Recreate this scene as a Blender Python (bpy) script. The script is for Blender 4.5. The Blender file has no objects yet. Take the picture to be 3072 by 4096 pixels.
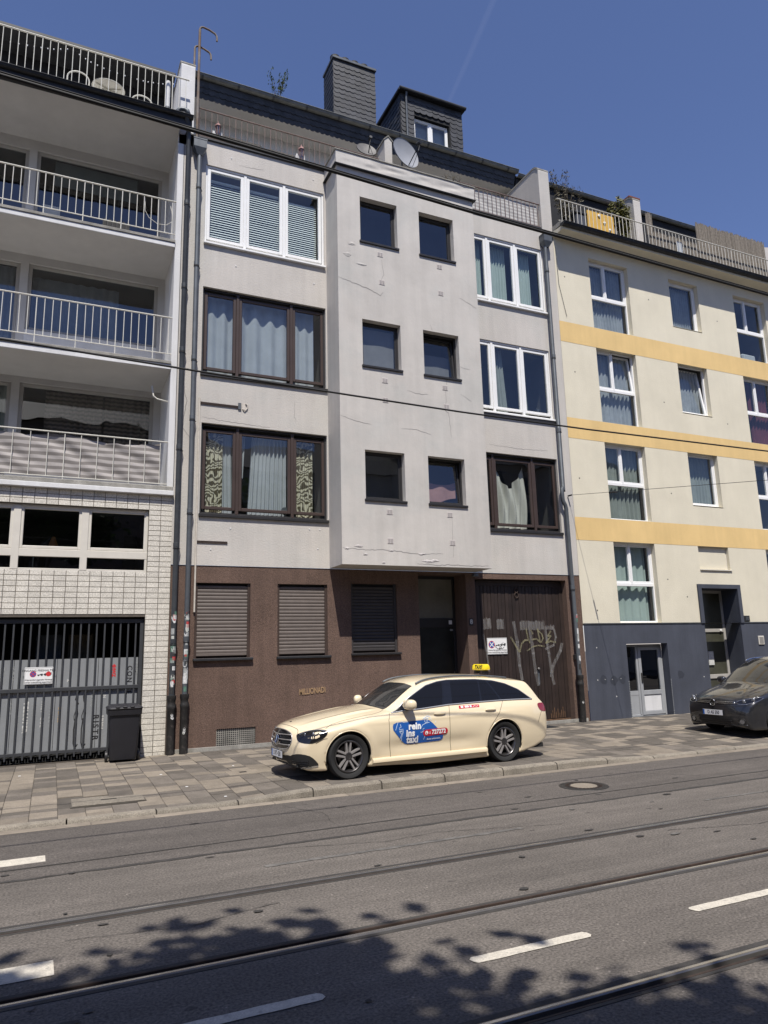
import bpy, bmesh, math, random
import numpy as np
from mathutils import Vector, Matrix

random.seed(7)
scn = bpy.context.scene
col = scn.collection

# ------------------------------------------------------------------ camera, sky, sun, exposure
YAW, PITCH, ROLL = math.radians(24.780), math.radians(11.164), math.radians(-1.488)
CAM = Vector((0.0, 0.0, 2.0))
fwd = Vector((math.sin(YAW)*math.cos(PITCH), math.cos(YAW)*math.cos(PITCH), math.sin(PITCH)))
rgt = Vector((math.cos(YAW), -math.sin(YAW), 0.0))
upv = rgt.cross(fwd)
r2 = rgt*math.cos(ROLL) + upv*math.sin(ROLL)
u2 = -rgt*math.sin(ROLL) + upv*math.cos(ROLL)
cd = bpy.data.cameras.new('camera')
cd.sensor_fit = 'HORIZONTAL'; cd.sensor_width = 24.0; cd.lens = 24.0*2861.8/3072.0
cd.clip_end = 3000; cd.clip_start = 0.05
cam = bpy.data.objects.new('camera', cd); col.objects.link(cam)
mm = Matrix((r2, u2, -fwd)).transposed().to_4x4(); mm.translation = CAM
cam.matrix_world = mm
scn.camera = cam

SUN_DIR = Vector((0.23, 0.80, -1.54)).normalized()          # direction the light travels
w = bpy.data.worlds.new('World'); scn.world = w; w.use_nodes = True
nt = w.node_tree
for n in list(nt.nodes): nt.nodes.remove(n)
sky = nt.nodes.new('ShaderNodeTexSky'); sky.sky_type = 'NISHITA'; sky.sun_disc = False
sky.sun_elevation = math.asin(-SUN_DIR.z)
sky.sun_rotation = math.atan2(-SUN_DIR.x, -SUN_DIR.y)
sky.altitude = 100; sky.air_density = 1.0; sky.dust_density = 0.35; sky.ozone_density = 5.5
bg = nt.nodes.new('ShaderNodeBackground'); bg.inputs['Strength'].default_value = 0.074
wo = nt.nodes.new('ShaderNodeOutputWorld')
tint = nt.nodes.new('ShaderNodeVectorMath'); tint.operation = 'MULTIPLY'; tint.inputs[1].default_value = (1.10, .98, 1.11)   # white balance of the phone
nt.links.new(sky.outputs[0], tint.inputs[0]); nt.links.new(tint.outputs[0], bg.inputs[0]); nt.links.new(bg.outputs[0], wo.inputs[0])
sl = bpy.data.lights.new('sun', 'SUN'); sl.energy = 4.0; sl.angle = math.radians(0.53); sl.color = (1.0, 0.95, 0.875)
so = bpy.data.objects.new('sun', sl); col.objects.link(so)
so.rotation_euler = SUN_DIR.to_track_quat('-Z', 'Y').to_euler(); so.location = (-10, -30, 60)
scn.view_settings.view_transform = 'Standard'; scn.view_settings.look = 'None'
scn.view_settings.exposure = 0.70; scn.view_settings.gamma = 1.0; scn.view_settings.use_curve_mapping = False

# ------------------------------------------------------------------ helpers
def wloc(o):
    v = Vector((0, 0, 0))
    while o is not None:
        v = v + o.location; o = o.parent
    return v

def tag(o, label=None, cat=None, group=None, kind=None):
    if label: o['label'] = label
    if cat: o['category'] = cat
    if group: o['group'] = group
    if kind: o['kind'] = kind
    return o

def thing(name, label, cat, loc=(0, 0, 0), group=None, rz=0.0):
    o = bpy.data.objects.new(name, None); col.objects.link(o)
    o.empty_display_size = 0.2
    o.location = loc; o.rotation_euler = (0, 0, rz)
    return tag(o, label, cat, group)

def link(name, me, parent=None, loc=(0, 0, 0), rot=None):
    o = bpy.data.objects.new(name, me); col.objects.link(o)
    o.parent = parent; o.location = loc
    if rot: o.rotation_euler = rot
    return o

class MB:
    def __init__(s): s.v = []; s.f = []
    def add(s, vs, fs):
        k = len(s.v); s.v += [tuple(p) for p in vs]; s.f += [tuple(i+k for i in f) for f in fs]; return s
    def quad(s, a, b, c, d): return s.add([a, b, c, d], [(0, 1, 2, 3)])
    def box(s, x0, x1, y0, y1, z0, z1, c=0.0):
        if c <= 0:
            return s.add([(x0,y0,z0),(x1,y0,z0),(x1,y1,z0),(x0,y1,z0),(x0,y0,z1),(x1,y0,z1),(x1,y1,z1),(x0,y1,z1)],
                         [(0,3,2,1),(4,5,6,7),(0,1,5,4),(1,2,6,5),(2,3,7,6),(3,0,4,7)])
        c = min(c, abs(x1-x0)*.45, abs(y1-y0)*.45, abs(z1-z0)*.45)
        vs = []; idx = {}
        X = (x0, x1); Y = (y0, y1); Z = (z0, z1)
        for i in (0, 1):
            for j in (0, 1):
                for k in (0, 1):
                    sx, sy, sz = (1, -1)[i]*c, (1, -1)[j]*c, (1, -1)[k]*c
                    idx[i,j,k,0] = len(vs); vs.append((X[i], Y[j]+sy, Z[k]+sz))
                    idx[i,j,k,1] = len(vs); vs.append((X[i]+sx, Y[j], Z[k]+sz))
                    idx[i,j,k,2] = len(vs); vs.append((X[i]+sx, Y[j]+sy, Z[k]))
        fs = []
        for i in (0, 1):
            fs.append([idx[i,a,b,0] for a, b in ((0,0),(1,0),(1,1),(0,1))])
            fs.append([idx[a,i,b,1] for a, b in ((0,0),(1,0),(1,1),(0,1))])
            fs.append([idx[a,b,i,2] for a, b in ((0,0),(1,0),(1,1),(0,1))])
        for a in (0, 1):
            for b in (0, 1):
                fs.append([idx[a,b,0,0], idx[a,b,1,0], idx[a,b,1,1], idx[a,b,0,1]])
                fs.append([idx[a,0,b,0], idx[a,1,b,0], idx[a,1,b,2], idx[a,0,b,2]])
                fs.append([idx[0,a,b,1], idx[1,a,b,1], idx[1,a,b,2], idx[0,a,b,2]])
                for k in (0, 1): fs.append([idx[a,b,k,0], idx[a,b,k,1], idx[a,b,k,2]])
        return s.add(vs, fs)
    def tube(s, path, r, n=8, caps=True):
        P = [Vector(p) for p in path]; rings = []
        R = r if isinstance(r, (list, tuple)) else [r]*len(P)
        prev = None
        for i, p in enumerate(P):
            t = (P[min(i+1, len(P)-1)] - P[max(i-1, 0)]).normalized()
            if prev is None:
                a = Vector((0, 0, 1)) if abs(t.z) < .9 else Vector((1, 0, 0))
                u = t.cross(a).normalized()
            else:
                u = (prev - t*prev.dot(t))
                u = u.normalized() if u.length > 1e-6 else t.orthogonal().normalized()
            prev = u; v = t.cross(u)
            rings.append([p + (u*math.cos(2*math.pi*k/n) + v*math.sin(2*math.pi*k/n))*R[i] for k in range(n)])
        vs = [q for g in rings for q in g]; fs = []
        for i in range(len(P)-1):
            for k in range(n):
                fs.append((i*n+k, i*n+(k+1) % n, (i+1)*n+(k+1) % n, (i+1)*n+k))
        if caps:
            fs.append(tuple(range(n-1, -1, -1))); fs.append(tuple((len(P)-1)*n+k for k in range(n)))
        return s.add(vs, fs)
    def lathe(s, prof, c, axis='z', n=24, a0=0, a1=2*math.pi):
        full = abs(a1-a0-2*math.pi) < 1e-6; m = n if full else n+1
        vs = []
        for r, h in prof:
            for k in range(m):
                a = a0+(a1-a0)*k/n
                p, q = r*math.cos(a), r*math.sin(a)
                vs.append({'z': (c[0]+p, c[1]+q, c[2]+h), 'y': (c[0]+p, c[1]+h, c[2]+q), 'x': (c[0]+h, c[1]+p, c[2]+q)}[axis])
        fs = []
        for i in range(len(prof)-1):
            for k in range(n):
                k2 = (k+1) % m
                fs.append((i*m+k, i*m+k2, (i+1)*m+k2, (i+1)*m+k))
        return s.add(vs, fs)
    def prism(s, poly, axis, a, b):
        def P(p, h): return {'y': (p[0], h, p[1]), 'x': (h, p[0], p[1]), 'z': (p[0], p[1], h)}[axis]
        n = len(poly)
        return s.add([P(p, a) for p in poly]+[P(p, b) for p in poly],
                     [tuple(range(n)), tuple(range(2*n-1, n-1, -1))]+[(i, (i+1) % n, n+(i+1) % n, n+i) for i in range(n)])
    def grid(s, fn, nu, nv):
        vs = [fn(i/nu, j/nv) for j in range(nv+1) for i in range(nu+1)]
        fs = [(j*(nu+1)+i, j*(nu+1)+i+1, (j+1)*(nu+1)+i+1, (j+1)*(nu+1)+i) for j in range(nv) for i in range(nu)]
        return s.add(vs, fs)
    def mesh(s, name, mat, off=None, smooth=False, fixn=True):
        me = bpy.data.meshes.new(name)
        o = off or Vector((0, 0, 0))
        me.from_pydata([(x-o[0], y-o[1], z-o[2]) for x, y, z in s.v], [], s.f)
        if fixn:
            bm = bmesh.new(); bm.from_mesh(me); bmesh.ops.recalc_face_normals(bm, faces=bm.faces); bm.to_mesh(me); bm.free()
        if mat: me.materials.append(mat)
        if smooth: me.shade_smooth()
        return me
    def build(s, name, mat, parent=None, smooth=False, kind=None, local=False, sharp=None):
        me = s.mesh(name, mat, None if local else wloc(parent), smooth)
        if smooth and sharp: me.set_sharp_from_angle(angle=math.radians(sharp))
        o = link(name, me, parent)
        if kind: o['kind'] = kind
        return o

# ------------------------------------------------------------------ materials
def mat(name, c, rough=.75, metal=0.0, var=0.0, vs=1.5, bump=0.0, bs=40.0, rnd=0.0, streak=0.0, speck=0.0, ss=120.0,
        spec=.4, c2=None, c2s=1.0, c2t=.55, coat=0.0, trans=0.0):
    m = bpy.data.materials.new(name); m.use_nodes = True
    N = m.node_tree.nodes; L = m.node_tree.links
    b = N['Principled BSDF']
    b.inputs['Roughness'].default_value = rough; b.inputs['Metallic'].default_value = metal
    b.inputs['Specular IOR Level'].default_value = spec
    if coat: b.inputs['Coat Weight'].default_value = coat; b.inputs['Coat Roughness'].default_value = .03
    pos = N.new('ShaderNodeNewGeometry').outputs['Position']
    def noise(scale, detail=5, rough_=.6, vec=None):
        n = N.new('ShaderNodeTexNoise'); n.inputs['Scale'].default_value = scale; n.inputs['Detail'].default_value = detail
        n.inputs['Roughness'].default_value = rough_; L.new(vec or pos, n.inputs['Vector']); return n.outputs['Fac']
    def ramp(fac, a, b_, lo, hi):
        r = N.new('ShaderNodeMapRange'); L.new(fac, r.inputs[0])
        r.inputs[1].default_value = a; r.inputs[2].default_value = b_; r.inputs[3].default_value = lo; r.inputs[4].default_value = hi
        return r.outputs[0]
    rgb = N.new('ShaderNodeRGB'); rgb.outputs[0].default_value = (*c, 1); cur = rgb.outputs[0]
    def mul(cur, fac):
        x = N.new('ShaderNodeVectorMath'); x.operation = 'SCALE'; L.new(cur, x.inputs[0]); L.new(fac, x.inputs['Scale']); return x.outputs[0]
    if c2:
        mx = N.new('ShaderNodeMix'); mx.data_type = 'RGBA'; L.new(cur, mx.inputs['A']); mx.inputs['B'].default_value = (*c2, 1)
        L.new(ramp(noise(c2s, 6, .65), c2t-.08, c2t+.08, 0, 1), mx.inputs['Factor']); cur = mx.outputs['Result']
    if var: cur = mul(cur, ramp(noise(vs), .3, .7, 1-var, 1+var))
    if streak:
        mp = N.new('ShaderNodeMapping'); mp.inputs['Scale'].default_value = (3.2, 3.2, .22); L.new(pos, mp.inputs[0])
        cur = mul(cur, ramp(noise(1.6, 6, .65, mp.outputs[0]), .38, .72, 1+streak*.4, 1-streak))
    if speck: cur = mul(cur, ramp(noise(ss, 2, .5), .35, .65, 1-speck, 1+speck))
    if rnd:
        oi = N.new('ShaderNodeObjectInfo'); cur = mul(cur, ramp(oi.outputs['Random'], 0, 1, 1-rnd, 1+rnd))
    L.new(cur, b.inputs['Base Color'])
    if bump:
        bp = N.new('ShaderNodeBump'); bp.inputs['Strength'].default_value = bump; bp.inputs['Distance'].default_value = .02
        L.new(noise(bs, 4, .6), bp.inputs['Height']); L.new(bp.outputs[0], b.inputs['Normal'])
    if trans:
        tr = N.new('ShaderNodeBsdfTranslucent'); L.new(cur, tr.inputs[0])
        ms = N.new('ShaderNodeMixShader'); ms.inputs[0].default_value = trans
        L.new(b.outputs[0], ms.inputs[1]); L.new(tr.outputs[0], ms.inputs[2]); L.new(ms.outputs[0], N['Material Output'].inputs[0])
    return m

def glass_mat(name, tint=(.84, .88, .88), ior=1.55, wav=.02):
    m = bpy.data.materials.new(name); m.use_nodes = True
    N = m.node_tree.nodes; L = m.node_tree.links; N.remove(N['Principled BSDF'])
    tr = N.new('ShaderNodeBsdfTransparent'); tr.inputs[0].default_value = (*tint, 1)
    gl = N.new('ShaderNodeBsdfGlossy'); gl.inputs['Roughness'].default_value = .005; gl.inputs[0].default_value = (.9, .92, .95, 1)
    def mth(op, a, b=None):
        q = N.new('ShaderNodeMath'); q.operation = op
        for i, v in enumerate((a, b)):
            if v is None: continue
            if isinstance(v, (int, float)): q.inputs[i].default_value = v
            else: L.new(v, q.inputs[i])
        return q.outputs[0]
    f0 = 2*((ior-1)/(ior+1))**2                              # both faces of the sheet; the same from either side
    ge = N.new('ShaderNodeNewGeometry'); dt = N.new('ShaderNodeVectorMath'); dt.operation = 'DOT_PRODUCT'
    L.new(ge.outputs['Normal'], dt.inputs[0]); L.new(ge.outputs['Incoming'], dt.inputs[1])
    sch = mth('POWER', mth('SUBTRACT', 1.0, mth('ABSOLUTE', dt.outputs['Value'])), 5.0)
    fac = mth('ADD', mth('MULTIPLY', sch, 1-f0), f0)
    g = N.new('ShaderNodeNewGeometry')
    no = N.new('ShaderNodeTexNoise'); no.inputs['Scale'].default_value = 1.1; no.inputs['Detail'].default_value = 1; L.new(g.outputs['Position'], no.inputs['Vector'])
    bp = N.new('ShaderNodeBump'); bp.inputs['Strength'].default_value = wav; bp.inputs['Distance'].default_value = .3
    L.new(no.outputs['Fac'], bp.inputs['Height']); L.new(bp.outputs[0], gl.inputs['Normal'])
    ms = N.new('ShaderNodeMixShader'); L.new(fac, ms.inputs[0]); L.new(tr.outputs[0], ms.inputs[1]); L.new(gl.outputs[0], ms.inputs[2])
    L.new(ms.outputs[0], N['Material Output'].inputs[0])
    return m

def node_mat(name, fn):
    m = bpy.data.materials.new(name); m.use_nodes = True
    fn(m.node_tree.nodes, m.node_tree.links, m.node_tree.nodes['Principled BSDF']); return m

MT = {}
MT['stucco'] = mat('grey_pink_stucco', (.475,.447,.412), .9, var=.07, vs=.8, bump=.35, bs=28, streak=.07, speck=.05, ss=60, c2=(.45,.435,.405), c2s=.5)
MT['stucco_bay'] = mat('weathered_bay_stucco', (.480,.455,.422), .9, var=.08, vs=.9, bump=.22, bs=5, streak=.065, speck=.05, ss=60, c2=(.45,.438,.41), c2s=.7)
MT['brown'] = mat('brown_roughcast', (.128,.083,.064), .95, var=.17, vs=1.0, bump=.9, bs=90, streak=.16, speck=.28, ss=75)
MT['white_plaster'] = mat('white_plaster', (.60,.60,.60), .85, var=.07, vs=1.3, bump=.2, bs=30, streak=.10)
MT['soffit'] = mat('balcony_soffit_paint', (.50,.49,.475), .9, var=.06, vs=2, bump=.15, bs=40)
MT['tile'] = mat('speckled_cream_tile', (.56,.53,.47), .45, var=.10, vs=9, rnd=.07, speck=.20, ss=42, c2=(.40,.37,.31), c2s=26, c2t=.64, bump=.08, bs=40)
MT['grout'] = mat('dark_grout', (.10,.085,.07), .95, var=.2, vs=8)
MT['yellow_wall'] = mat('cream_render', (.62,.575,.455), .9, var=.06, vs=.9, bump=.3, bs=45, streak=.025, speck=.05, ss=90)
MT['yellow_band'] = mat('ochre_band_paint', (.66,.47,.21), .9, var=.06, vs=1.2, bump=.3, bs=45, streak=.05)
MT['plinth'] = mat('blue_grey_plinth_paint', (.052,.058,.076), .8, var=.12, vs=1.5, bump=.25, bs=45, streak=.15)
MT['white_frame'] = mat('white_window_plastic', (.74,.74,.73), .35, var=.03, vs=3)
MT['cream_frame'] = mat('cream_painted_frame', (.56,.53,.47), .5, var=.05, vs=4)
MT['grey_frame'] = mat('beige_grey_frame', (.36,.345,.32), .5, var=.05, vs=4)
MT['brown_frame'] = mat('dark_brown_frame', (.052,.036,.030), .45, var=.15, vs=4)
MT['black_frame'] = mat('anthracite_frame', (.022,.021,.022), .45, var=.1, vs=4)
MT['brown_mull'] = mat('brown_aluminium_mullion', (.050,.034,.029), .45, var=.12, vs=3)
MT['glass'] = glass_mat('window_glass')
MT['glass_dark'] = glass_mat('window_glass_tinted', (.50,.54,.56), 1.6, .015)
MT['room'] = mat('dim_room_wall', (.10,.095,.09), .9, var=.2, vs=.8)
MT['zinc'] = mat('grey_zinc', (.105,.115,.125), .5, .35, var=.16, vs=5, streak=.2)
MT['zinc_dark'] = mat('dark_zinc_pipe', (.055,.06,.065), .5, .3, var=.2, vs=5, streak=.2)
MT['gutter'] = mat('weathered_gutter', (.028,.029,.032), .55, .3, var=.3, vs=4)
MT['gutter_roof'] = mat('grey_green_roof_gutter', (.15,.155,.15), .55, .2, var=.25, vs=4)
MT['iron'] = mat('cast_iron_black', (.022,.021,.02), .6, .2, var=.3, vs=9, c2=(.07,.06,.055), c2s=14, c2t=.62)
MT['slate'] = mat('slate_shingle', (.026,.028,.034), .6, var=.2, vs=8, rnd=.35, bump=.3, bs=30, spec=.5)
MT['slate_back'] = mat('slate_underlay', (.012,.013,.015), .9)
MT['rail_white'] = mat('cream_white_railing', (.60,.585,.52), .5, var=.08, vs=6)
MT['rail_rust'] = mat('rusty_railing', (.17,.12,.105), .7, var=.3, vs=9)
MT['concrete'] = mat('weathered_concrete', (.26,.25,.225), .95, var=.25, vs=3, bump=.4, bs=30, speck=.15, streak=.2)
MT['shutter'] = mat('brown_grey_shutter_slat', (.125,.104,.092), .55, var=.1, vs=5, rnd=.05)
MT['shutter_dark'] = mat('dark_shutter_slat', (.040,.036,.036), .5, var=.1, vs=5, rnd=.05)
MT['black'] = mat('matt_black', (.012,.012,.012), .7)
def asphalt(c):
    def fn(N, L, b):
        g = N.new('ShaderNodeNewGeometry').outputs['Position']
        def mapped(sc): m = N.new('ShaderNodeMapping'); m.inputs['Scale'].default_value = sc; L.new(g, m.inputs[0]); return m.outputs[0]
        def noise(vec, scale, det, a, b_, lo, hi):
            n = N.new('ShaderNodeTexNoise'); n.inputs['Scale'].default_value = scale; n.inputs['Detail'].default_value = det; n.inputs['Roughness'].default_value = .62; L.new(vec, n.inputs['Vector'])
            r = N.new('ShaderNodeMapRange'); L.new(n.outputs['Fac'], r.inputs[0])
            for i, v in enumerate((a, b_, lo, hi)): r.inputs[i+1].default_value = v
            return r.outputs[0], n.outputs['Fac']
        def voro(vec, scale, a, b_, lo, hi):
            n = N.new('ShaderNodeTexVoronoi'); n.inputs['Scale'].default_value = scale; L.new(vec, n.inputs['Vector'])
            r = N.new('ShaderNodeMapRange'); L.new(n.outputs['Distance'], r.inputs[0])
            for i, v in enumerate((a, b_, lo, hi)): r.inputs[i+1].default_value = v
            return r.outputs[0]
        rgb = N.new('ShaderNodeRGB'); rgb.outputs[0].default_value = (*c, 1); cur = rgb.outputs[0]
        grain, gfac = noise(g, 48, 4, .3, .7, .48, 1.52)
        facs = [noise(mapped((.22, 3.0, 1)), 1.0, 6, .32, .68, .84, 1.16)[0],      # tyre lanes along the street
                noise(g, .55, 5, .3, .7, .86, 1.14)[0], noise(g, 6.0, 4, .3, .7, .92, 1.08)[0], grain,
                voro(mapped((1, 1.8, 1)), 1.3, .035, .075, .58, 1.0), voro(mapped((.8, 1.6, 1)), 3.1, .025, .05, .70, 1.0),     # oil and gum spots
                voro(g, 7.0, .035, .075, 2.1, 1.0)]                                  # pale aggregate
        for f in facs:
            x = N.new('ShaderNodeVectorMath'); x.operation = 'SCALE'; L.new(cur, x.inputs[0]); L.new(f, x.inputs['Scale']); cur = x.outputs[0]
        L.new(cur, b.inputs['Base Color']); b.inputs['Roughness'].default_value = .88; b.inputs['Specular IOR Level'].default_value = .35
        bp = N.new('ShaderNodeBump'); bp.inputs['Strength'].default_value = .30; bp.inputs['Distance'].default_value = .01; L.new(gfac, bp.inputs['Height']); L.new(bp.outputs[0], b.inputs['Normal'])
    return fn
MT['asphalt'] = node_mat('asphalt', asphalt((.104,.092,.081)))
MT['asphalt2'] = node_mat('asphalt_patch', asphalt((.084,.074,.066)))
MT['bitumen'] = mat('bitumen_joint', (.040,.037,.034), .8, var=.25, vs=5, bump=.3, bs=60)
MT['steel'] = mat('worn_rail_steel', (.20,.19,.18), .36, .7, var=.15, vs=6)
MT['steel_bright'] = mat('polished_rail_steel', (.55,.54,.53), .22, .9, var=.2, vs=3)
MT['rust_steel'] = mat('rusty_rail_groove', (.050,.034,.027), .8, .3, var=.3, vs=12)
MT['paint_line'] = mat('road_paint', (.46,.425,.36), .85, var=.12, vs=9, c2=(.30,.28,.25), c2s=16, c2t=.63, speck=.12, ss=90)
MT['paint_worn'] = mat('worn_road_paint', (.125,.118,.108), .9, var=.2, vs=5, c2=(.08,.075,.07), c2s=7, c2t=.5)
MT['slab_dark'] = mat('paving_slab_grey', (.115,.100,.084), .92, var=.2, vs=4, rnd=.22, bump=.35, bs=60, speck=.2, ss=80)
MT['slab_light'] = mat('paving_slab_beige', (.185,.158,.125), .92, var=.16, vs=4, rnd=.16, bump=.35, bs=60, speck=.16, ss=80)
MT['slab_base'] = mat('paving_joint_sand', (.075,.066,.056), .95, var=.25, vs=6)
MT['kerb'] = mat('granite_kerb', (.19,.168,.136), .9, var=.2, vs=5, rnd=.10, bump=.4, bs=50, speck=.25, ss=70)
MT['gutter_stone'] = mat('beige_gutter_setts', (.20,.17,.135), .92, var=.2, vs=4, rnd=.15, bump=.3, bs=50)
MT['white_sheer'] = mat('sheer_curtain', (.50,.53,.555), .9, var=.08, vs=3, trans=.3)
MT['green_sheer'] = mat('pale_green_curtain', (.52,.62,.58), .9, var=.05, vs=3, trans=.3)
MT['grey_sheer'] = mat('grey_net_curtain', (.42,.45,.48), .9, var=.12, vs=5, trans=.3)
MT['dark_curtain'] = mat('grey_green_curtain', (.30,.33,.31), .9, var=.1, vs=3, trans=.2)
MT['satin'] = mat('pale_satin_cloth', (.50,.49,.44), .5, var=.08, vs=2, trans=.1)
MT['blind'] = mat('venetian_blind_slat', (.66,.72,.72), .5)
MT['sign_white'] = mat('sign_white', (.72,.72,.71), .4, var=.04, vs=6)
MT['ink'] = mat('black_ink', (.02,.02,.022), .6)
MT['ink_soft'] = mat('faded_black_ink', (.06,.058,.06), .7)
MT['red'] = mat('red_paint', (.50,.03,.035), .5)
MT['blue'] = mat('blue_paint', (.03,.09,.32), .5)
MT['chalk'] = mat('white_marker', (.50,.50,.48), .8, var=.2, vs=20)
MT['chalk_dim'] = mat('faded_white_marker', (.26,.27,.27), .8, var=.25, vs=20)
MT['ochre_ink'] = mat('ochre_marker', (.42,.30,.16), .8, var=.2, vs=20)
MT['gate_panel'] = mat('grey_gate_sheet', (.215,.225,.235), .55, var=.10, vs=1.6, streak=.12, speck=.05)
MT['gate_bar'] = mat('anthracite_gate_bar', (.040,.042,.046), .5, var=.15, vs=5)

def damask(N, L, b):
    g = N.new('ShaderNodeNewGeometry')
    mp = N.new('ShaderNodeMapping'); mp.inputs['Scale'].default_value = (3.2, .6, 2.6); L.new(g.outputs['Position'], mp.inputs[0])
    nz = N.new('ShaderNodeTexNoise'); nz.inputs['Scale'].default_value = 1.6; nz.inputs['Detail'].default_value = 1.5; L.new(mp.outputs[0], nz.inputs['Vector'])
    mx = N.new('ShaderNodeVectorMath'); mx.operation = 'MULTIPLY_ADD'; L.new(nz.outputs['Color'], mx.inputs[0]); mx.inputs[1].default_value = (1.3,1.3,1.3); L.new(mp.outputs[0], mx.inputs[2])
    wv = N.new('ShaderNodeTexWave'); wv.wave_type = 'RINGS'; wv.inputs['Scale'].default_value = 1.3; wv.inputs['Distortion'].default_value = 5; wv.inputs['Detail'].default_value = 1.2
    L.new(mx.outputs[0], wv.inputs['Vector'])
    cr = N.new('ShaderNodeValToRGB'); cr.color_ramp.elements[0].position = .45; cr.color_ramp.elements[1].position = .55
    cr.color_ramp.elements[0].color = (.075,.06,.035,1); cr.color_ramp.elements[1].color = (.52,.49,.38,1)
    L.new(wv.outputs['Fac'], cr.inputs[0]); L.new(cr.outputs[0], b.inputs['Base Color']); b.inputs['Roughness'].default_value = .7
MT['damask'] = node_mat('brown_cream_damask', damask)

def striped(c1, c2, scale, axis):
    def fn(N, L, b):
        g = N.new('ShaderNodeNewGeometry'); wv = N.new('ShaderNodeTexWave'); wv.bands_direction = axis; wv.inputs['Scale'].default_value = scale
        wv.inputs['Distortion'].default_value = 1.2; wv.inputs['Detail'].default_value = 2; L.new(g.outputs['Position'], wv.inputs['Vector'])
        cr = N.new('ShaderNodeValToRGB'); cr.color_ramp.elements[0].position = .35; cr.color_ramp.elements[1].position = .65
        cr.color_ramp.elements[0].color = (*c1, 1); cr.color_ramp.elements[1].color = (*c2, 1)
        L.new(wv.outputs['Fac'], cr.inputs[0]); L.new(cr.outputs[0], b.inputs['Base Color']); b.inputs['Roughness'].default_value = .85
    return fn
MT['screen_cloth'] = node_mat('striped_balcony_cloth', striped((.17,.155,.145), (.36,.335,.32), 2.3, 'Z'))
MT['screen_cloth2'] = node_mat('pale_balcony_cloth', striped((.30,.29,.28), (.46,.45,.43), 3.0, 'Z'))
MT['brown_curtain'] = node_mat('brown_striped_curtain', striped((.05,.04,.033), (.15,.12,.10), 3.1, 'Z'))

def text_mesh(body, size, bold=0.0, spacing=1.0, shear=0.0):
    cu = bpy.data.curves.new('txt', 'FONT'); cu.body = body; cu.size = size; cu.align_x = 'CENTER'; cu.align_y = 'CENTER'
    cu.offset = bold; cu.space_character = spacing; cu.shear = shear; cu.resolution_u = 3
    o = bpy.data.objects.new('txt', cu); col.objects.link(o)
    dg = bpy.context.evaluated_depsgraph_get(); dg.update()
    me = bpy.data.meshes.new_from_object(o.evaluated_get(dg))
    vs = [tuple(v.co) for v in me.vertices]; fs = [tuple(p.vertices) for p in me.polygons]
    bpy.data.objects.remove(o); bpy.data.curves.remove(cu); bpy.data.meshes.remove(me)
    return vs, fs

def wall_text(name, body, size, x, z, y, m, parent, bold=0.0, spacing=1.0, rot=0.0, shear=0.0, sx=1.0):
    vs, fs = text_mesh(body, size, bold, spacing, shear); c, s_ = math.cos(rot), math.sin(rot)
    mb = MB(); mb.add([(x+(p[0]*sx)*c-p[1]*s_, y, z+(p[0]*sx)*s_+p[1]*c) for p in vs], fs)
    return mb.build(name, m, parent)

def stroke(mb, pts, wd, y):
    # flat painted stroke in the x-z plane
    n = len(pts)
    for i in range(n-1):
        (x0, z0), (x1, z1) = pts[i], pts[i+1]
        dx, dz = x1-x0, z1-z0; l = math.hypot(dx, dz) or 1e-6
        nx, nz = -dz/l*wd/2, dx/l*wd/2; ex, ez = dx/l*wd*.3, dz/l*wd*.3
        yy = y - .0003*(i % 3)
        mb.quad((x0+nx-ex, yy, z0+nz-ez), (x0-nx-ex, yy, z0-nz-ez), (x1-nx+ex, yy, z1-nz+ez), (x1+nx+ex, yy, z1+nz+ez))
def arc(cx, cz, rx, rz, a0, a1, n=8):
    return [(cx+rx*math.cos(math.radians(a0+(a1-a0)*i/n)), cz+rz*math.sin(math.radians(a0+(a1-a0)*i/n))) for i in range(n+1)]

def wall_holes(mb, x0, x1, z0, z1, y, holes, depth=.14):
    xs = sorted({x0, x1, *[h[0] for h in holes], *[h[1] for h in holes]}); zs = sorted({z0, z1, *[h[2] for h in holes], *[h[3] for h in holes]})
    xs = [x for x in xs if x0 <= x <= x1]; zs = [z for z in zs if z0 <= z <= z1]
    for i in range(len(xs)-1):
        for j in range(len(zs)-1):
            cx, cz = (xs[i]+xs[i+1])/2, (zs[j]+zs[j+1])/2
            if any(h[0] < cx < h[1] and h[2] < cz < h[3] for h in holes): continue
            mb.quad((xs[i], y, zs[j]), (xs[i+1], y, zs[j]), (xs[i+1], y, zs[j+1]), (xs[i], y, zs[j+1]))
    for h in holes:
        a, b, c, d = h[:4]; dd = h[4] if len(h) > 4 else depth
        mb.quad((a, y, c), (a, y+dd, c), (a, y+dd, d), (a, y, d)); mb.quad((b, y, c), (b, y, d), (b, y+dd, d), (b, y+dd, c))
        mb.quad((a, y, c), (b, y, c), (b, y+dd, c), (a, y+dd, c)); mb.quad((a, y, d), (a, y+dd, d), (b, y+dd, d), (b, y, d))
    return mb

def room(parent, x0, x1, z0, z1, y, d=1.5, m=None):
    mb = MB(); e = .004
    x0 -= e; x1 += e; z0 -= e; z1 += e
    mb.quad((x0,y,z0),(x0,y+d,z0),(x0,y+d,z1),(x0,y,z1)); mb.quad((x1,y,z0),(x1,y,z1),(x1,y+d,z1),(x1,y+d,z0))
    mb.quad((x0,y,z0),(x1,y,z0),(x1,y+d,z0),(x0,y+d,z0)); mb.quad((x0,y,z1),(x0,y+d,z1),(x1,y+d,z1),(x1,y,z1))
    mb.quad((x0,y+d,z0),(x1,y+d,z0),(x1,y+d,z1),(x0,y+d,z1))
    return mb.build('room', m or MT['room'], parent)

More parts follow.
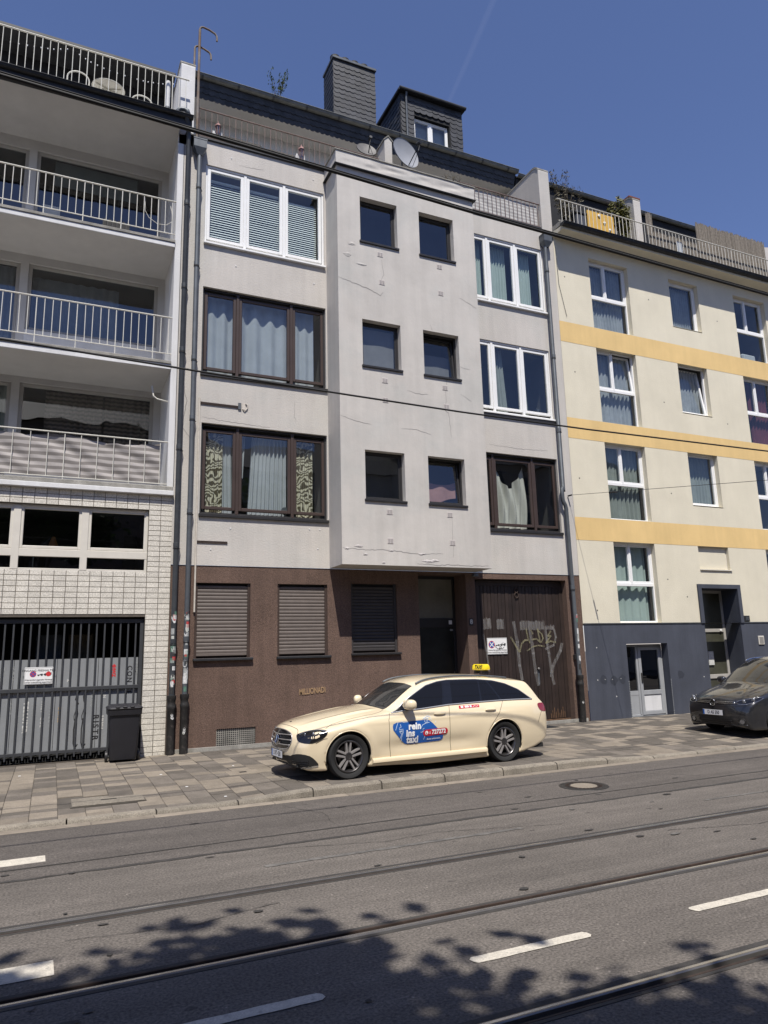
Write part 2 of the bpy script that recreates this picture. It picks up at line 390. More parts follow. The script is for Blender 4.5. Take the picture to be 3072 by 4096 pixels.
def ringframe(mb, x0, x1, z0, z1, y0, y1, w_, c=.006, tilt=0.0):
    k = len(mb.v)
    mb.box(x0, x0+w_, y0, y1, z0, z1, c); mb.box(x1-w_, x1, y0, y1, z0, z1, c)
    mb.box(x0+w_, x1-w_, y0+.001, y1-.001, z0, z0+w_, c); mb.box(x0+w_, x1-w_, y0+.001, y1-.001, z1-w_, z1, c)
    if tilt:
        for i in range(k, len(mb.v)):
            x, y, z = mb.v[i]; mb.v[i] = (x, y+(z-z0)*tilt, z)

def window(parent, x0, x1, z0, z1, y, fm, cells, fw=.05, sash=.055, bars=(), depth=.07, sill=None, gm=None, label=None, sashm=None):
    """frame with sashes; cells = pane rectangles (xa, xb, za, zb[, tilt]); bars = extra mullions (xa, xb, za, zb)"""
    mb = MB(); ringframe(mb, x0, x1, z0, z1, y, y+depth, fw)
    wdw = mb.build('window', fm, parent)
    for i_, (a, b, c, d) in enumerate(bars): MB().box(a, b, y-.004-.0025*i_, y+depth-.003-.002*i_, c, d, .006).build('mullion', sashm or fm, wdw)
    if label: wdw['label'] = label
    for cell in cells:
        a, b, c, d = cell[:4]; t = cell[4] if len(cell) > 4 else 0
        if sash:
            ms = MB(); ringframe(ms, a, b, c, d, y+.012, y+depth+.012, sash, .008, t)
            ms.build('sash', sashm or fm, wdw)
        s_ = max(sash-.006, 0); yy = y+depth*.55
        mp = MB(); mp.quad((a+s_, yy+s_*t, c+s_), (b-s_, yy+s_*t, c+s_), (b-s_, yy+(d-c-s_)*t, d-s_), (a+s_, yy+(d-c-s_)*t, d-s_))
        mp.build('pane', gm or MT['glass'], wdw)
    if sill:
        sm, out, over, th = sill
        MB().box(x0-over, x1+over, y-out, y+.02, z0-th, z0-.001, .006).build('sill', sm, wdw)
    return wdw

def curtain(label, x0, x1, z0, z1, y, m, folds=8, amp=.04, group=None, pinch=0.0, name='curtain', cat='curtain', lean=0.0, wob=.3):
    mb = MB(); n = max(24, int(folds*8)); rr = random.Random(hash((round(x0, 2), round(z0, 2))) % 9999)
    ph = [rr.uniform(0, 6.28) for _ in range(4)]
    def fn(u, v):
        a = amp*(math.sin(u*folds*6.283+ph[0]+wob*math.sin(u*folds*2.1+ph[1]))+.45*math.sin(u*folds*2.7*2+ph[2]))*(0.65+.35*(1-v))
        xx = x0+(x1-x0)*u; xm = (x0+x1)/2
        xx = xm+(xx-xm)*(1-pinch*v)+lean*v
        return (xx, y+a, z0+(z1-z0)*v)
    mb.grid(fn, n, 6)
    o = mb.build(name, m, None, smooth=True)
    return tag(o, label, cat, group)
# ------------------------------------------------------------------ setting: ground, road, rails, pavement
tag(MB().box(-300, 300, -300, 400, -.6, -.12).build('ground', MT['asphalt2']), kind='structure')

RAILS = [(6.65, 1), (5.27, -1), (3.76, 1), (2.36, -1)]
def rail_span(y, s): return (y-.130, y+.078) if s > 0 else (y-.078, y+.130)
gaps = sorted(rail_span(y, s) for y, s in RAILS)
road = MB(); lo = -4.0
for a, b in gaps+[(10.30, 10.30)]:
    road.quad((-60, lo, 0), (90, lo, 0), (90, a, 0), (-60, a, 0)); lo = b
road_o = tag(road.build('road', MT['asphalt']), kind='structure')

def rough_strip(x0, x1, ya, yb, z, jit, step, seed):
    r = random.Random(seed); mb = MB(); n = int((x1-x0)/step); prev = None
    w1 = w2 = 0
    for i in range(n+1):
        x = x0+(x1-x0)*i/n
        w1 = .7*w1+r.uniform(-jit, jit); w2 = .7*w2+r.uniform(-jit, jit)
        cur = ((x, ya+w1, z), (x, yb+w2, z))
        if prev: mb.quad(prev[0], cur[0], cur[1], prev[1])
        prev = cur
    return mb
rough_strip(-10, 40, 8.42, 10.13, .004, .006, .12, 1).build('asphalt_strip', MT['asphalt2'], road_o)
rough_strip(-10, 40, 8.405, 8.435, .008, .006, .12, 2).build('tar_joint', MT['bitumen'], road_o)
rough_strip(-10, 40, 7.985, 8.045, .004, .014, .10, 3).build('tar_joint', MT['bitumen'], road_o)
rough_strip(-10, 40, 8.03, 8.41, .0035, .004, .12, 4).build('asphalt_strip', MT['asphalt2'], road_o)
for i, (x0, x1, y0, w_) in enumerate(((2.0, 5.0, 7.30, .07), (7.9, 10.4, 7.32, .06))):
    rough_strip(x0, x1, y0-w_/2, y0+w_/2, .004, .010, .05, 9+i).build('worn_lane_marking', MT['paint_worn'], road_o)
def road_crack(pts, seed):
    r = random.Random(seed); mb = MB(); P = []
    for (x0, y0), (x1, y1) in zip(pts[:-1], pts[1:]):
        n = max(2, int(math.hypot(x1-x0, y1-y0)/.08))
        P += [(x0+(x1-x0)*i/n+r.uniform(-.02, .02), y0+(y1-y0)*i/n+r.uniform(-.015, .015)) for i in range(n)]
    for i in range(len(P)-1):
        (xa, ya), (xb, yb) = P[i], P[i+1]; l = math.hypot(xb-xa, yb-ya) or 1e-5; w_ = r.uniform(.002, .006); nx, ny = -(yb-ya)/l*w_, (xb-xa)/l*w_
        mb.quad((xa+nx, ya+ny, .0065), (xa-nx, ya-ny, .0065), (xb-nx, yb-ny, .0065), (xb+nx, yb+ny, .0065))
    mb.build('road_crack', MT['bitumen'], road_o)
for i, pts in enumerate((((2.2, 7.9), (3.4, 7.55), (4.1, 7.62), (5.6, 7.2)), ((6.3, 6.4), (7.4, 6.1), (8.8, 6.2)), ((.2, 6.2), (1.1, 6.05), (1.9, 6.25)), ((3.0, 9.9), (3.3, 9.2), (3.2, 8.6)), ((8.6, 9.9), (8.9, 9.1), (9.4, 8.6)))): road_crack(pts, 40+i)
# painted dashes
def dash(x0, x1, ya, yb, seed, ch=.03):
    r = random.Random(seed); mb = MB(); pts = []
    n = 12
    for i in range(n+1): pts.append((x0+(x1-x0)*i/n + (ch if i == 0 else -ch if i == n else 0), ya+r.uniform(-.003, .003)))
    pts += [(x1, ya+ch), (x1-.005, yb-ch)]
    for i in range(n, -1, -1): pts.append((x0+(x1-x0)*i/n + (ch if i == 0 else -ch if i == n else 0), yb+r.uniform(-.003, .003)))
    pts += [(x0, yb-ch), (x0+.01, ya+ch)]
    mb.add([(x, y, .005) for x, y in pts], [tuple(range(len(pts)))])
    return mb.build('lane_marking', MT['paint_line'], road_o)
for k, x in enumerate((-1.36, .62, 2.62, 4.585, 6.58, 8.58, 10.58)): dash(x, x+.98, 4.445, 4.545, k)
dash(-1.2, .065, 8.60, 8.865, 50, .006); dash(-1.2, .135, 5.59, 5.855, 51, .006)
# stains, gum spots and small litter on the asphalt
rs = random.Random(5)
for k in range(46):
    x, y = rs.uniform(-.3, 9), rs.uniform(4.0, 9.6)
    if any(a-.03 < y < b+.03 for a, b in gaps): continue
    rx, ry = rs.uniform(.015, .07), rs.uniform(.012, .035)
    MB().add([(x+rx*math.cos(t*.524)*rs.uniform(.75, 1.2), y+ry*math.sin(t*.524)*rs.uniform(.75, 1.2), .0095) for t in range(12)], [tuple(range(12))]).build('asphalt_stain', MT['bitumen'] if rs.random() < .8 else MT['paint_worn'], road_o)

def prof_strip(mb, pts, x0=-60, x1=90):
    for (ya, za), (yb, zb) in zip(pts[:-1], pts[1:]): mb.quad((x0, ya, za), (x1, ya, za), (x1, yb, zb), (x0, yb, zb))
    return mb
rail_lab = ['grooved steel tram rail nearest the parked taxi', 'grooved steel tram rail, second out from the kerb with the taxi', 'grooved steel tram rail just beyond the dashed white line, third out from the taxi kerb', 'grooved steel tram rail, fourth out from the kerb with the taxi']
for (y, s), lab in zip(RAILS, rail_lab):
    t = thing('tram_rail', lab, 'tram rail', (0, y, 0), 'tram rails in the asphalt')
    P = lambda *q: [(y+s*a, z) for a, z in q]
    prof_strip(MB(), P((.030, -.02), (.028, .003), (.018, .0065), (-.018, .0065), (-.028, .002), (-.032, -.036))).build('rail_head', MT['steel'], t)
    prof_strip(MB(), P((.012, .0072), (-.010, .0072))).build('worn_band', MT['steel_bright'], t)
    prof_strip(MB(), P((-.034, -.036), (-.074, -.036), (-.076, .002), (-.094, .003), (-.096, -.02))).build('groove', MT['rust_steel'], t)
    prof_strip(MB(), P((.078, .0), (.077, .004), (.030, .003))).build('sealing_strip', MT['bitumen'], t)
    prof_strip(MB(), P((-.096, .002), (-.129, .004), (-.130, .0))).build('sealing_strip', MT['bitumen'], t)

# manhole
mh = thing('manhole_cover', 'round iron manhole cover with pale concrete centre in the kerb lane', 'manhole', (7.25, 8.93, .004))
MB().lathe([(.36,.0),(.355,.006),(.30,.008),(.295,.004)], (7.25,8.93,.004), n=40).build('rim', MT['iron'], mh)
MB().lathe([(.295,.004),(.285,.009),(.20,.009),(.195,.005)], (7.25,8.93,.004), n=40).build('iron_ring', MT['iron'], mh)
ribs = MB()
for k in range(28):
    a = k*2*math.pi/28; c_, s_ = math.cos(a), math.sin(a)
    ribs.add([(7.25+c_*r-s_*q, 8.93+s_*r+c_*q, .0175) for r, q in ((.215,-.012),(.27,-.016),(.27,.016),(.215,.012))], [(0,1,2,3)])
ribs.build('lug', MT['rust_steel'], mh)
MB().lathe([(.195,.005),(.19,.010),(.001,.010)], (7.25,8.93,.004), n=40).build('concrete_fill', MT['slab_light'], mh)

def sst(a, b, x): t = max(0, min(1, (x-a)/(b-a))); return t*t*(3-2*t)
def kerbh(x): return .055+.065*sst(2.3, 3.7, x)-.075*sst(8.1, 10.3, x)
def zs(x, y): k = kerbh(x); t = sst(10.45, 12.2, y); return k*(1-t)+.12*t
walk = MB(); walk.grid(lambda u, v: (-14+50*u, 10.44+5.2*v, zs(-14+50*u, 10.44+5.2*v)-.014), 200, 26)
walk_o = tag(walk.build('pavement', MT['slab_base']), kind='structure')
# opposite pavement where the photographer stands
tag(MB().box(-60, 90, -12, -4.0, -.05, .12).build('opposite_pavement', MT['slab_dark']), kind='structure')

# kerb stones, gutter stones
x = -4.03; k = 0
while x < 22:
    L_ = 1.08 if x < 11 else 1.0
    a, b = x+.010, x+L_-.010
    ha, hb = kerbh(a), kerbh(b); mb = MB()
    sec = lambda xx, h: [(xx,10.305,-.05),(xx,10.318,h-.03),(xx,10.335,h-.008),(xx,10.36,h),(xx,10.452,h+.002),(xx,10.452,-.05)]
    m_ = [sec(a+(b-a)*i/4, kerbh(a+(b-a)*i/4)+random.uniform(-.0015,.0015)) for i in range(5)]
    vs = [p for r_ in m_ for p in r_]; fs = [(i*6+j, i*6+j+1, (i+1)*6+j+1, (i+1)*6+j) for i in range(4) for j in range(5)]
    fs += [tuple(range(6)), tuple(24+j for j in range(6))]
    mb.add(vs, fs).build('kerb_stone', MT['kerb'], walk_o, smooth=True, sharp=30)
    x += L_
x = -4.3
while x < 20:
    L_ = random.uniform(.7, 1.1)
    MB().box(x+.004, x+L_-.004, 10.135, 10.298, -.03, .010+random.uniform(-.002, .002), .006).build('gutter_stone', MT['gutter_stone'], walk_o); x += L_

# paving slabs: bands of slabs running away from the kerb
def project(x, y, z):
    d = Vector((x, y, z))-CAM; dz = d.dot(fwd)
    return (384+715.45*d.dot(r2)/dz, 512-715.45*d.dot(u2)/dz, dz) if dz > .1 else (-9999, 0, 1)
SW = .335; slabs = []
rp = random.Random(11)
x = -4.5
while x < 24:
    y = 10.458
    while y < 15.46:
        L_ = rp.choice((.165, .165, .25, .335, .335, .5))
        L_ = min(L_, 15.48-y)
        if 15.48-y-L_ < .1: L_ = 15.48-y
        cx, cy = x+SW/2, y+L_/2
        if .34 < cx < 1.32 and 10.98 < cy < 11.62: y += L_; continue
        slabs.append((cx, cy, round(L_, 3), 'slab_light' if rp.random() < (.42 if cx < 4 else .30) else 'slab_dark')); y += L_
    x += SW
inv = []
for s_ in slabs:
    px, py, dz = project(s_[0], s_[1], .1)
    hidden = 3.7 < s_[0] < 8.0 and 11.0 < s_[1] < 12.6
    vis = -10 < px < 778 and -10 < py < 1034 and not hidden
    inv.append((-(SW*s_[2])*abs(2.0-.1)/dz**3 if vis else 1, s_))
inv.sort(key=lambda q: q[0])
cache = {}
def slab_mesh(L_, mname):
    key = (L_, mname)
    if key not in cache:
        a, b = SW/2-.003, L_/2-.003
        cache[key] = MB().add([(-a,-b,-.03),(a,-b,-.03),(a,b,-.03),(-a,b,-.03),(-a,-b,-.004),(a,-b,-.004),(a,b,-.004),(-a,b,-.004),(-a+.004,-b+.004,0),(a-.004,-b+.004,0),(a-.004,b-.004,0),(-a+.004,b-.004,0)],
            [(0,1,5,4),(1,2,6,5),(2,3,7,6),(3,0,4,7),(4,5,9,8),(5,6,10,9),(6,7,11,10),(7,4,8,11),(8,9,10,11)]).mesh('paving_slab', MT[mname])
    return cache[key]
for q, s_ in inv[:296]:
    cx, cy, L_, mn = s_
    z = zs(cx, cy); e = .05
    o = link('paving_slab', slab_mesh(L_, mn), walk_o, (cx, cy, z+rp.uniform(-.0022, .0022)), (math.atan((zs(cx, cy+e)-zs(cx, cy-e))/(2*e))+rp.uniform(-.004,.004), -math.atan((zs(cx+e, cy)-zs(cx-e, cy))/(2*e))+rp.uniform(-.004,.004), rp.uniform(-.006,.006)))
rest = {'slab_light': MB(), 'slab_dark': MB()}
for q, s_ in inv[296:]:
    cx, cy, L_, mn = s_; a, b = SW/2-.004, L_/2-.004; j = rp.uniform(-.002, .002)
    c4 = [(cx-a, cy-b), (cx+a, cy-b), (cx+a, cy+b), (cx-a, cy+b)]
    rest[mn].add([(px, py, zs(px, py)+j) for px, py in c4]+[(px, py, zs(px, py)-.03) for px, py in c4], [(0,1,2,3),(0,4,5,1),(1,5,6,2),(2,6,7,3),(3,7,4,0)])
for mn, mb in rest.items(): mb.build('paving_slab_field', MT[mn], walk_o, kind='stuff')
# utility covers
uc = thing('utility_cover', 'long speckled concrete utility cover with black slot in the pavement', 'utility cover', (.83, 11.3, .08))
z_ = zs(.83, 11.3)
MB().box(.345, 1.32, 10.985, 11.60, z_-.05, z_-.006).build('recess', MT['slab_base'], uc)
MB().box(.365, 1.30, 11.005, 11.58, z_-.005, z_+.006, .005).build('lid', MT['kerb'], uc)
MB().box(.74, .95, 11.26, 11.31, z_+.0063, z_+.0085).build('slot', MT['black'], uc)
vc = thing('valve_cover', 'small beige valve cover with dark centre near the taxi bumper', 'utility cover', (3.0, 12.35, .12))
z_ = zs(3.0, 12.35)
MB().box(2.74, 3.26, 12.15, 12.55, z_-.01, z_+.006, .004).build('lid', MT['slab_light'], vc)
MB().box(2.94, 3.06, 12.31, 12.41, z_+.0063, z_+.009).build('keyhole', MT['iron'], vc)
gr = thing('floor_grate', 'dark metal floor grate in the pavement beside the garage door', 'grate', (10.6, 14.9, .12))
MB().box(9.9, 11.4, 14.75, 15.25, .112, .125).build('pit', MT['black'], gr)
gm = MB()
for i in range(30): gm.box(9.9+i*.05, 9.91+i*.05, 14.75, 15.25, .125, .130)
for j in range(10): gm.box(9.9, 11.4, 14.75+j*.052, 14.757+j*.052, .125, .1295)
gm.build('mesh', MT['zinc_dark'], gr)
lt = random.Random(3)
for k in range(14):
    x, y = lt.uniform(-.5, 9), lt.uniform(10.6, 14.8)
    if 3.2 < x < 8.4 and y < 12.8: continue
    o = MB().box(x-.02, x+.02, y-.015, y+.012, zs(x, y)+.004, zs(x, y)+.010, .003).build('litter_scrap', MT['sign_white'])
    tag(o, 'tiny pale scrap of litter lying on the pavement slabs', 'litter', 'scraps of litter on the pavement')
# ------------------------------------------------------------------ centre building (number 8)
W = 15.5
cb = thing('apartment_building', 'weathered grey-pink apartment house with projecting bay and brown ground floor', 'building', (7.6, W, .1))
upper_h = [(2.70,5.68,11.57,13.62),(2.70,5.70,8.32,10.44),(2.74,5.70,5.08,7.15),(10.0,12.53,11.57,13.60),(10.0,12.50,8.32,10.40),(10.0,12.50,5.10,7.18)]
mb = MB(); wall_holes(mb, 2.17, 12.97, 3.95, 14.26, W, upper_h, .13)
mb.box(2.18, 12.96, W, W+.5, 14.26, 14.28)
mb.build('upper_wall', MT['stucco'], cb)
base_h = [(2.70,3.89,1.99,3.58),(4.50,5.68,1.99,3.58),(6.26,7.44,2.02,3.62),(8.03,9.37,.1,3.90,.02),(9.64,12.50,.1,3.80,.24),(3.20,4.03,.18,.54,.06)]
mb = MB(); wall_holes(mb, 2.17, 12.97, -.05, 3.95, W+.015, base_h, .12)
mb.build('base_wall', MT['brown'], cb)
MB().box(2.24, 12.9, W-.012, W+.012, .10, .20, .004).build('base_course', MT['concrete'], cb)

# windows of the flat wall: (rect, frame material, pane cells, bars)
def triple(x0, x1, z0, z1, xs, fm, sash, top=.10, bot=.09, mw=.10, sill=None, y=W+.07, sashm=None, tag_=None, fw=.05):
    cells = [(xs[i], xs[i+1], z0+bot, z1-top) for i in range(len(xs)-1)]
    g = mw/2
    cells = [(a+(g*.5 if i else 0), b-(g*.5 if i < len(cells)-1 else 0), c, d) for i, (a, b, c, d) in enumerate(cells)]
    bars = [(xs[i]-g*.5, xs[i]+g*.5, z0+.03, z1-.03) for i in range(1, len(xs)-1)]
    w_ = window(cb, x0, x1, z0, z1, y, fm, cells, fw, sash, bars, .075, sill, None, tag_, sashm)
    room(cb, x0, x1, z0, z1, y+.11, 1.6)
    return w_
triple(2.70, 5.68, 11.57, 13.62, (2.75,3.66,4.64,5.62), MT['white_frame'], .075, .06, .10, .14, (MT['white_frame'], .10, .02, .05), y=W+.03)
triple(2.70, 5.70, 8.32, 10.44, (2.76,3.53,4.84,5.66), MT['black_frame'], .07, .10, .12, .14, (MT['black_frame'], .12, .02, .07), sashm=MT['brown_mull'])
triple(2.74, 5.70, 5.08, 7.15, (2.79,3.57,4.86,5.66), MT['black_frame'], .07, .12, .12, .14, (MT['black_frame'], .12, .02, .07), sashm=MT['brown_mull'])
triple(10.0, 12.53, 11.57, 13.60, (10.05,10.60,11.55,12.47), MT['white_frame'], .075, .06, .10, .14, (MT['white_frame'], .10, .02, .05), y=W+.03)
triple(10.0, 12.50, 8.32, 10.40, (10.05,10.57,11.53,12.45), MT['white_frame'], .075, .06, .12, .14, (MT['white_frame'], .10, .02, .05), y=W+.03)
triple(10.0, 12.50, 5.10, 7.18, (10.05,10.42,11.69,12.45), MT['black_frame'], .07, .12, .12, .14, (MT['black_frame'], .12, .02, .07), sashm=MT['brown_mull'])
# dark drip caps below the right-hand white sills
MB().box(10.0, 12.55, W-.05, W+.02, 8.19, 8.265, .01).build('drip_cap', MT['black_frame'], cb)

# curtains and blinds behind them
for i, (a, b) in enumerate(((2.84,3.58),(3.78,4.55),(4.77,5.53))):
    t = thing('venetian_blind', 'pale venetian blind in the top-floor three-part white window, %s casement' % ('downpipe-side', 'middle', 'bay-side')[i], 'blind', ((a+b)/2, W+.19, 11.7), 'venetian blinds in one window')
    me = MB().add([(-(b-a)/2, -.006, -.015), ((b-a)/2, -.006, -.015), ((b-a)/2, .008, .013), (-(b-a)/2, .008, .013)], [(0,1,2,3)]).mesh('slat', MT['blind'])
    zt = (13.30, 13.28, 13.20)[i]; n = 26
    for k in range(n):
        zz = 11.75+(zt-11.75)*k/(n-1)
        o = link('slat', me, t, (0, 0, zz-11.7), (random.uniform(-.06, .06)+(.15 if k < 3 else 0), random.uniform(-.002,.002) if k > 1 else .025, 0))
    MB().box(a, b, W+.19, W+.22, zt+.03, zt+.07, .004).build('head_rail', MT['blind'], t)
curtain('white sheer curtain in the brown second-floor three-part window, downpipe-side casement', 2.80, 3.46, 8.42, 10.36, W+.28, MT['white_sheer'], 2.2, .05)
curtain('white sheer curtain in the brown second-floor three-part window, wide middle casement', 3.62, 4.80, 8.42, 10.36, W+.28, MT['white_sheer'], 3.4, .05)
curtain('white sheer curtain in the brown second-floor three-part window, narrow bay-side casement', 4.92, 5.46, 8.42, 10.36, W+.28, MT['white_sheer'], 2, .05)
curtain('brown and cream damask curtain in the first-floor brown window on the downpipe side', 2.84, 3.28, 5.17, 7.05, W+.25, MT['damask'], 5, .03)
curtain('thin white curtain gathered beside the damask in the first-floor brown window', 3.25, 3.52, 5.17, 7.05, W+.31, MT['white_sheer'], 3, .03, lean=-.05)
curtain('narrow strip of white curtain at the edge of the middle casement, first-floor brown window', 3.64, 3.74, 6.0, 7.05, W+.27, MT['white_sheer'], 1.5, .02, lean=.05)
curtain('long white gathered curtain in the middle of the first-floor brown window', 3.84, 4.76, 5.17, 7.05, W+.27, MT['white_sheer'], 9, .03, pinch=.12, lean=.05)
curtain('brown and cream damask curtain in the first-floor brown window on the bay side', 4.95, 5.43, 5.17, 7.05, W+.25, MT['damask'], 5, .03)
dsh = MB().lathe([(.001,.0),(.09,.0),(.095,.02),(.001,.03)], (4.72, W+.17, 5.28), 'y', 20).build('round_mirror', MT['zinc'], None, smooth=True, sharp=40)
tag(dsh, 'small round dark mirror standing in the first-floor brown window', 'mirror')
for (a, b, z0, z1, lab, m) in ((10.28,10.52,11.67,13.5,'pale green curtain, narrow piece beside the bay, top-floor white window','green_sheer'),
      (10.72,11.36,11.67,13.5,'pale green curtain in the top-floor white window right of the bay, middle casement','green_sheer'),
      (11.68,12.24,11.67,13.5,'pale green curtain in the top-floor white window right of the bay, casement by the downpipe','green_sheer'),
      (10.72,11.16,8.44,10.3,'grey-green parted curtain in the second-floor white window right of the bay, middle casement','dark_curtain'),
      (11.62,11.86,8.44,10.3,'grey-green gathered curtain in the second-floor white window right of the bay, downpipe casement','dark_curtain')):
    curtain(lab, a, b, z0, z1, W+.30, MT[m], 7 if b-a > .5 else 4, .03, pinch=.15 if m == 'dark_curtain' else .0, lean=-.08 if m == 'dark_curtain' else 0)
# satin cloth hung in a swag
sw = MB()
def swag(u, v):
    x = 10.60+.92*u; top = 6.95-.62*math.sin(math.pi*min(1, u*1.12))**1.3 if v > .98 else 0
    zt = 6.98-.75*max(0, math.sin(math.pi*u))**.8*(.9 if u < .6 else .7)
    z = 5.20+(zt-5.20)*v
    return (x+.05*math.sin(v*3), W+.28+.04*math.sin(u*16+v*5)+.03*math.sin(u*31), z)
sw.grid(swag, 48, 14); tag(sw.build('cloth_drape', MT['satin'], None, smooth=True), 'pale satin cloth hung in a swag in the first-floor brown window right of the bay', 'curtain')
gb = thing('glass_goblet', 'small glass goblet standing in the second-floor white window right of the bay', 'glass', (12.12, W+.2, 8.44))
MB().lathe([(.05,.0),(.05,.01),(.012,.02),(.012,.10),(.05,.14),(.06,.22)], (12.12, W+.2, 8.44), n=14).build('cup', MT['zinc'], gb, smooth=True)

# ---- bay
BY = 14.7; BX0, BX1 = 5.735, 9.655; BZ0, BZ1 = 3.96, 13.93
bay_h = [(a, b, c, d) for a, b in ((6.34,7.36),(7.99,9.01)) for c, d in ((12.0,13.21),(8.74,9.92),(5.48,6.65))]
mb = MB(); wall_holes(mb, BX0, BX1, BZ0, 14.0, BY, bay_h, .20)
mb.quad((BX0,BY,BZ0),(BX0,W,BZ0),(BX0,W,14.0),(BX0,BY,14.0)); mb.quad((BX1,BY,BZ0),(BX1,BY,14.0),(BX1,W,14.0),(BX1,W,BZ0))
mb.quad((BX0,BY,BZ0),(BX1,BY,BZ0),(BX1,W+.02,BZ0),(BX0,W+.02,BZ0))
bay = mb.build('bay', MT['stucco_bay'], cb)
# dented sheet cladding round the top of the bay
mb = MB(); rr = random.Random(4)
dz = [[rr.uniform(-1, 1) for _ in range(14)] for _ in range(5)]
def dent(u, v):
    i = u*13; k = int(min(12, i)); f = i-k; j = min(3, int(v*4)); g = v*4-j
    a = dz[j][k]*(1-f)+dz[j][k+1]*f; b = dz[j+1][k]*(1-f)+dz[j+1][k+1]*f
    d = (a*(1-g)+b*g)*(.022 if u > .2 else .008)*math.sin(math.pi*v)
    return (BX0-.04+(BX1-BX0+.08)*u, BY-.055+d, 13.95+.36*v)
mb.grid(dent, 52, 10)
mb.quad((BX0-.04,BY-.055,13.95),(BX0-.04,W,13.95),(BX0-.04,W,14.31),(BX0-.04,BY-.055,14.31)); mb.quad((BX1+.04,BY-.055,13.95),(BX1+.04,BY-.055,14.31),(BX1+.04,W,14.31),(BX1+.04,W,13.95))
mb.quad((BX0-.04,BY-.055,13.95),(BX1+.04,BY-.055,13.95),(BX1+.04,W,13.95),(BX0-.04,W,13.95))
mb.build('bay_cladding', MT['stucco_bay'], cb, smooth=True, sharp=40)
MB().box(BX0-.075, BX1+.075, BY-.085, W, 13.925, 13.95, .006).build('drip_edge', MT['gutter'], cb)
MB().box(BX0-.07, BX1+.07, BY-.08, W, 14.31, 14.345, .006).build('roof_edge', MT['concrete'], cb)
MB().box(BX0-.03, BX1+.03, BY-.0, W+.1, 14.345, 14.36).build('bay_roof', MT['gutter'], cb)
for i, h in enumerate(bay_h):
    a, b, c, d = h[:4]; t = 0.09 if i in (4, 5) else 0
    # tilted: the middle and lower windows of the right-hand column
    gmat = MT['glass_dark'] if i in (0, 3) else MT['glass']
    window(cb, a, b, c, d, BY+.16, MT['black_frame'], [(a+.04, b-.04, c+.04, d-.04, t)], .045, .05, (), .06, (MT['black_frame'], .20, .03, .055), gmat)
    room(cb, a, b, c, d, BY+.24, .55)
MT['dull_blind'] = mat('dull_grey_blind', (.16,.16,.165), .8, var=.1, vs=4)
curtain('grey roller blind in the bay window, second floor, left column', 6.42, 7.28, 8.8, 9.80, BY+.27, MT['dull_blind'], 1, .008, name='roller_blind', cat='blind')
curtain('grey roller blind in the tilted bay window of the second floor', 8.08, 8.92, 8.8, 9.45, BY+.40, MT['dull_blind'], 1, .008, name='roller_blind', cat='blind')
cl = MB(); cl.grid(lambda u, v: (8.07+.86*u, BY+.36+.02*math.sin(u*9), 5.62+.10*(2*u-1)**2+.42*v-.05*math.sin(u*6)*(1-v)), 24, 6)
MT['rose'] = mat('rose_cloth', (.30,.17,.16), .8, var=.15, vs=4)
tag(cl.build('cloth', MT['rose'], None, smooth=True), 'dusky pink cloth hanging behind the tilted first-floor bay window', 'cloth')
# small wall vents in the bay
VENTS = [(6.86,11.73),(6.89,10.98),(8.54,11.76),(8.55,11.02),(6.90,8.42),(6.90,7.93),(8.55,8.46),(8.57,7.97),(6.93,5.21),(6.93,4.53),(8.53,5.23),(8.57,4.55)]
vmat = mat('pale_vent_plate', (.50,.46,.44), .8, var=.1, vs=9)
vme = MB(); vme.box(-.075,.075,-.008,0,-.065,.065,.003)
vme = vme.mesh('wall_vent', vmat); sme = MB()
for k in range(4):
    for a, b in ((-.062,-.006),(.006,.062)): sme.box(a, b, -.0105, -.0075, -.048+k*.026, -.038+k*.026)
sme = sme.mesh('vent_slots', mat('vent_slot_shade', (.25,.235,.225), .9))
for x, z in VENTS:
    o = link('wall_vent', vme, bay, Vector((x, BY-.001, z))-wloc(bay))
    link('vent_slots', sme, bay, Vector((x, BY-.001, z))-wloc(bay))
# cracks and flaking plaster on the bay
crm = mat('plaster_crack', (.23,.215,.205), .95); flm = mat('flaked_plaster', (.52,.49,.47), .95, var=.15, vs=20, bump=.5, bs=50)
def crack(pts, wd, y, seed, parent=bay):
    r = random.Random(seed); P = []
    for (x0, z0), (x1, z1) in zip(pts[:-1], pts[1:]):
        n = max(2, int(math.hypot(x1-x0, z1-z0)/.06))
        for i in range(n): P.append((x0+(x1-x0)*i/n+r.uniform(-.012,.012), z0+(z1-z0)*i/n+r.uniform(-.012,.012)))
    P.append(pts[-1]); mb = MB()
    for i in range(len(P)-1):
        a, b = P[i], P[i+1]; w0 = wd*(1-.8*abs(2*i/len(P)-1))+.0015
        dx, dz_ = b[0]-a[0], b[1]-a[1]; l = math.hypot(dx, dz_) or 1e-5; nx, nz = -dz_/l*w0, dx/l*w0
        mb.quad((a[0]+nx,y,a[1]+nz),(a[0]-nx,y,a[1]-nz),(b[0]-nx,y,b[1]-nz),(b[0]+nx,y,b[1]+nz))
    mb.build('crack', crm, parent)
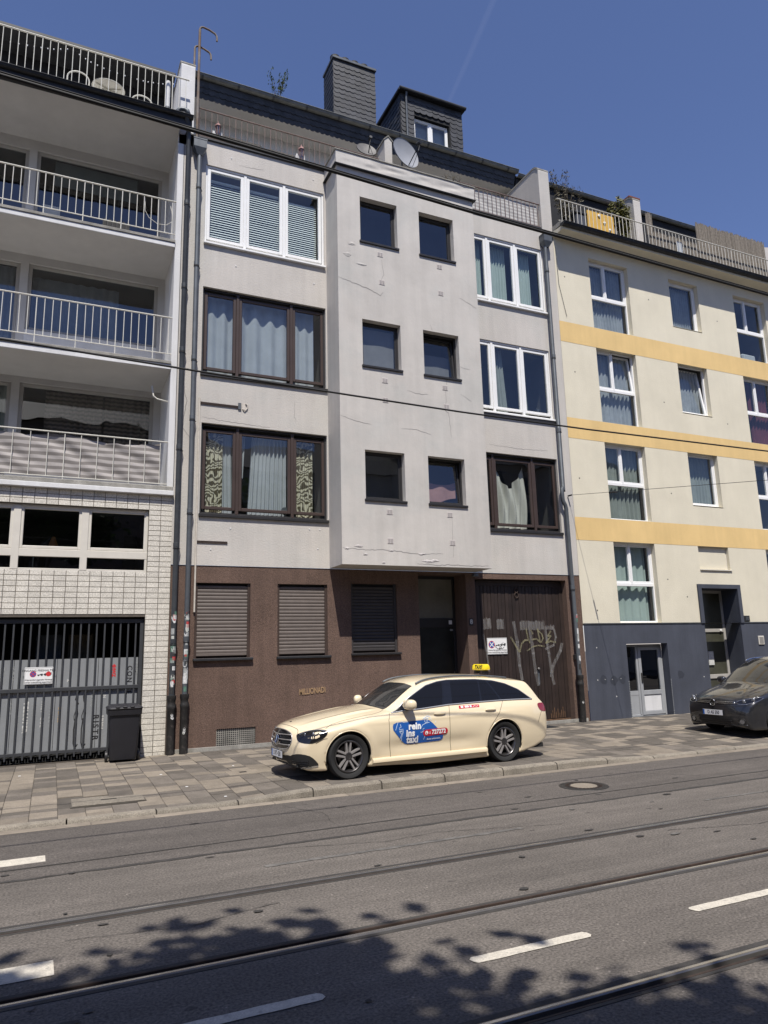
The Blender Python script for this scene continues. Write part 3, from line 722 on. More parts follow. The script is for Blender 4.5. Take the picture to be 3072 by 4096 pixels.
for i, (pts, wd) in enumerate([([(5.74,10.90),(6.1,10.82),(6.5,10.74),(6.85,10.62),(6.92,10.72)],.007),([(6.9,11.6),(6.95,11.2),(6.88,11.05)],.003),([(7.5,8.25),(7.75,8.2),(8.05,8.22)],.003),
      ([(8.55,8.4),(8.57,8.1),(8.5,7.9),(8.62,7.8),(8.68,7.2)],.0035),([(8.58,5.15),(8.58,4.2)],.003),([(7.3,7.25),(7.7,7.28),(8.1,7.2)],.003),([(5.75,7.4),(6.2,7.3),(6.5,7.28)],.003),([(8.6,8.75),(8.6,8.55)],.003),([(8.2,10.1),(8.25,9.95)],.003),
      ([(5.76,4.33),(6.3,4.30),(6.9,4.32),(7.5,4.25),(8.3,4.27)],.004),([(7.6,4.02),(8.2,4.0),(8.5,4.02),(9.0,4.0),(9.55,4.02)],.005),([(9.1,11.0),(9.6,10.8)],.003),([(8.9,9.1),(9.3,9.05)],.002),([(9.0,8.35),(9.3,8.2)],.002)]):
    crack(pts, wd, BY-.003, 30+i)
rr = random.Random(8)
for k, (x, z, sx, sz) in enumerate([(5.85,4.32,.10,.03),(6.15,4.38,.12,.03),(7.75,4.25,.12,.03),(7.9,4.08,.16,.05),(8.05,4.10,.12,.04),(6.3,4.2,.06,.03),(6.95,4.3,.08,.02),(6.75,4.02,.05,.015),(6.1,11.85,.10,.05),(6.0,11.55,.12,.06),(6.35,11.35,.14,.03)]):
    pts = [(x+sx*math.cos(t*.45)*rr.uniform(.5, 1.2), z+sz*math.sin(t*.45)*rr.uniform(.5, 1.2)) for t in range(14)]
    MB().add([(px, BY-.004, pz) for px, pz in pts]+[(x, BY-.016, z+sz*.3)], [(i, (i+1) % 14, 14) for i in range(14)]).build('plaster_flake', flm if k < 8 else MT['stucco_bay'], bay)
for i, pts in enumerate([[(2.32,13.2),(2.36,12.0),(2.30,11.0),(2.34,9.6),(2.30,8.6)],[(2.36,8.4),(2.33,8.0),(2.40,7.6),(2.33,7.0),(2.5,6.75)]]): crack(pts, .006, W-.003, 70+i, cb)
for i, pts in enumerate([[(4.9,7.9),(4.88,7.6),(4.93,7.4)],[(2.75,7.28),(3.4,7.22),(4.3,7.2)],[(3.5,13.8),(4.1,13.86)],[(10.3,7.4),(11.2,7.36),(12.2,7.4)]]): crack(pts, .002, W-.003, 80+i, cb)

# ---- roller shutters
for i, (a, b, c, d, m) in enumerate([(2.70,3.89,1.99,3.58,'shutter'),(4.50,5.68,1.99,3.58,'shutter'),(6.26,7.44,2.02,3.62,'shutter_dark')]):
    rs_ = MB(); y = W+.075
    rs_.box(a+.0, a+.055, y-.02, y+.05, c, d, .004)
    sh = rs_.build('roller_shutter', MT['shutter_dark' if m == 'shutter_dark' else 'brown_frame'], cb)
    MB().box(b-.055, b, y-.02, y+.05, c, d, .004).build('guide_rail', MT['shutter_dark' if m == 'shutter_dark' else 'brown_frame'], sh)
    prof = [(0,-.036),(-.010,-.030),(-.014,-.008),(-.013,.014),(-.006,.030),(0,.033)]
    me = MB(); w_ = (b-a)-.11
    me.add([(s_*w_/2, py, pz) for s_ in (-1, 1) for py, pz in prof], [(j, j+1, 7+j, 6+j) for j in range(5)]); me = me.mesh('slat', MT[m], smooth=False)
    n = 19; zb = c+.10
    for k in range(n):
        link('slat', me, sh, Vector(((a+b)/2, y+.02, zb+.036+k*.076))-wloc(sh))
    MB().box(a+.055, b-.055, y, y+.03, c+.045, c+.10, .006).build('bottom_rail', MT[m], sh)
    MB().box(a-.02, b+.06, W-.06, W+.10, c-.055, c-.002, .008).build('sill', MT['black_frame'] if i == 2 else MT['gutter'], sh)
    MB().quad((a, W+.134, c), (b, W+.134, c), (b, W+.134, d), (a, W+.134, d)).build('box_back', MT['black'], sh)
# cellar vent mesh
cv = MB().box(3.20, 4.03, W+.05, W+.07, .18, .54).build('cellar_vent', MT['gutter'], cb)
gv = MB()
for k in range(20): gv.box(3.205+k*.0415, 3.217+k*.0415, W+.035, W+.05, .18, .54)
for k in range(9): gv.box(3.20, 4.03, W+.036, W+.049, .185+k*.04, .196+k*.04)
gv.build('mesh_grille', MT['concrete'], cv)
# MILLIONADI stencil
MT['stencil'] = mat('ochre_stencil', (.33,.215,.115), .9, var=.15, vs=25)
wall_text('stencil_text', 'MILLIONADI', .18, 5.30, 1.22, W-.0005, MT['stencil'], cb, .003, 1.0, .05, sx=.62)

# ---- entrance recess and door
DY = 16.08
er = MB()
er.quad((8.03,W+.03,.1),(8.03,DY+.1,.1),(8.03,DY+.1,3.9),(8.03,W+.03,3.9)); er.quad((9.37,W+.03,.1),(9.37,W+.03,3.9),(9.37,DY+.1,3.9),(9.37,DY+.1,.1))
er.quad((8.03,W+.03,3.9),(8.03,DY+.1,3.9),(9.37,DY+.1,3.9),(9.37,W+.03,3.9))
er.build('entrance_recess', MT['brown'], cb)
MB().box(8.03, 9.37, W-.02, DY+.1, .05, .20, .01).build('doorstep', MT['concrete'], cb)
MT['door_green'] = mat('dark_green_glass_door', (.018,.020,.018), .25, var=.25, vs=3)
MT['door_panel'] = mat('olive_frosted_glass', (.15,.145,.12), .35, var=.2, vs=2)
dr = MB().box(8.03, 8.10, DY, DY+.08, .2, 3.9, .005).box(9.30, 9.37, DY, DY+.08, .2, 3.9, .005).box(8.10, 9.30, DY, DY+.08, 2.60, 2.83, .005).box(8.10, 9.30, DY, DY+.08, 3.82, 3.9, .005).build('entrance_door', MT['black_frame'], cb)
MB().box(8.10, 9.30, DY+.03, DY+.05, 2.83, 3.82).build('transom_panel', MT['door_panel'], dr)
MB().box(8.10, 9.30, DY+.02, DY+.06, .2, 2.60, .005).build('door_leaf', MT['door_green'], dr)
MB().box(9.16, 9.25, DY-.004, DY+.01, 2.68, 2.78).build('notice', MT['sign_white'], dr)
for x, z in ((8.15, 2.52), (8.15, 2.46), (9.22, 2.54), (9.26, 2.54)): MB().lathe([(.028,0),(.026,-.006),(.001,-.007)], (x, DY+.02, z), 'y', 12).build('sticker', MT['chalk_dim'], dr)
MB().tube([(9.24, DY-.03, 1.25), (9.24, DY-.05, 1.32), (9.24, DY-.05, 1.50)], .012, 8).build('handle', MT['steel'], dr)
MB().box(9.42, 9.53, W-.004, W+.014, 2.62, 2.80, .003).build('house_number_plate', MT['black_frame'], cb)
wall_text('house_number', '8', .16, 9.475, 2.71, W-.006, MT['chalk'], cb, .003)
MB().box(9.56, 9.70, W-.09, W+.01, 3.84, 3.91, .01).build('lamp_bracket', MT['zinc'], cb)

# ---- garage door of upright planks
GY = W+.20
MT['plank'] = mat('dark_brown_plank', (.027,.018,.015), .55, var=.22, vs=3, rnd=.14, streak=.25, bump=.2, bs=30)
MT['plank_worn'] = mat('worn_plank_foot', (.10,.055,.03), .8, var=.4, vs=12)
gd = thing('garage_door', 'dark brown plank garage door with faded graffiti in the brown ground floor', 'garage door', (11.1, GY, .1))
MB().box(9.64, 12.50, GY+.03, GY+.08, .1, 3.80).build('backing', MT['black'], gd)
n = 24; pw = 2.60/n; x = 9.78
me = MB().box(-pw/2+.004, pw/2-.004, -.012, .02, 0, 3.42, .006).mesh('plank', MT['plank'])
for k in range(n): link('plank', me, gd, Vector((9.78+pw*(k+.5), GY+.01+(.006 if k % 2 else 0), .22))-wloc(gd))
MB().box(9.66, 9.78, GY-.01, GY+.05, .12, 3.75, .006).box(12.38, 12.50, GY-.01, GY+.05, .12, 3.75, .006).box(9.78, 12.38, GY-.012, GY+.05, 3.64, 3.78, .006).build('door_frame', MT['plank'], gd)
MB().box(9.66, 12.48, GY-.03, GY+.02, .12, .215, .006).build('kick_rail', MT['plank_worn'], gd)
for k in range(9): MB().box(11.85+k*.055, 11.875+k*.055, GY-.0145, GY-.010, .24, .36+.18*((k*7) % 5)/5).build('wear_mark', MT['plank_worn'], gd)
MB().lathe([(.03,0),(.034,-.02),(.034,-.05),(.02,-.06),(.001,-.06)], (11.55, GY-.004, 1.50), 'y', 14).build('door_knob', MT['steel'], gd, smooth=True)
MB().box(11.52, 11.58, GY-.016, GY-.004, 1.10, 1.46, .004).build('lock_plate', MT['zinc'], gd)
# number 8 made of two iron rings
mb = MB()
for zc, r_ in ((3.53, .062), (3.40, .070)):
    pts = [(11.0+r_*.8*math.cos(t*math.pi/9), GY-.02, zc+r_*math.sin(t*math.pi/9)) for t in range(19)]
    mb.tube(pts, .014, 6, False)
mb.build('house_number', MT['rust_steel'], gd)
# no-parking sign
def parking_sign(parent, x0, x1, z0, z1, y, lines, title=None, wheel=False):
    sg = MB().box(x0, x1, y-.006, y, z0, z1, .003).build('sign_plate', MT['sign_white'], parent)
    yy = y-.0075; w_ = x1-x0; h = z1-z0; zc = z0+h*.60
    bd = MB()
    for a, b, c, d in ((x0+.008,x1-.008,z1-.014,z1-.010),(x0+.008,x1-.008,z0+.010,z0+.014),(x0+.008,x0+.012,z0+.010,z1-.010),(x1-.012,x1-.008,z0+.010,z1-.010)): bd.quad((a,yy,c),(b,yy,c),(b,yy,d),(a,yy,d))
    bd.build('sign_border', MT['ink_soft'], sg)
    cx = x0+w_*(.22 if not wheel else .30); rr_ = h*(.20 if not wheel else .155)
    MB().add([(cx+rr_*1.15*math.cos(t*.262), yy, zc+rr_*1.15*math.sin(t*.262)) for t in range(24)], [tuple(range(24))]).build('emblem_ring', MT['red'], sg)
    MB().add([(cx+rr_*.95*math.cos(t*.262), yy-.0008, zc+rr_*.95*math.sin(t*.262)) for t in range(24)], [tuple(range(24))]).build('emblem_disc', MT['blue'], sg)
    cr_ = MB(); stroke(cr_, [(cx-rr_*.62, zc+rr_*.62), (cx+rr_*.62, zc-rr_*.62)], rr_*.26, yy-.0016); stroke(cr_, [(cx-rr_*.62, zc-rr_*.62), (cx+rr_*.62, zc+rr_*.62)], rr_*.26, yy-.0022)
    cr_.build('emblem_cross', MT['sign_white'] if not wheel else MT['red'], sg)
    tt = MB(); u = w_/10; ox = x0+w_*(.42 if not wheel else .45); oz = zc-h*.03
    for poly in ([(0,0),(.9*u,0),(1.2*u,.25*u),(1.9*u,.3*u),(2.0*u,-.25*u),(0,-.3*u)], [(2.2*u,-.2*u),(5*u,-.2*u),(5*u,.7*u),(4.4*u,.75*u),(4.2*u,.3*u),(2.2*u,.2*u)], [(2.4*u,.25*u),(3.9*u,1.0*u),(4.0*u,.85*u),(2.7*u,.2*u)]):
        tt.add([(ox+px, yy, oz+pz) for px, pz in poly], [tuple(range(len(poly)))])
    for px in (.4, 1.6, 2.8, 4.5): tt.add([(ox+px*u+.28*u*math.cos(t*.6), yy-.0006, oz-.3*u+.28*u*math.sin(t*.6)) for t in range(10)], [tuple(range(10))])
    tt.build('tow_truck_print', MT['ink'], sg)
    if title: wall_text('sign_text', title, h*.17, (x0+x1)/2, z1-h*.20, yy, MT['ink'], sg, .0008, 1.05)
    for i, s_ in enumerate(lines): wall_text('sign_text', s_, h*.125, (x0+x1)/2, z0+h*(.26-.14*i), yy, MT['ink'], sg, .0006, 1.0, sx=.80)
    return sg
ps = thing('parking_sign', 'white no-parking tow-away sign screwed to the brown garage door', 'sign', (10.33, GY-.02, 2.1))
parking_sign(ps, 10.02, 10.62, 1.90, 2.31, GY-.016, ['Unberechtigt geparkte Fahrzeuge', 'werden kostenpflichtig abgeschleppt'])
sc_ = MB(); stroke(sc_, [(10.24,2.13),(10.27,2.08),(10.33,2.04),(10.40,2.03),(10.44,2.07),(10.40,2.10),(10.37,2.05),(10.47,2.04),(10.52,2.08)], .010, GY-.026); sc_.build('scribble', MT['ink_soft'], ps)
# graffiti on the door
def gx(px): return 9.89+(px-1880-100*460/1659)/ (2340-1880)*3.50      # spread of the paint along the door
gff = MB(); Yg = GY-.0165
for pts, wd in (([(10.75,2.32),(10.98,1.96),(11.02,1.96)],.05),([(11.0,1.96),(11.08,2.16),(11.18,2.24),(11.30,2.24),(11.24,2.52)],.045),([(11.30,2.24),(11.33,2.17)],.04),([(11.38,2.5),(11.44,2.40)],.04),
    ([(11.40,2.25),(11.55,2.27),(11.66,2.18),(11.60,2.52),(11.62,2.50)],.04),([(11.60,2.50),(11.72,2.40),(11.76,2.28),(11.70,2.18)],.04),([(12.02,2.46),(11.92,2.34),(12.02,2.34),(11.85,2.16),(12.0,2.20),(12.16,2.17)],.045),([(11.24,1.97),(11.42,2.07),(11.60,2.10),(11.78,2.07)],.035)):
    stroke(gff, pts, wd, Yg)

def spray(colr, op):
    def fn(N, L, b):
        g = N.new('ShaderNodeNewGeometry'); mp = N.new('ShaderNodeMapping'); mp.inputs['Scale'].default_value = (22, 1, 1.4); L.new(g.outputs['Position'], mp.inputs[0])
        n = N.new('ShaderNodeTexNoise'); n.inputs['Scale'].default_value = 1.5; n.inputs['Detail'].default_value = 6; n.inputs['Roughness'].default_value = .7; L.new(mp.outputs[0], n.inputs['Vector'])
        r = N.new('ShaderNodeMapRange'); L.new(n.outputs['Fac'], r.inputs[0]); r.inputs[1].default_value = .36; r.inputs[2].default_value = .70; r.inputs[3].default_value = .05; r.inputs[4].default_value = op
        b.inputs['Base Color'].default_value = (*colr, 1); b.inputs['Roughness'].default_value = .85; L.new(r.outputs[0], b.inputs['Alpha'])
    return fn
MT['graf_white'] = node_mat('worn_white_spray', spray((.40,.39,.38), .42))
MT['graf_gold'] = node_mat('gold_spray', spray((.27,.25,.15), .95)); gff.build('graffiti_tag', MT['graf_gold'], gd)
gwh = MB(); rg = random.Random(2)
def raggedy(x0, x1, z0, z1):
    n = max(2, int((x1-x0)/.03))
    for i in range(n):
        xa, xb = x0+(x1-x0)*i/n, x0+(x1-x0)*(i+1)/n
        gwh.quad((xa,Yg+.001,z0-rg.uniform(0,.04)),(xb,Yg+.001,z0-rg.uniform(0,.04)),(xb,Yg+.001,z1+rg.uniform(0,.06)),(xa,Yg+.001,z1+rg.uniform(0,.06)))
raggedy(9.94,10.18,2.56,2.78); raggedy(10.34,10.56,2.56,2.74); raggedy(11.05,11.85,2.52,2.70); raggedy(11.86,12.15,2.52,2.58)
for pts, wd in (([(10.86,2.70),(10.94,2.2),(10.97,1.6),(11.02,1.25)],.09),([(11.36,2.52),(11.42,1.9),(11.46,1.4),(11.52,1.1)],.09),([(11.84,2.55),(11.92,1.9),(11.96,1.4),(12.02,1.1)],.08),([(12.36,2.12),(12.30,1.95),(12.02,1.55),(11.95,1.3)],.09),([(12.14,2.50),(12.18,2.3),(12.10,2.1),(11.82,2.0)],.06),([(9.92,2.4),(9.99,2.0),(10.04,1.5)],.05)): stroke(gwh, pts, wd, Yg+.001)
gwh.build('graffiti_smear', MT['graf_white'], gd)
MB().box(12.56, 12.68, W-.08, W+.012, 1.70, 1.84, .01).build('key_box', MT['black_frame'], cb)

# cable ducts and fixings on the grey wall
MT['duct'] = mat('cream_cable_duct', (.48,.44,.39), .7, var=.15, vs=6)
MB().box(2.665, 2.70, W-.03, W-.001, 2.95, 7.72, .004).build('cable_duct', MT['duct'], cb)
MB().box(2.70, 3.55, W-.028, W-.001, 7.60, 7.625, .003).box(2.70, 3.55, W-.025, W-.001, 7.575, 7.592, .003).build('cable_duct', MT['brown_frame'], cb)
MB().box(3.55, 3.62, W-.03, W-.001, 7.54, 7.70, .004).build('lamp_mount', MT['zinc'], cb)
mb = MB(); mb.box(3.64, 3.72, W-.01, W-.001, 7.55, 7.71, .004); mb.tube([(3.72,W-.015,7.70),(3.77,W-.02,7.66),(3.76,W-.02,7.58),(3.70,W-.02,7.52),(3.66,W-.02,7.56)], .012, 6)
mb.build('lamp_mount', MT['duct'], cb)
MB().box(2.70, 3.36, W-.022, W-.001, 4.465, 4.482, .003).box(2.70, 3.36, W-.022, W-.001, 4.435, 4.455, .003).build('cable_duct', MT['brown_frame'], cb)
for x, z in ((3.45,11.1),(5.4,11.05),(3.42,4.78),(5.25,4.85),(5.5,4.85),(5.45,4.4),(3.0,4.3),(3.3,13.95),(5.4,13.95)):
    MB().lathe([(.018,0),(.016,-.008),(.001,-.01)], (x, W-.001, z), 'y', 8).build('wall_plug', MT['white_plaster'], cb)
# ------------------------------------------------------------------ shared builders
def railing(parent, x0, x1, y, zb, zt, sp, m, r=.009, low_every=0, zlow=0, bottom=True, flat=True, toplabel=None):
    mb = MB()
    mb.box(x0, x1, y-.02, y+.02, zt-.012, zt+.008, .003) if flat else mb.tube([(x0, y, zt), (x1, y, zt)], .018, 8)
    if bottom: mb.box(x0, x1, y-.012, y+.012, zb-.008, zb+.008, .002)
    ra = mb.build('railing', m, parent)
    me = MB().tube([(0, 0, zb-zt), (0, 0, -.006)], r, 6).mesh('baluster', m); me2 = MB().tube([(0, 0, zlow-zt), (0, 0, -.006)], r*1.25, 6).mesh('baluster', m)
    n = int((x1-x0)/sp); k = 0; x = x1-sp*.5
    while x > x0:
        link('baluster', me2 if low_every and k % low_every == 2 else me, ra, Vector((x+random.uniform(-.004,.004), y, zt))-wloc(ra), (0, random.uniform(-.006,.006), 0)); x -= sp; k += 1
    return ra

def cloth_panel(name, label, x0, x1, y, zb, zt, m, sag=.05, amp=.02, seed=0, cat='cloth screen'):
    r = random.Random(seed); a = [(r.uniform(3, 14), r.uniform(4, 22), r.uniform(0, 6), r.uniform(.2, 1)) for _ in range(7)]
    def fn(u, v):
        x = x0+(x1-x0)*u
        d = sum(w_*math.sin(fx*x+fz*(zb+(zt-zb)*v)+p) for fx, fz, p, w_ in a)/3.5
        scal = abs(math.sin(u*(x1-x0)/.31*math.pi))
        top = zt-sag*(.35+.65*(1-scal))*.7 - (.10*sst(.55, .7, u)*(.5+.5*math.sin(u*23)) if sag > .04 else 0)
        return (x, y+amp*d, zb+(top-zb)*v+.012*math.sin(u*40+seed)*(1-v))
    mb = MB(); mb.grid(fn, int((x1-x0)*24), 16)
    return tag(mb.build(name, m, None, smooth=True), label, cat)

def slate_mesh(w_, h, rev=False):
    # one slate with a rounded lower corner, hanging from its top edge (x right, z up, face towards -y)
    pts = [(-w_*.5, 0), (w_*.5, 0), (w_*.5, -h*.55), (w_*.38, -h*.86), (w_*.12, -h), (-w_*.22, -h*.99), (-w_*.5, -h*.80)]
    if rev: pts = [(-x, z) for x, z in pts][::-1]
    n = len(pts); vs = [(x, -.005-.020*(-z/h), z) for x, z in pts]+[(x, .006-.020*(-z/h), z) for x, z in pts]
    return MB().add(vs, [tuple(range(n))]+[(i, (i+1) % n, n+(i+1) % n, n+i) for i in range(n)]).mesh('slate', MT['slate'])
def slate_field(parent, p0, ux, nz, w_, h, cols, rows, pitch_x, pitch_z, rz, mesh, skip=None, tiltx=0.0):
    """slates laid from p0 (top left) along ux (unit vector), going down rows; rz turns the slate to face outwards"""
    for j in range(rows):
        for i in range(cols):
            if skip and skip(i, j): continue
            p = Vector(p0)+Vector(ux)*(pitch_x*(i+.5)+random.uniform(-.006,.006))+Vector(nz)*(pitch_z*j)
            link('slate', mesh, parent, p-wloc(parent), (tiltx+random.uniform(-.02,.02), random.uniform(-.02,.02), rz))

# ------------------------------------------------------------------ left building
lb = thing('apartment_building', 'white balcony house with cream tiled ground floor and barred gate', 'building', (-1.9, W, .1))
win_h = (-6, 1.70, 3.77, 5.09, .09); gate_h = (-6, 1.70, .14, 2.86, .20)
mb = MB(); wall_holes(mb, -6, 2.185, 0.05, 5.42, W+.010, [win_h, gate_h], .1); grout = mb.build('tiled_wall', MT['grout'], lb)
TW, TH = .2185, .1092
cols_ = [1.7-TW*k for k in range(1, 34)]+[1.7, 1.7+.24]
tme = {}
def tile_mesh(w_, h):
    if (w_, h) not in tme:
        a, b = w_/2-.004, h/2-.004; e = .004
        tme[w_, h] = MB().add([(-a,0,-b),(a,0,-b),(a,0,b),(-a,0,b),(-a+e,-.010,-b+e),(a-e,-.010,-b+e),(a-e,-.010,b-e),(-a+e,-.010,b-e)], [(4,5,6,7),(0,1,5,4),(1,2,6,5),(2,3,7,6),(3,0,4,7)]).mesh('tile', MT['tile'])
    return tme[w_, h]
tl = []
for c_ in cols_:
    w_ = .24 if c_ > 1.69 else TW
    z = 5.42-TH/2
    while z > .12:
        x = c_+w_/2
        inside = c_ < 1.69 and (3.77 < z < 5.09 or z < 2.86)
        if not inside: tl.append((x, z, round(w_, 4)))
        z -= TH
vis = sorted(tl, key=lambda t: 0 if -20 < project(t[0], W, t[1])[0] < 800 else 1)
nv = sum(1 for t in tl if -20 < project(t[0], W, t[1])[0] < 800)
for x, z, w_ in vis[:min(298, nv)]: link('tile', tile_mesh(w_, TH), grout, Vector((x, W+.009, z))-wloc(grout), (random.uniform(-.004,.004), 0, random.uniform(-.005,.005)))
tf = MB()
for x, z, w_ in vis[min(298, nv):]: tf.box(x-w_/2+.004, x+w_/2-.004, W, W+.009, z-TH/2+.004, z+TH/2-.004)
tf.build('tile_field', MT['tile'], grout, kind='stuff')
MB().box(-6, 2.185, W+.02, W+.35, .05, .14).build('gate_threshold', MT['concrete'], lb)
# strip window
cells = []; bars = [(-6, 1.70, 4.05, 4.20)]
for k in range(4):
    a = .47-1.24*k
    bars.append((a-.068, a+.068, 3.79, 5.07))
    cells.append((a+.06, a+1.24-(.06 if k else .03), 4.205, 5.055)); 
window(lb, -6, 1.70, 3.77, 5.09, W+.07, MT['cream_frame'], cells, .05, .06, bars, .07, (MT['cream_frame'], .06, .0, .03), MT['glass_dark'])
mp = MB(); mp.quad((-6, W+.11, 3.82), (1.66, W+.11, 3.82), (1.66, W+.11, 4.05), (-6, W+.11, 4.05)); mp.build('pane', MT['glass_dark'], lb)
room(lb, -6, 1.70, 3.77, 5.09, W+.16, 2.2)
dl = thing('desk_lamp', 'orange desk lamp on a jointed arm behind the strip window above the gate', 'lamp', (-.3, W+.5, 3.85))
MB().tube([(-.45,W+.5,3.8),(-.45,W+.5,4.2),(-.15,W+.5,4.5)], .012, 6).build('arm', MT['zinc'], dl)
MT['orange'] = mat('orange_lamp', (.45,.18,.04), .5)
MB().lathe([(.03,.06),(.05,.0),(.10,-.14)], (-.10, W+.5, 4.46), n=16).build('lamp_shade', MT['orange'], dl, smooth=True)

# balconies
BK = 17.05
for z0, z1 in ((8.28, 8.46), (11.25, 11.42)):
    MB().box(-6, 2.04, W+.002, BK, z0, z1, .004).build('balcony_slab', MT['soffit'], lb)
    MB().box(-6, 2.04, W-.03, W+.001, z0+.0, z1-.06, .008).build('slab_edge', MT['white_plaster'], lb)
    MB().box(-6, 2.04, W-.05, W+.10, z1-.058, z1+.012, .008).build('edge_flashing', MT['concrete'], lb)
MB().box(-6, 2.18, W-.10, BK, 5.42, 5.52, .008).build('balcony_slab', MT['white_plaster'], lb)
MB().box(-6, 2.16, W-.07, W+.3, 5.522, 5.62, .012).build('ledge', MT['concrete'], lb)
MB().box(2.04, 2.182, W, BK, 5.63, 14.25).build('side_wall', MT['white_plaster'], lb)
bh = []
for zf, zp, zt in ((11.43, 12.25, 14.0), (8.47, 9.42, 11.05), (5.53, 6.45, 8.15)):
    bh += [(-.99, 1.88, zp, zt), (-2.2, -1.16, zf+.05, zt-.02), (-5.2, -2.4, zp, zt)]
mb = MB(); wall_holes(mb, -6, 2.04, 5.5, 14.25, BK, bh, .08); mb.build('balcony_wall', MT['soffit'], lb)
for i, h in enumerate(bh):
    a, b, c, d = h
    window(lb, a, b, c, d, BK+.04, MT['grey_frame'], [(a+.03, b-.03, c+.03, d-.03)], .05, .05, (), .06, None, MT['glass_dark' if i < 6 else 'glass'])
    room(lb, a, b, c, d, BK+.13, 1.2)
MB().box(-.99, 1.88, BK-.01, BK-.001, 8.5, 9.42, .004).build('parapet_panel', MT['white_plaster'], lb)
for zt, zb, zl in ((12.44, 11.60, 11.35), (9.53, 8.66, 8.40)):
    railing(lb, -6, 2.04, W+.02, zb, zt, .157, MT['rail_white'], .0085, 5, zl)
railing(lb, -6, 2.04, W+.02, 5.68, 6.62, .315, MT['rail_white'], .0075, 4, 5.55)
cloth_panel('balcony_cloth', 'grey striped cloth screen tied to the lowest balcony railing', -6, 1.90, W+.055, 5.70, 6.60, MT['screen_cloth'], .045, .045, 3)
cm = MT['brown_curtain']
curtain('brown striped curtain behind the lowest balcony window, wide piece', -.46, .76, 6.5, 8.10, BK+.25, cm, 9, .03)
curtain('brown striped curtain behind the lowest balcony window, piece by the side wall', .80, 1.82, 6.5, 8.10, BK+.25, cm, 7, .03)
curtain('dark grey curtain in the balcony door of the middle balcony', -2.1, -1.25, 8.6, 11.0, BK+.25, MT['grey_sheer'], 6, .03)
curtain('pale long curtain in the balcony door of the lowest balcony', -2.1, -1.25, 5.7, 8.1, BK+.25, MT['dark_curtain'], 6, .03)
curtain('grey net curtain behind the wide window of the middle balcony', -.9, 1.0, 9.5, 10.9, BK+.35, MT['grey_sheer'], 8, .03)
curtain('dark roller blind behind the wide window of the top balcony', -.6, 1.3, 13.3, 13.95, BK+.2, MT['dark_curtain'], 1, .01, name='roller_blind', cat='blind')
nb = MB().box(-.80, -.42, BK-.012, BK-.002, 12.28, 12.62, .003).build('notice_sheet', MT['white_sheer']); tag(nb, 'pale notice sheet leaning on the top balcony window', 'notice')
bx = thing('storage_crate', 'black slatted crate standing on the top balcony floor', 'crate', (.75, 16.2, 11.43))
for k in range(6): MB().box(.52+k*.10, .58+k*.10, 16.05, 16.08, 11.43, 11.98, .004).build('slat', MT['black'], bx)
MB().box(.50, 1.08, 16.08, 16.45, 11.43, 11.95).build('shell', MT['black_frame'], bx)
cab = MB(); cab.tube([(1.35, W+.06, 12.40), (1.36, W+.08, 12.1), (1.45, W+.1, 11.95), (1.65, W+.1, 11.83), (1.85, W+.08, 11.84), (1.98, W+.06, 11.95), (1.95, W+.06, 12.2), (1.9, W+.06, 12.4)], .007, 5)
tag(cab.build('hanging_cable', MT['rail_white'], smooth=True), 'loose white cable looped over the top balcony railing', 'cable')
pp = MB(); pp.tube([(2.03, W+.25, 7.62), (1.80, W+.25, 7.66), (1.72, W+.25, 7.72), (1.68, W+.25, 7.95)], .018, 8)
tag(pp.build('bent_pipe', MT['rail_white'], smooth=True), 'short bent white pipe on the side wall of the lowest balcony', 'pipe')

# roof terrace of the left building
MB().box(-6, 2.04, 15.28, 17.3, 14.25, 14.45).build('roof_slab', MT['soffit'], lb)
fa = MB(); fa.box(-6, 2.30, 15.22, 15.30, 14.235, 14.56, .01); fa.build('roof_fascia', MT['gutter'], lb)
gt = MB(); gt.lathe([(.07, -6), (.07, 2.32)], (0, 15.19, 14.53), 'x', 12, math.pi, 2*math.pi); gt.tube([(-6, 15.115, 14.53), (2.32, 15.115, 14.53)], .012, 6); gt.build('roof_gutter', MT['gutter'], lb)
railing(lb, -6, 2.22, 15.30, 14.66, 15.60, .155, MT['rail_white'], .0085, 6, 14.5)
MB().box(-6, 2.04, 17.17, 17.3, 14.45, 15.2).build('terrace_parapet', MT['soffit'], lb)
MT['slate_wall'] = mat('dark_slate_wall', (.012,.012,.014), .8, var=.25, vs=5)
MB().prism([(17.22, 16.0), (17.26, 17.0), (17.9, 17.34), (17.9, 16.0)], 'x', -6, 2.04).build('mansard', MT['slate_wall'], lb)
MB().box(-6, 2.04, 16.42, 17.40, 16.62, 16.70, .01).build('shade_overhang', MT['gutter'], lb)  # overhang added to throw shade on the dark terrace wall behind it
lg = thing('string_lights', 'string of small bulbs hung along the roof terrace of the balcony house', 'string lights', (0, 15.9, 15.9))
pts = [(-2.6, 15.9, 15.80), (-1.69, 15.9, 15.76), (-1.2, 15.9, 15.83), (-.8, 15.9, 15.9), (-.39, 15.9, 16.06), (0, 15.9, 15.87), (.41, 15.9, 15.78), (.9, 15.9, 15.76), (1.3, 15.9, 15.77), (1.64, 15.9, 15.83), (2.0, 15.9, 15.95)]
MB().tube(pts, .004, 4).build('cord', MT['black'], lg)
bme = MB().lathe([(.001,.02),(.011,.013),(.012,-.003),(.001,-.02)], (0,0,0), n=8).mesh('bulb', MT['white_frame'], smooth=True)
for a, b in zip(pts[:-1], pts[1:]):
    for t in (.1, .45, .8): link('bulb', bme, lg, Vector(a).lerp(Vector(b), t)-Vector((0, 15.9, 15.9))+Vector((0, 0, -.03)))
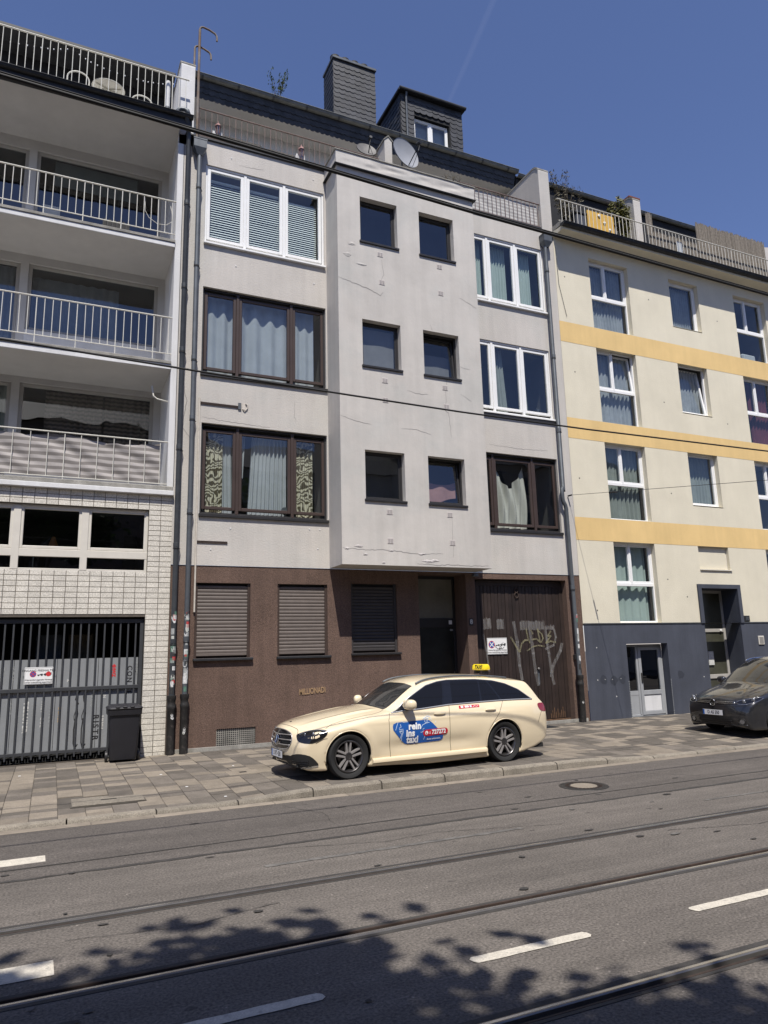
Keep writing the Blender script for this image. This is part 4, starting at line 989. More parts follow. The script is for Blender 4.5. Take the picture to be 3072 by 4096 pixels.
def garden_chair(x, zt, lab):
    t = thing('terrace_chair', lab, 'chair', (x, 15.72, 14.46), 'chairs on the left roof terrace')
    pts = [(x-.22, 15.7, 14.46), (x-.23, 15.7, 14.90)]+[(x+.23*math.cos(math.radians(180-18*i)), 15.7-.03*math.sin(math.radians(18*i)), zt+.17*math.sin(math.radians(18*i))) for i in range(11)]+[(x+.23, 15.7, 14.90), (x+.22, 15.7, 14.46)]
    MB().tube(pts, .017, 8).build('back_frame', MT['rail_white'], t, smooth=True)
    MB().box(x-.2, x+.2, 15.7, 16.1, 14.86, 14.89, .01).build('seat', MT['rail_white'], t)
    for sx in (-.2, .2): MB().tube([(x+sx, 16.08, 14.87), (x+sx, 16.12, 14.46)], .014, 6).build('leg', MT['rail_white'], t)
garden_chair(-.20, 15.12, 'white tube chair on the left roof terrace, beside the round table'); garden_chair(1.20, 14.96, 'white tube chair on the left roof terrace, next to the white vent pipe')
ft = thing('terrace_table', 'round cream terrace table behind the left roof railing', 'table', (.45, 15.6, 14.46))
tb = MB(); tb.lathe([(.001,0),(.36,0),(.37,.012),(.36,.024),(.001,.024)], (0,0,0), 'z', 32)
R_ = Matrix.Rotation(math.radians(8), 4, 'X'); tb.v = [tuple(R_ @ Vector(v)+Vector((.45, 15.80, 15.16))) for v in tb.v]
tb.build('table_top', MT['rail_white'], ft, smooth=True, sharp=40)
for a in (25, 155):
    p = [Vector((-.30*math.cos(math.radians(a)), -.30*math.sin(math.radians(a)), -.015)), Vector((.30*math.cos(math.radians(a)), .30*math.sin(math.radians(a)), -.015))]
    MB().tube([tuple(R_ @ q+Vector((.45, 15.80, 15.16))) for q in p], .012, 6).build('brace', MT['rail_white'], ft)
for a in (0, 120, 240): MB().tube([(.45+.04*math.cos(math.radians(a)), 15.8, 15.15), (.45+.3*math.cos(math.radians(a)), 15.8+.3*math.sin(math.radians(a)), 14.46)], .012, 6).build('leg', MT['rail_white'], ft)
vp = thing('vent_pipe', 'thick white vent pipe behind the end of the left roof railing', 'pipe', (1.75, 15.45, 14.46))
MB().lathe([(.001,.0),(.055,.0),(.055,1.06),(.045,1.07),(.001,1.07)], (1.75, 15.45, 14.46), n=16).build('pipe', MT['white_plaster'], vp, smooth=True, sharp=40)
MB().lathe([(.062,.30),(.064,.32),(.062,.36)], (1.75, 15.45, 14.46), n=16).build('clamp', MT['zinc'], vp, smooth=True)
# firewalls
def firewall(label, x0, x1, zt, zb=13.9, y0=15.5, y1=19.5, m='white_plaster'):
    t = thing('firewall', label, 'parapet wall', ((x0+x1)/2, y0, zb), 'rounded firewalls between the houses')
    arcp = [(y0+.30-.30*math.cos(math.radians(a)), zt-.22+.22*math.sin(math.radians(a))) for a in range(0, 91, 15)]
    MB().prism([(y0, zb)]+arcp+[(y1, zt), (y1, zb)], 'x', x0, x1).build('wall', MT[m], t)
    cap = MB(); P = arcp[1:]+[(y1, zt)]
    for (ya, za), (yb, zb_) in zip(P[:-1], P[1:]):
        cap.add([(x0-.015, ya-.012, za+.006), (x1+.015, ya-.012, za+.006), (x1+.015, yb, zb_+.012), (x0-.015, yb, zb_+.012), (x0-.015, ya, za-.05), (x1+.015, ya, za-.05), (x1+.015, yb, zb_-.04), (x0-.015, yb, zb_-.04)], [(0,1,2,3),(0,4,5,1),(0,3,7,4),(1,5,6,2)])
    cap.build('coping', MT['concrete'], t)
    return t
firewall('white rounded firewall between the balcony house and the grey house', 2.05, 2.38, 16.40, 14.0)
firewall('grey rounded firewall between the grey house and the yellow house', 12.60, 12.98, 16.50, 14.0, m='stucco')
firewall('pale rounded firewall in the middle of the yellow house terrace', 16.42, 16.72, 16.52, 14.3, 15.55, m='stucco')
for i, (x, y, zb, zt, dx, lab) in enumerate(((2.45, 15.42, 14.2, 17.36, .42, 'taller rusty vent pole with hooked top above the hopper head'), (2.37, 15.62, 15.9, 16.96, .40, 'shorter rusty vent pole with hooked top behind the firewall'))):
    t = thing('vent_pole', lab, 'pipe', (x, y, zb), 'hooked vent poles')
    MT.setdefault('rusty', mat('rust_grey_pipe', (.17,.15,.135), .75, var=.2, vs=3, c2=(.13,.085,.055), c2s=2.2, c2t=.52))
    MB().tube([(x, y, zb), (x, y, zt-.12)], .032 if i == 0 else .026, 10).build('pole', MT['rusty'], t, smooth=True, sharp=50)
    hk = [(x, y, zt-.12)]+[(x+.09-.09*math.cos(math.radians(a)), y, zt-.12+.10*math.sin(math.radians(a))) for a in range(20, 91, 14)]+[(x+dx*.55, y, zt-.045), (x+dx*.88, y, zt-.10), (x+dx*.97, y, zt-.15), (x+dx, y, zt-.22), (x+dx, y, zt-.30)]
    MB().tube(hk, .024, 10).build('hook', MT['rusty'], t, smooth=True, sharp=50)

# ------------------------------------------------------------------ roof of the centre building
rf = thing('slate_roof', 'dark slate mansard roof with gutter above the grey house terrace', 'roof', (7.5, 17.0, 16.9))
MB().prism([(17.22, 16.92), (17.08, 17.35), (20.4, 19.55), (23.3, 17.3), (23.3, 16.92)], 'x', 2.385, 12.97).build('roof_body', MT['slate_back'], rf)
MB().box(2.385, 12.97, 17.22, 18.0, 16.885, 16.918).build('soffit', MT['soffit'], rf)
sm = slate_mesh(.19, .24)
slate_field(rf, (2.40, 17.07, 17.36), (1,0,0), (0,.33,-1.0), .19, .24, 69, 3, .1525, .142, 0, sm, tiltx=.28)
MB().prism([(17.22,16.875),(17.195,16.91),(17.24,16.92)], 'x', 2.40, 12.97).build('eaves_edge', MT['gutter'], rf)
gt = MB(); gt.lathe([(.09, 2.39), (.09, 13.0)], (0, 17.02, 17.40), 'x', 14, math.pi, 2*math.pi); gt.tube([(2.39, 16.925, 17.405), (13.0, 16.925, 17.405)], .015, 6)
gu = gt.build('gutter', MT['gutter_roof'], rf)
MB().box(2.39, 12.97, 17.06, 17.14, 17.34, 17.47, .01).build('eaves_board', MT['slate_wall'], rf)
for k in range(11): MB().lathe([(.097,-.03),(.10,0),(.097,.03)], (2.8+.98*k, 17.02, 17.40), 'x', 14, math.pi, 2*math.pi).build('gutter_joint', MT['zinc_dark'], gu)
# terrace back wall with dark openings
mb = MB(); th = [(3.55,4.71,14.6,16.56),(4.89,5.74,14.6,16.52),(8.7,9.8,14.6,16.5),(11.2,12.2,14.6,16.5)]
wall_holes(mb, 2.385, 12.615, 14.2, 16.90, 18.0, th, .15); mb.build('terrace_wall', MT['white_plaster'], cb)
for a, b, c, d in th:
    window(cb, a, b, c, d, 18.08, MT['grey_frame'], [(a+.03, b-.03, c+.03, d-.03)], .06, .05, (), .06, None, MT['glass_dark']); room(cb, a, b, c, d, 18.18, 1.0)
MB().box(2.2, 12.9, 15.55, 18.0, 14.17, 14.25).build('terrace_floor', MT['concrete'], cb)
MB().box(2.2, 5.735, W-.05, W+.12, 14.262, 14.315, .008).build('terrace_edge', MT['gutter'], cb)
MB().box(9.66, 12.55, W-.05, W+.12, 14.262, 14.315, .008).build('terrace_edge', MT['gutter'], cb)
railing(cb, 2.48, 7.3, W+.06, 14.40, 15.15, .147, MT['rail_rust'], .0075, 6, 14.3)
railing(cb, 9.75, 12.60, W+.06, 14.40, 15.15, .147, MT['rail_rust'], .0075, 6, 14.3)
cloth_panel('balcony_cloth', 'pale cloth screen behind the grey house terrace railing, beside the yellow house', 9.8, 12.52, W+.10, 14.36, 15.10, MT['screen_cloth2'], .03, .012, 5)
def lantern(x, lab):
    t = thing('wall_lantern', lab, 'lantern', (x, 15.62, 14.3), 'lanterns on the terrace pillars')
    MB().box(x-.12, x+.12, 15.66, 15.90, 14.25, 14.72, .01).build('pillar', MT['white_plaster'], t)
    MB().tube([(x, 15.62, 14.42), (x, 15.60, 14.58)], .014, 8).build('bracket', MT['rose'], t)
    MB().lathe([(.03,0),(.035,.03),(.065,.22),(.075,.24)], (x, 15.60, 14.58), n=6).build('lamp_glass', MT['glass'], t)
    fr_ = MB()
    for k in range(6):
        a = k*math.pi/3; fr_.tube([(x+.035*math.cos(a), 15.60+.035*math.sin(a), 14.61), (x+.068*math.cos(a), 15.60+.068*math.sin(a), 14.81)], .006, 5)
    fr_.lathe([(.085,.225),(.05,.29),(.018,.32),(.02,.35),(.001,.38)], (x, 15.60, 14.58), n=6); fr_.build('lamp_frame', MT['rose'], t)
lantern(2.98, 'small pinkish lantern on the terrace pillar next to the left firewall'); lantern(5.12, 'small pinkish lantern on the terrace pillar next to the bay')
dv = thing('terrace_divider', 'pale plastered divider wall with gabled cap on the bay roof', 'divider wall', (7.53, 15.4, 14.36))
MB().prism([(7.42,14.36),(7.64,14.36),(7.64,15.70),(7.53,15.80),(7.42,15.70)], 'y', 15.42, 17.95).build('wall', MT['stucco'], dv)
MB().prism([(7.39,15.66),(7.53,15.80),(7.67,15.66),(7.67,15.70),(7.53,15.845),(7.39,15.70)], 'y', 15.40, 17.95).build('cap', MT['concrete'], dv)
def dish(x, y, z, r, az, el, m, label, mesh_=False):
    t = thing('satellite_dish', label, 'satellite dish', (x, y, 14.36))
    n = Vector((math.sin(az)*math.cos(el), -math.cos(az)*math.cos(el), math.sin(el)))
    q = n.to_track_quat('Z', 'Y').to_matrix().to_4x4(); q.translation = Vector((x, y, z))
    mb = MB(); prof = [(r*k/8, .18*r*(k/8)**2) for k in range(1, 9)]
    mb.lathe([(.001, 0)]+prof+[(r*1.01, .18*r+.01), (r*1.0, .18*r-.02)]+[(a, b-.02) for a, b in prof[::-1]], (0,0,0), n=32)
    mb.v = [tuple(q @ Vector((v[0]*.93, v[1], v[2]))) for v in mb.v]; mb.build('reflector', m, t, smooth=True, sharp=45)
    a = q @ Vector((0, -r*.98, .1)); tip = q @ Vector((0, -r*.35, r*1.35))
    MB().tube([a, tip], .014, 6).build('arm', MT['gutter'], t)
    d_ = (a-tip).normalized()
    MB().tube([tip-d_*.05, tip+Vector((0,0,.06))-n*.10], .045, 8).build('receiver', MT['gutter'], t)
    MB().tube([tip, tip+Vector((-.05,-.02,-.22)), a+Vector((.12,0,.0)), a], .007, 5).build('cable', MT['gutter'], t)
    MB().tube([(x-.05, y+.08, 14.36), (x-.03, y+.07, z), q @ Vector((0, 0, -.02))], .022, 8).build('mast', MT['zinc'], t)
    return t
dish(7.80, 15.02, 15.05, .45, math.radians(14), math.radians(8), mat('grey_dish', (.26,.27,.29), .5, var=.08, vs=3), 'grey satellite dish with receiver arm mounted on the bay roof')
dish(7.10, 15.95, 15.62, .30, math.radians(-5), math.radians(25), mat('tan_dish', (.11,.105,.10), .6, var=.2, vs=9), 'dull brown satellite dish behind the terrace divider')
# chimney
ch = thing('chimney', 'slate-clad chimney with black pots on the grey house roof', 'chimney', (7.84, 18.8, 17.6))
MB().box(7.13, 8.54, 18.40, 19.22, 17.6, 20.75).build('stack', MT['slate_back'], ch)
s2 = slate_mesh(.215, .25); s2r = slate_mesh(.215, .25, True)
slate_field(ch, (7.11, 18.385, 20.75), (1,0,0), (0,0,-1), .2, .2, 8, 15, .180, .166, 0, s2r)
slate_field(ch, (7.115, 19.23, 20.75), (0,-1,0), (0,0,-1), .2, .2, 5, 15, .168, .166, -math.pi/2, s2)
MB().box(7.07, 8.60, 18.32, 19.28, 20.74, 20.83, .01).build('capping', MT['zinc'], ch)
for k in range(4):
    x = 7.32+.335*k
    MB().lathe([(.001,.0),(.11,.0),(.11,.16),(.16,.17),(.16,.36),(.12,.38),(.001,.38)], (x, 18.78, 20.83), n=18).build('chimney_pot', MT['black'], ch, smooth=True, sharp=40)
# dormer
dm = thing('dormer', 'slate-clad dormer with white two-part window on the grey house roof', 'dormer', (10.65, 18.4, 18.0))
DX0, DX1, DZ = 9.49, 11.82, 20.29
mb = MB(); wall_holes(mb, DX0, DX1, 17.9, DZ, 18.40, [(9.95,11.32,18.38,19.60)], .14)
mb.quad((DX0,18.40,17.9),(DX0,21.0,19.4),(DX0,21.0,DZ+.05),(DX0,18.40,DZ)); mb.quad((DX1,18.40,17.9),(DX1,21.0,19.4),(DX1,21.0,DZ+.05),(DX1,18.40,DZ))
mb.build('dormer_wall', MT['slate_back'], dm)
sl_ = slate_mesh(.25, .24, True)
slate_field(dm, (DX0, 18.385, DZ), (1,0,0), (0,0,-1), .2, .2, 10, 13, .233, .170, 0, sl_, skip=lambda i, j: 2 <= i <= 7 and (DZ-.170*j) < 19.78)
slate_field(dm, (DX0-.012, 20.88, DZ+.02), (0,-1,0), (0,0,-1), .2, .2, 11, 13, .225, .168, -math.pi/2, slate_mesh(.25, .24), skip=lambda i, j: DZ-.168*j < 18.1+(20.88-.225*i-18.40)*.62)
MB().box(DX0-.12, DX1+.10, 18.26, 21.0, DZ+.0, DZ+.10, .02).build('dormer_roof', MT['gutter'], dm)
MB().tube([(DX0-.1, 18.24, DZ+.06), (DX1+.1, 18.24, DZ+.06)], .06, 10).build('dormer_gutter', MT['gutter'], dm)
MB().tube([(DX0+.17, 18.28, DZ), (DX0+.17, 18.32, DZ-.12), (DX0+.18, 18.32, 17.9)], .04, 10).build('dormer_downpipe', MT['zinc'], dm, smooth=True, sharp=50)
wd = window(dm, 9.97, 11.30, 18.38, 19.58, 18.50, MT['white_frame'], [(10.0,10.61,18.41,19.55),(10.66,11.27,18.41,19.55)], .045, .065, [(10.60,10.67,18.40,19.56)], .07, None, MT['glass'])
MB().quad((9.97,18.70,18.38),(11.30,18.70,18.38),(11.30,18.70,19.58),(9.97,18.70,19.58)).build('window_blind', MT['grey_sheer'], dm)
rm = thing('mesh_screen', 'small wire mesh screen on the slate roof beside the left firewall', 'mesh screen', (3.63, 17.95, 17.9))
mb = MB()
for k in range(14): mb.box(3.20+k*.066, 3.208+k*.066, 17.95, 17.956, 17.9, 18.33)
for k in range(5): mb.box(3.20, 4.07, 17.95, 17.955, 18.0+k*.075, 18.007+k*.075)
mb.build('wire_mesh', MT['zinc_dark'], rm)
MB().box(3.19, 3.22, 17.94, 17.97, 17.85, 18.34).box(4.05, 4.08, 17.94, 17.97, 17.85, 18.34).build('post', MT['gutter'], rm)

# ------------------------------------------------------------------ plants
MT['leaf'] = mat('green_leaf', (.085,.12,.05), .6, var=.35, vs=5, trans=.25)
MT['leaf_dry'] = mat('dry_leaf', (.085,.075,.045), .7, var=.35, vs=6, trans=.2)
MT['leaf_yel'] = mat('yellow_green_leaf', (.13,.125,.035), .6, var=.35, vs=6, trans=.25)
MT['bark'] = mat('bark', (.07,.055,.04), .95, var=.3, vs=6, bump=.6, bs=20)
MT['terracotta'] = mat('terracotta_pot', (.20,.075,.05), .8, var=.15, vs=6)
def leaf_cloud(mb, r, cx, cy, cz, n, sx, sy, sz, size):
    for _ in range(n):
        p = Vector((r.gauss(0, sx), r.gauss(0, sy), r.gauss(0, sz)))+Vector((cx, cy, cz))
        a = Vector((r.uniform(-1,1), r.uniform(-1,1), r.uniform(-1,1))).normalized(); b = a.orthogonal().normalized(); s_ = size*r.uniform(.6, 1.3)
        mb.add([p-a*s_, p+b*s_*.45, p+a*s_, p-b*s_*.45], [(0,1,2,3)])
def shrub(name, label, x, y, z, h, spread, stems, leaves, m, size=.035, seed=0, cat='plant', pot=None, droop=0):
    r = random.Random(seed); t = thing(name, label, cat, (x, y, z)); st = MB(); lf = MB()
    for k in range(stems):
        a = r.uniform(0, 6.28); d = spread*r.uniform(.2, 1); hh = h*r.uniform(.65, 1); P = [(x, y, z)]
        for i in range(1, 6):
            u = i/5; P.append((x+d*math.cos(a)*u**1.4+r.uniform(-.02,.02), y+.5*d*math.sin(a)*u**1.4, z+hh*u-droop*u*u))
        st.tube(P, [.011*(1-.8*i/5)+.002 for i in range(6)], 5)
        for i in range(2, 6):
            leaf_cloud(lf, r, *P[i], max(1, int(leaves/stems/4)), spread*.10, spread*.08, h*.05, size)
            if r.random() < .7:
                q = Vector(P[i])+Vector((r.uniform(-.14,.14), r.uniform(-.06,.06), r.uniform(.02,.16))); st.tube([P[i], q], .003, 4); leaf_cloud(lf, r, *q, max(1, int(leaves/stems/5)), .03, .03, .03, size)
    st.build('stem', MT['bark'], t); lf.build('foliage', m, t)
    if pot: MB().lathe([(.001,0),(.10*pot,0),(.14*pot,.24*pot),(.155*pot,.24*pot),(.155*pot,.30*pot),(.12*pot,.30*pot)], (x, y, z-.02), n=18).build('pot', MT['terracotta'], t, smooth=True, sharp=40)
    return t
shrub('roof_plant', 'small green plant growing up behind the slate roof gutter', 5.20, 18.1, 17.75, 1.65, .42, 6, 230, MT['leaf'], .05, 1)
shrub('potted_shrub', 'bare-looking shrub in a terracotta pot beside the grey firewall, yellow house terrace', 13.75, 15.7, 14.45, 2.5, .70, 10, 620, MT['leaf_dry'], .055, 2, 'plant', 1.0)
shrub('balcony_bush', 'bushy yellow-green bamboo in front of the pale firewall on the yellow house terrace', 15.95, 15.6, 14.45, 1.65, .50, 20, 2600, MT['leaf_yel'], .075, 3)
shrub('potted_shrub', 'thin dark shrub standing low behind the yellow house railing beside the planter', 13.45, 15.45, 14.45, .9, .35, 7, 260, MT['leaf_dry'], .05, 4, 'plant', .8)
for i, (x, y, z, h) in enumerate(((9.1, 14.72, 14.36, .2), (9.3, 14.72, 14.36, .13), (8.9, 14.7, 14.36, .16))):
    shrub('roof_weed', ('taller', 'tiny', 'thin')[i]+' weed growing on the bay roof edge', x, y, z, h, .06, 3, 12, MT['leaf_yel'], .018, 6+i, 'weed')

# ------------------------------------------------------------------ yellow building (number 10)
yb = thing('apartment_building', 'cream apartment house with ochre bands and dark blue-grey plinth', 'building', (17.5, W, .1))
YX0, YX1 = 12.965, 27.0
CB = [(14.27,15.81),(20.51,22.05),(24.0,25.5)]; rowz = [(11.44,13.73),(8.48,10.82),(5.59,7.87),(2.66,4.94)]
C2 = (17.55,18.83); row2 = [(12.07,13.72),(9.17,10.83),(6.20,7.90),(4.23,4.96)]
yh = []
for a, b in CB:
    for c, d in rowz: yh.append((a, b, c, d))
for c, d in row2: yh.append((C2[0], C2[1], c, d))
yh.append((17.45, 18.97, 2.63, 3.66, .3))
mb = MB(); wall_holes(mb, YX0, YX1, 2.63, 14.12, W, yh, .16); mb.build('wall', MT['yellow_wall'], yb)
for c, d in ((10.80,11.435),(7.865,8.475),(4.935,5.58)):
    xs = [YX0]+[v for p in sorted(CB+[(99, 99)]) for v in p if v < 50]+[YX1]
    # the band runs between sill and lintel, so it is never broken by the windows
    MB().quad((YX0, W-.004, c), (YX1, W-.004, c), (YX1, W-.004, d), (YX0, W-.004, d)).build('ochre_band', MT['yellow_band'], yb)
ph = [(14.39,15.90,-.1,2.08,.24),(17.45,18.97,-.1,2.63,.3)]
mb = MB(); wall_holes(mb, YX0, YX1, -.05, 2.63, W-.02, ph, .24); mb.build('plinth', MT['plinth'], yb)
MB().box(YX0, 17.33, W-.035, W, 2.615, 2.655, .006).box(19.1, YX1, W-.035, W, 2.615, 2.655, .006).build('plinth_cap', MT['zinc_dark'], yb)
def ywin(a, b, c, d, kind, tilt=0.0):
    y = W+.15; zt = c+1.08
    if kind == 2:
        xm = (a+b)/2-.10
        cells = [(a+.045, xm+.03, zt+.035, d-.045), (xm+.03, b-.045, zt+.035, d-.045, tilt)]
        w_ = window(yb, a, b, c, d, y, MT['white_frame'], cells, .05, .065, [(a+.03, b-.03, zt-.045, zt+.045), (xm, xm+.06, zt, d-.03)], .07, (MT['white_frame'], .14, -.0, .035))
        MB().quad((a+.05, y+.035, c+.05), (b-.05, y+.035, c+.05), (b-.05, y+.035, zt-.04), (a+.05, y+.035, zt-.04)).build('pane', MT['glass'], w_)
    else:
        w_ = window(yb, a, b, c, d, y, MT['white_frame'], [(a+.045, b-.045, c+.045, d-.045, tilt)], .05, .065, (), .07, (MT['white_frame'], .15, .01, .04))
    room(yb, a, b, c, d, y+.10, 1.4)
for i, (a, b) in enumerate(CB):
    for j, (c, d) in enumerate(rowz): ywin(a, b, c, d, 2, .10 if (i, j) == (0, 1) else 0)
for j, (c, d) in enumerate(row2):
    if j < 3: ywin(C2[0], C2[1], c, d, 1, .13 if j == 1 else 0)
    else:
        ss_ = MB().box(C2[0], C2[1], W+.10, W+.15, c, d).build('closed_shutter', MT['cream_frame'], yb)
        MB().box(C2[0]+.05, C2[1]-.05, W+.085, W+.0995, c+.02, d-.05, .004).build('shutter_slat', MT['yellow_wall'], ss_)
        MB().box(C2[0]-.01, C2[1]+.04, W-.04, W+.12, c-.03, c-.002, .005).build('sill', MT['cream_frame'], ss_)
fl = ['top-floor', 'second-floor', 'first-floor', 'ground-floor']
mats = [('grey_sheer', 12), ('grey_sheer', 9), ('dark_curtain', 9), ('green_sheer', 5)]
nm = ['grey lace net curtain', 'grey pleated curtain', 'dark green-grey curtain', 'pale green curtain']
for j, (c, d) in enumerate(rowz):
    curtain('%s in the %s two-part window of the yellow house, cellar-door side' % (nm[j], fl[j]), 14.36, 15.72, c+.06, d-.08, W+.34, MT[mats[j][0]], mats[j][1], .035)
for j, (c, d) in enumerate(row2[:3]):
    curtain('%s in the %s single window of the yellow house' % (nm[j], fl[j]), 17.62, 18.76, c+.06, d-.08, W+.36, MT[mats[j][0]], mats[j][1], .03)
MT['maroon'] = mat('maroon_curtain', (.10,.02,.03), .8, var=.2, vs=4); MT['lime'] = mat('olive_lime_curtain', (.30,.33,.16), .8, var=.2, vs=4, trans=.2)
curtain('olive green curtain in the second-floor window at the far end of the yellow house', 20.58, 20.95, 8.54, 10.75, W+.32, MT['lime'], 4, .03)
curtain('maroon curtain in the second-floor window at the far end of the yellow house', 20.98, 21.9, 8.54, 10.75, W+.34, MT['maroon'], 6, .03)
ac = MB().box(21.1, 21.75, W+.35, W+.6, 11.5, 11.85, .05).build('cushion', MT['white_sheer']); tag(ac, 'pale cushion leaning inside the top-floor window at the far end of the yellow house', 'cushion')
# eaves, soffit and gutter
MB().prism([(W+.02,14.12),(15.02,14.14),(15.02,14.24),(W+.02,14.30)], 'x', YX0, YX1).build('eaves', MT['yellow_wall'], yb)
gy = MB(); gy.lathe([(.10, YX0-.05), (.10, YX1)], (0, 14.98, 14.30), 'x', 14, math.pi, 2*math.pi); gy.tube([(YX0-.05, 14.875, 14.30), (YX1, 14.875, 14.30)], .014, 6)
gy.add([(YX0-.05, 14.98+.10*math.cos(a*math.pi/8), 14.30+.10*math.sin(a*math.pi/8)) for a in range(8, 17)], [tuple(range(9))]); g_o = gy.build('gutter', MT['gutter'], yb)
for k in range(14): MB().lathe([(.106,-.03),(.109,0),(.106,.03)], (13.6+.98*k, 14.98, 14.30), 'x', 14, math.pi, 2*math.pi).build('gutter_joint', MT['gutter'], g_o)
MB().box(YX0, YX1, 15.06, 17.6, 14.30, 14.44).build('terrace_floor', MT['concrete'], yb)
railing(yb, 12.99, YX1, 15.20, 14.52, 15.24, .150, MT['rail_white'], .0085, 7, 14.4)
MB().prism([(17.12,14.44),(17.12,17.30),(17.5,17.36),(19.6,18.7),(22,14.44)], 'x', 12.98, YX1).build('mansard', MT['slate_wall'], yb)
gt = MB(); gt.lathe([(.085, 12.99), (.085, YX1)], (0, 17.05, 17.30), 'x', 14, math.pi, 2*math.pi); gt.tube([(12.99, 16.965, 17.305), (YX1, 16.965, 17.305)], .014, 6); gt.build('gutter', MT['gutter_roof'], yb)
bc = MB(); bc.box(16.95, 17.35, 16.2, 16.8, 14.44, 16.95, .01); bk = thing('brick_chimney', 'small red brick chimney behind the pale terrace firewall', 'chimney', (17.15, 16.5, 14.44))
bmt = mat('red_brick', (.16,.055,.04), .9, var=.3, vs=14); bc.build('stack', bmt, bk); MB().box(16.9, 17.4, 16.15, 16.85, 16.95, 17.02, .01).build('cap', bmt, bk)
# things on the yellow terrace
yp = thing('planter_box', 'ochre panel planter behind the yellow house railing', 'planter', (14.95, 15.55, 14.44))
MB().box(14.40, 15.46, 15.50, 15.56, 14.50, 15.42, .01).build('front_panel', mat('ochre_panel', (.55,.34,.07), .6, var=.1, vs=4), yp)
for x, z in ((14.85, 15.3), (15.05, 15.1), (15.25, 14.9)): MB().lathe([(.001,-.02),(.045,-.02),(.05,0),(.04,.01)], (x, 15.49, z), 'y', 14).build('ornament', MT['rail_white'], yp, smooth=True)
MB().box(14.42, 15.44, 15.57, 15.9, 14.44, 14.8).build('box', MT['gutter'], yp)
bb = thing('storage_bin', 'dark grey lidded bin between shrub and ochre planter on the yellow terrace', 'bin', (14.13, 15.6, 14.44))
MB().box(13.93, 14.33, 15.48, 15.8, 14.44, 15.18, .02).build('body', MT['plinth'], bb); MB().box(13.90, 14.36, 15.45, 15.83, 15.18, 15.26, .02).build('lid', MT['gutter'], bb)
MT['reed'] = mat('dry_reed', (.19,.165,.135), .9, var=.3, vs=14, rnd=.1)
def reed(label, x0, x1, y, zb, zt, seed):
    r = random.Random(seed); mb = MB(); x = x0
    while x < x1:
        mb.box(x, x+.016, y+r.uniform(-.008,.008), y+.015, zb+r.uniform(-.03,.03), zt+r.uniform(-.05,.05)); x += .019
    o = mb.build('reed_screen', MT['reed']); tag(o, label, 'reed screen'); return o
reed('ragged grey reed screen behind the yellow house railing, next to the pale firewall', 16.75, 18.9, 15.34, 14.55, 15.18, 1)
reed('tall dry reed screen rising above the yellow house railing', 18.95, 22.3, 15.36, 14.55, 16.02, 2)
reed('torn upright reed bundle leaning behind the yellow house railing', 16.80, 17.05, 15.45, 15.1, 15.9, 3)
cb2 = MB().box(17.9, 18.15, 15.3, 15.33, 14.6, 15.05, .02).build('white_rag', MT['white_sheer']); tag(cb2, 'white rag hanging in front of the reed screen on the yellow terrace', 'rag')
ew = MB().prism([(22.4,14.44),(27,14.44),(27,16.2),(23.2,16.25),(22.7,16.15),(22.4,15.95)], 'y', 15.7, 16.0).build('terrace_end_wall', MT['stucco'], yb)
# cellar door
cdy = W+.20
cdr = thing('cellar_door', 'pale grey half-glazed door in the blue-grey plinth', 'door', (15.2, cdy, .1))
MT['grey_door'] = mat('pale_grey_door_paint', (.30,.31,.32), .5, var=.07, vs=3, streak=.1)
mb = MB(); ringframe(mb, 14.41, 15.88, .10, 2.06, cdy, cdy+.07, .06); mb.box(14.90, 14.97, cdy-.003, cdy+.068, .16, 2.0, .005); mb.build('frame', MT['grey_door'], cdr)
mb = MB(); ringframe(mb, 14.98, 15.82, .14, 2.0, cdy-.012, cdy+.05, .10); mb.box(15.08, 15.72, cdy-.011, cdy+.045, .68, .80, .005); lf_ = mb.build('door_leaf', MT['grey_door'], cdr)
MB().box(15.08, 15.72, cdy+.01, cdy+.03, .24, .68, .01).build('lower_panel', MT['white_plaster'], lf_)
MB().quad((15.08,cdy+.02,.80),(15.72,cdy+.02,.80),(15.72,cdy+.02,1.90),(15.08,cdy+.02,1.90)).build('pane', MT['glass_dark'], lf_)
mb = MB(); mb.quad((14.47,cdy+.03,.80),(14.90,cdy+.03,.80),(14.90,cdy+.03,2.0),(14.47,cdy+.03,2.0)); mb.build('side_pane', MT['glass_dark'], cdr)
MB().box(14.47, 14.90, cdy+.01, cdy+.05, .68, .80).box(14.47, 14.90, cdy+.015, cdy+.04, .16, .68).build('side_panel', MT['grey_door'], cdr)
MB().box(15.02, 15.06, cdy-.03, cdy-.01, 1.0, 1.28, .005).tube([(15.04,cdy-.06,1.18),(15.16,cdy-.06,1.18)], .01, 8).build('handle', MT['iron'], lf_)
room(yb, 14.41, 15.90, .1, 2.06, cdy+.10, 1.0, MT['black'])
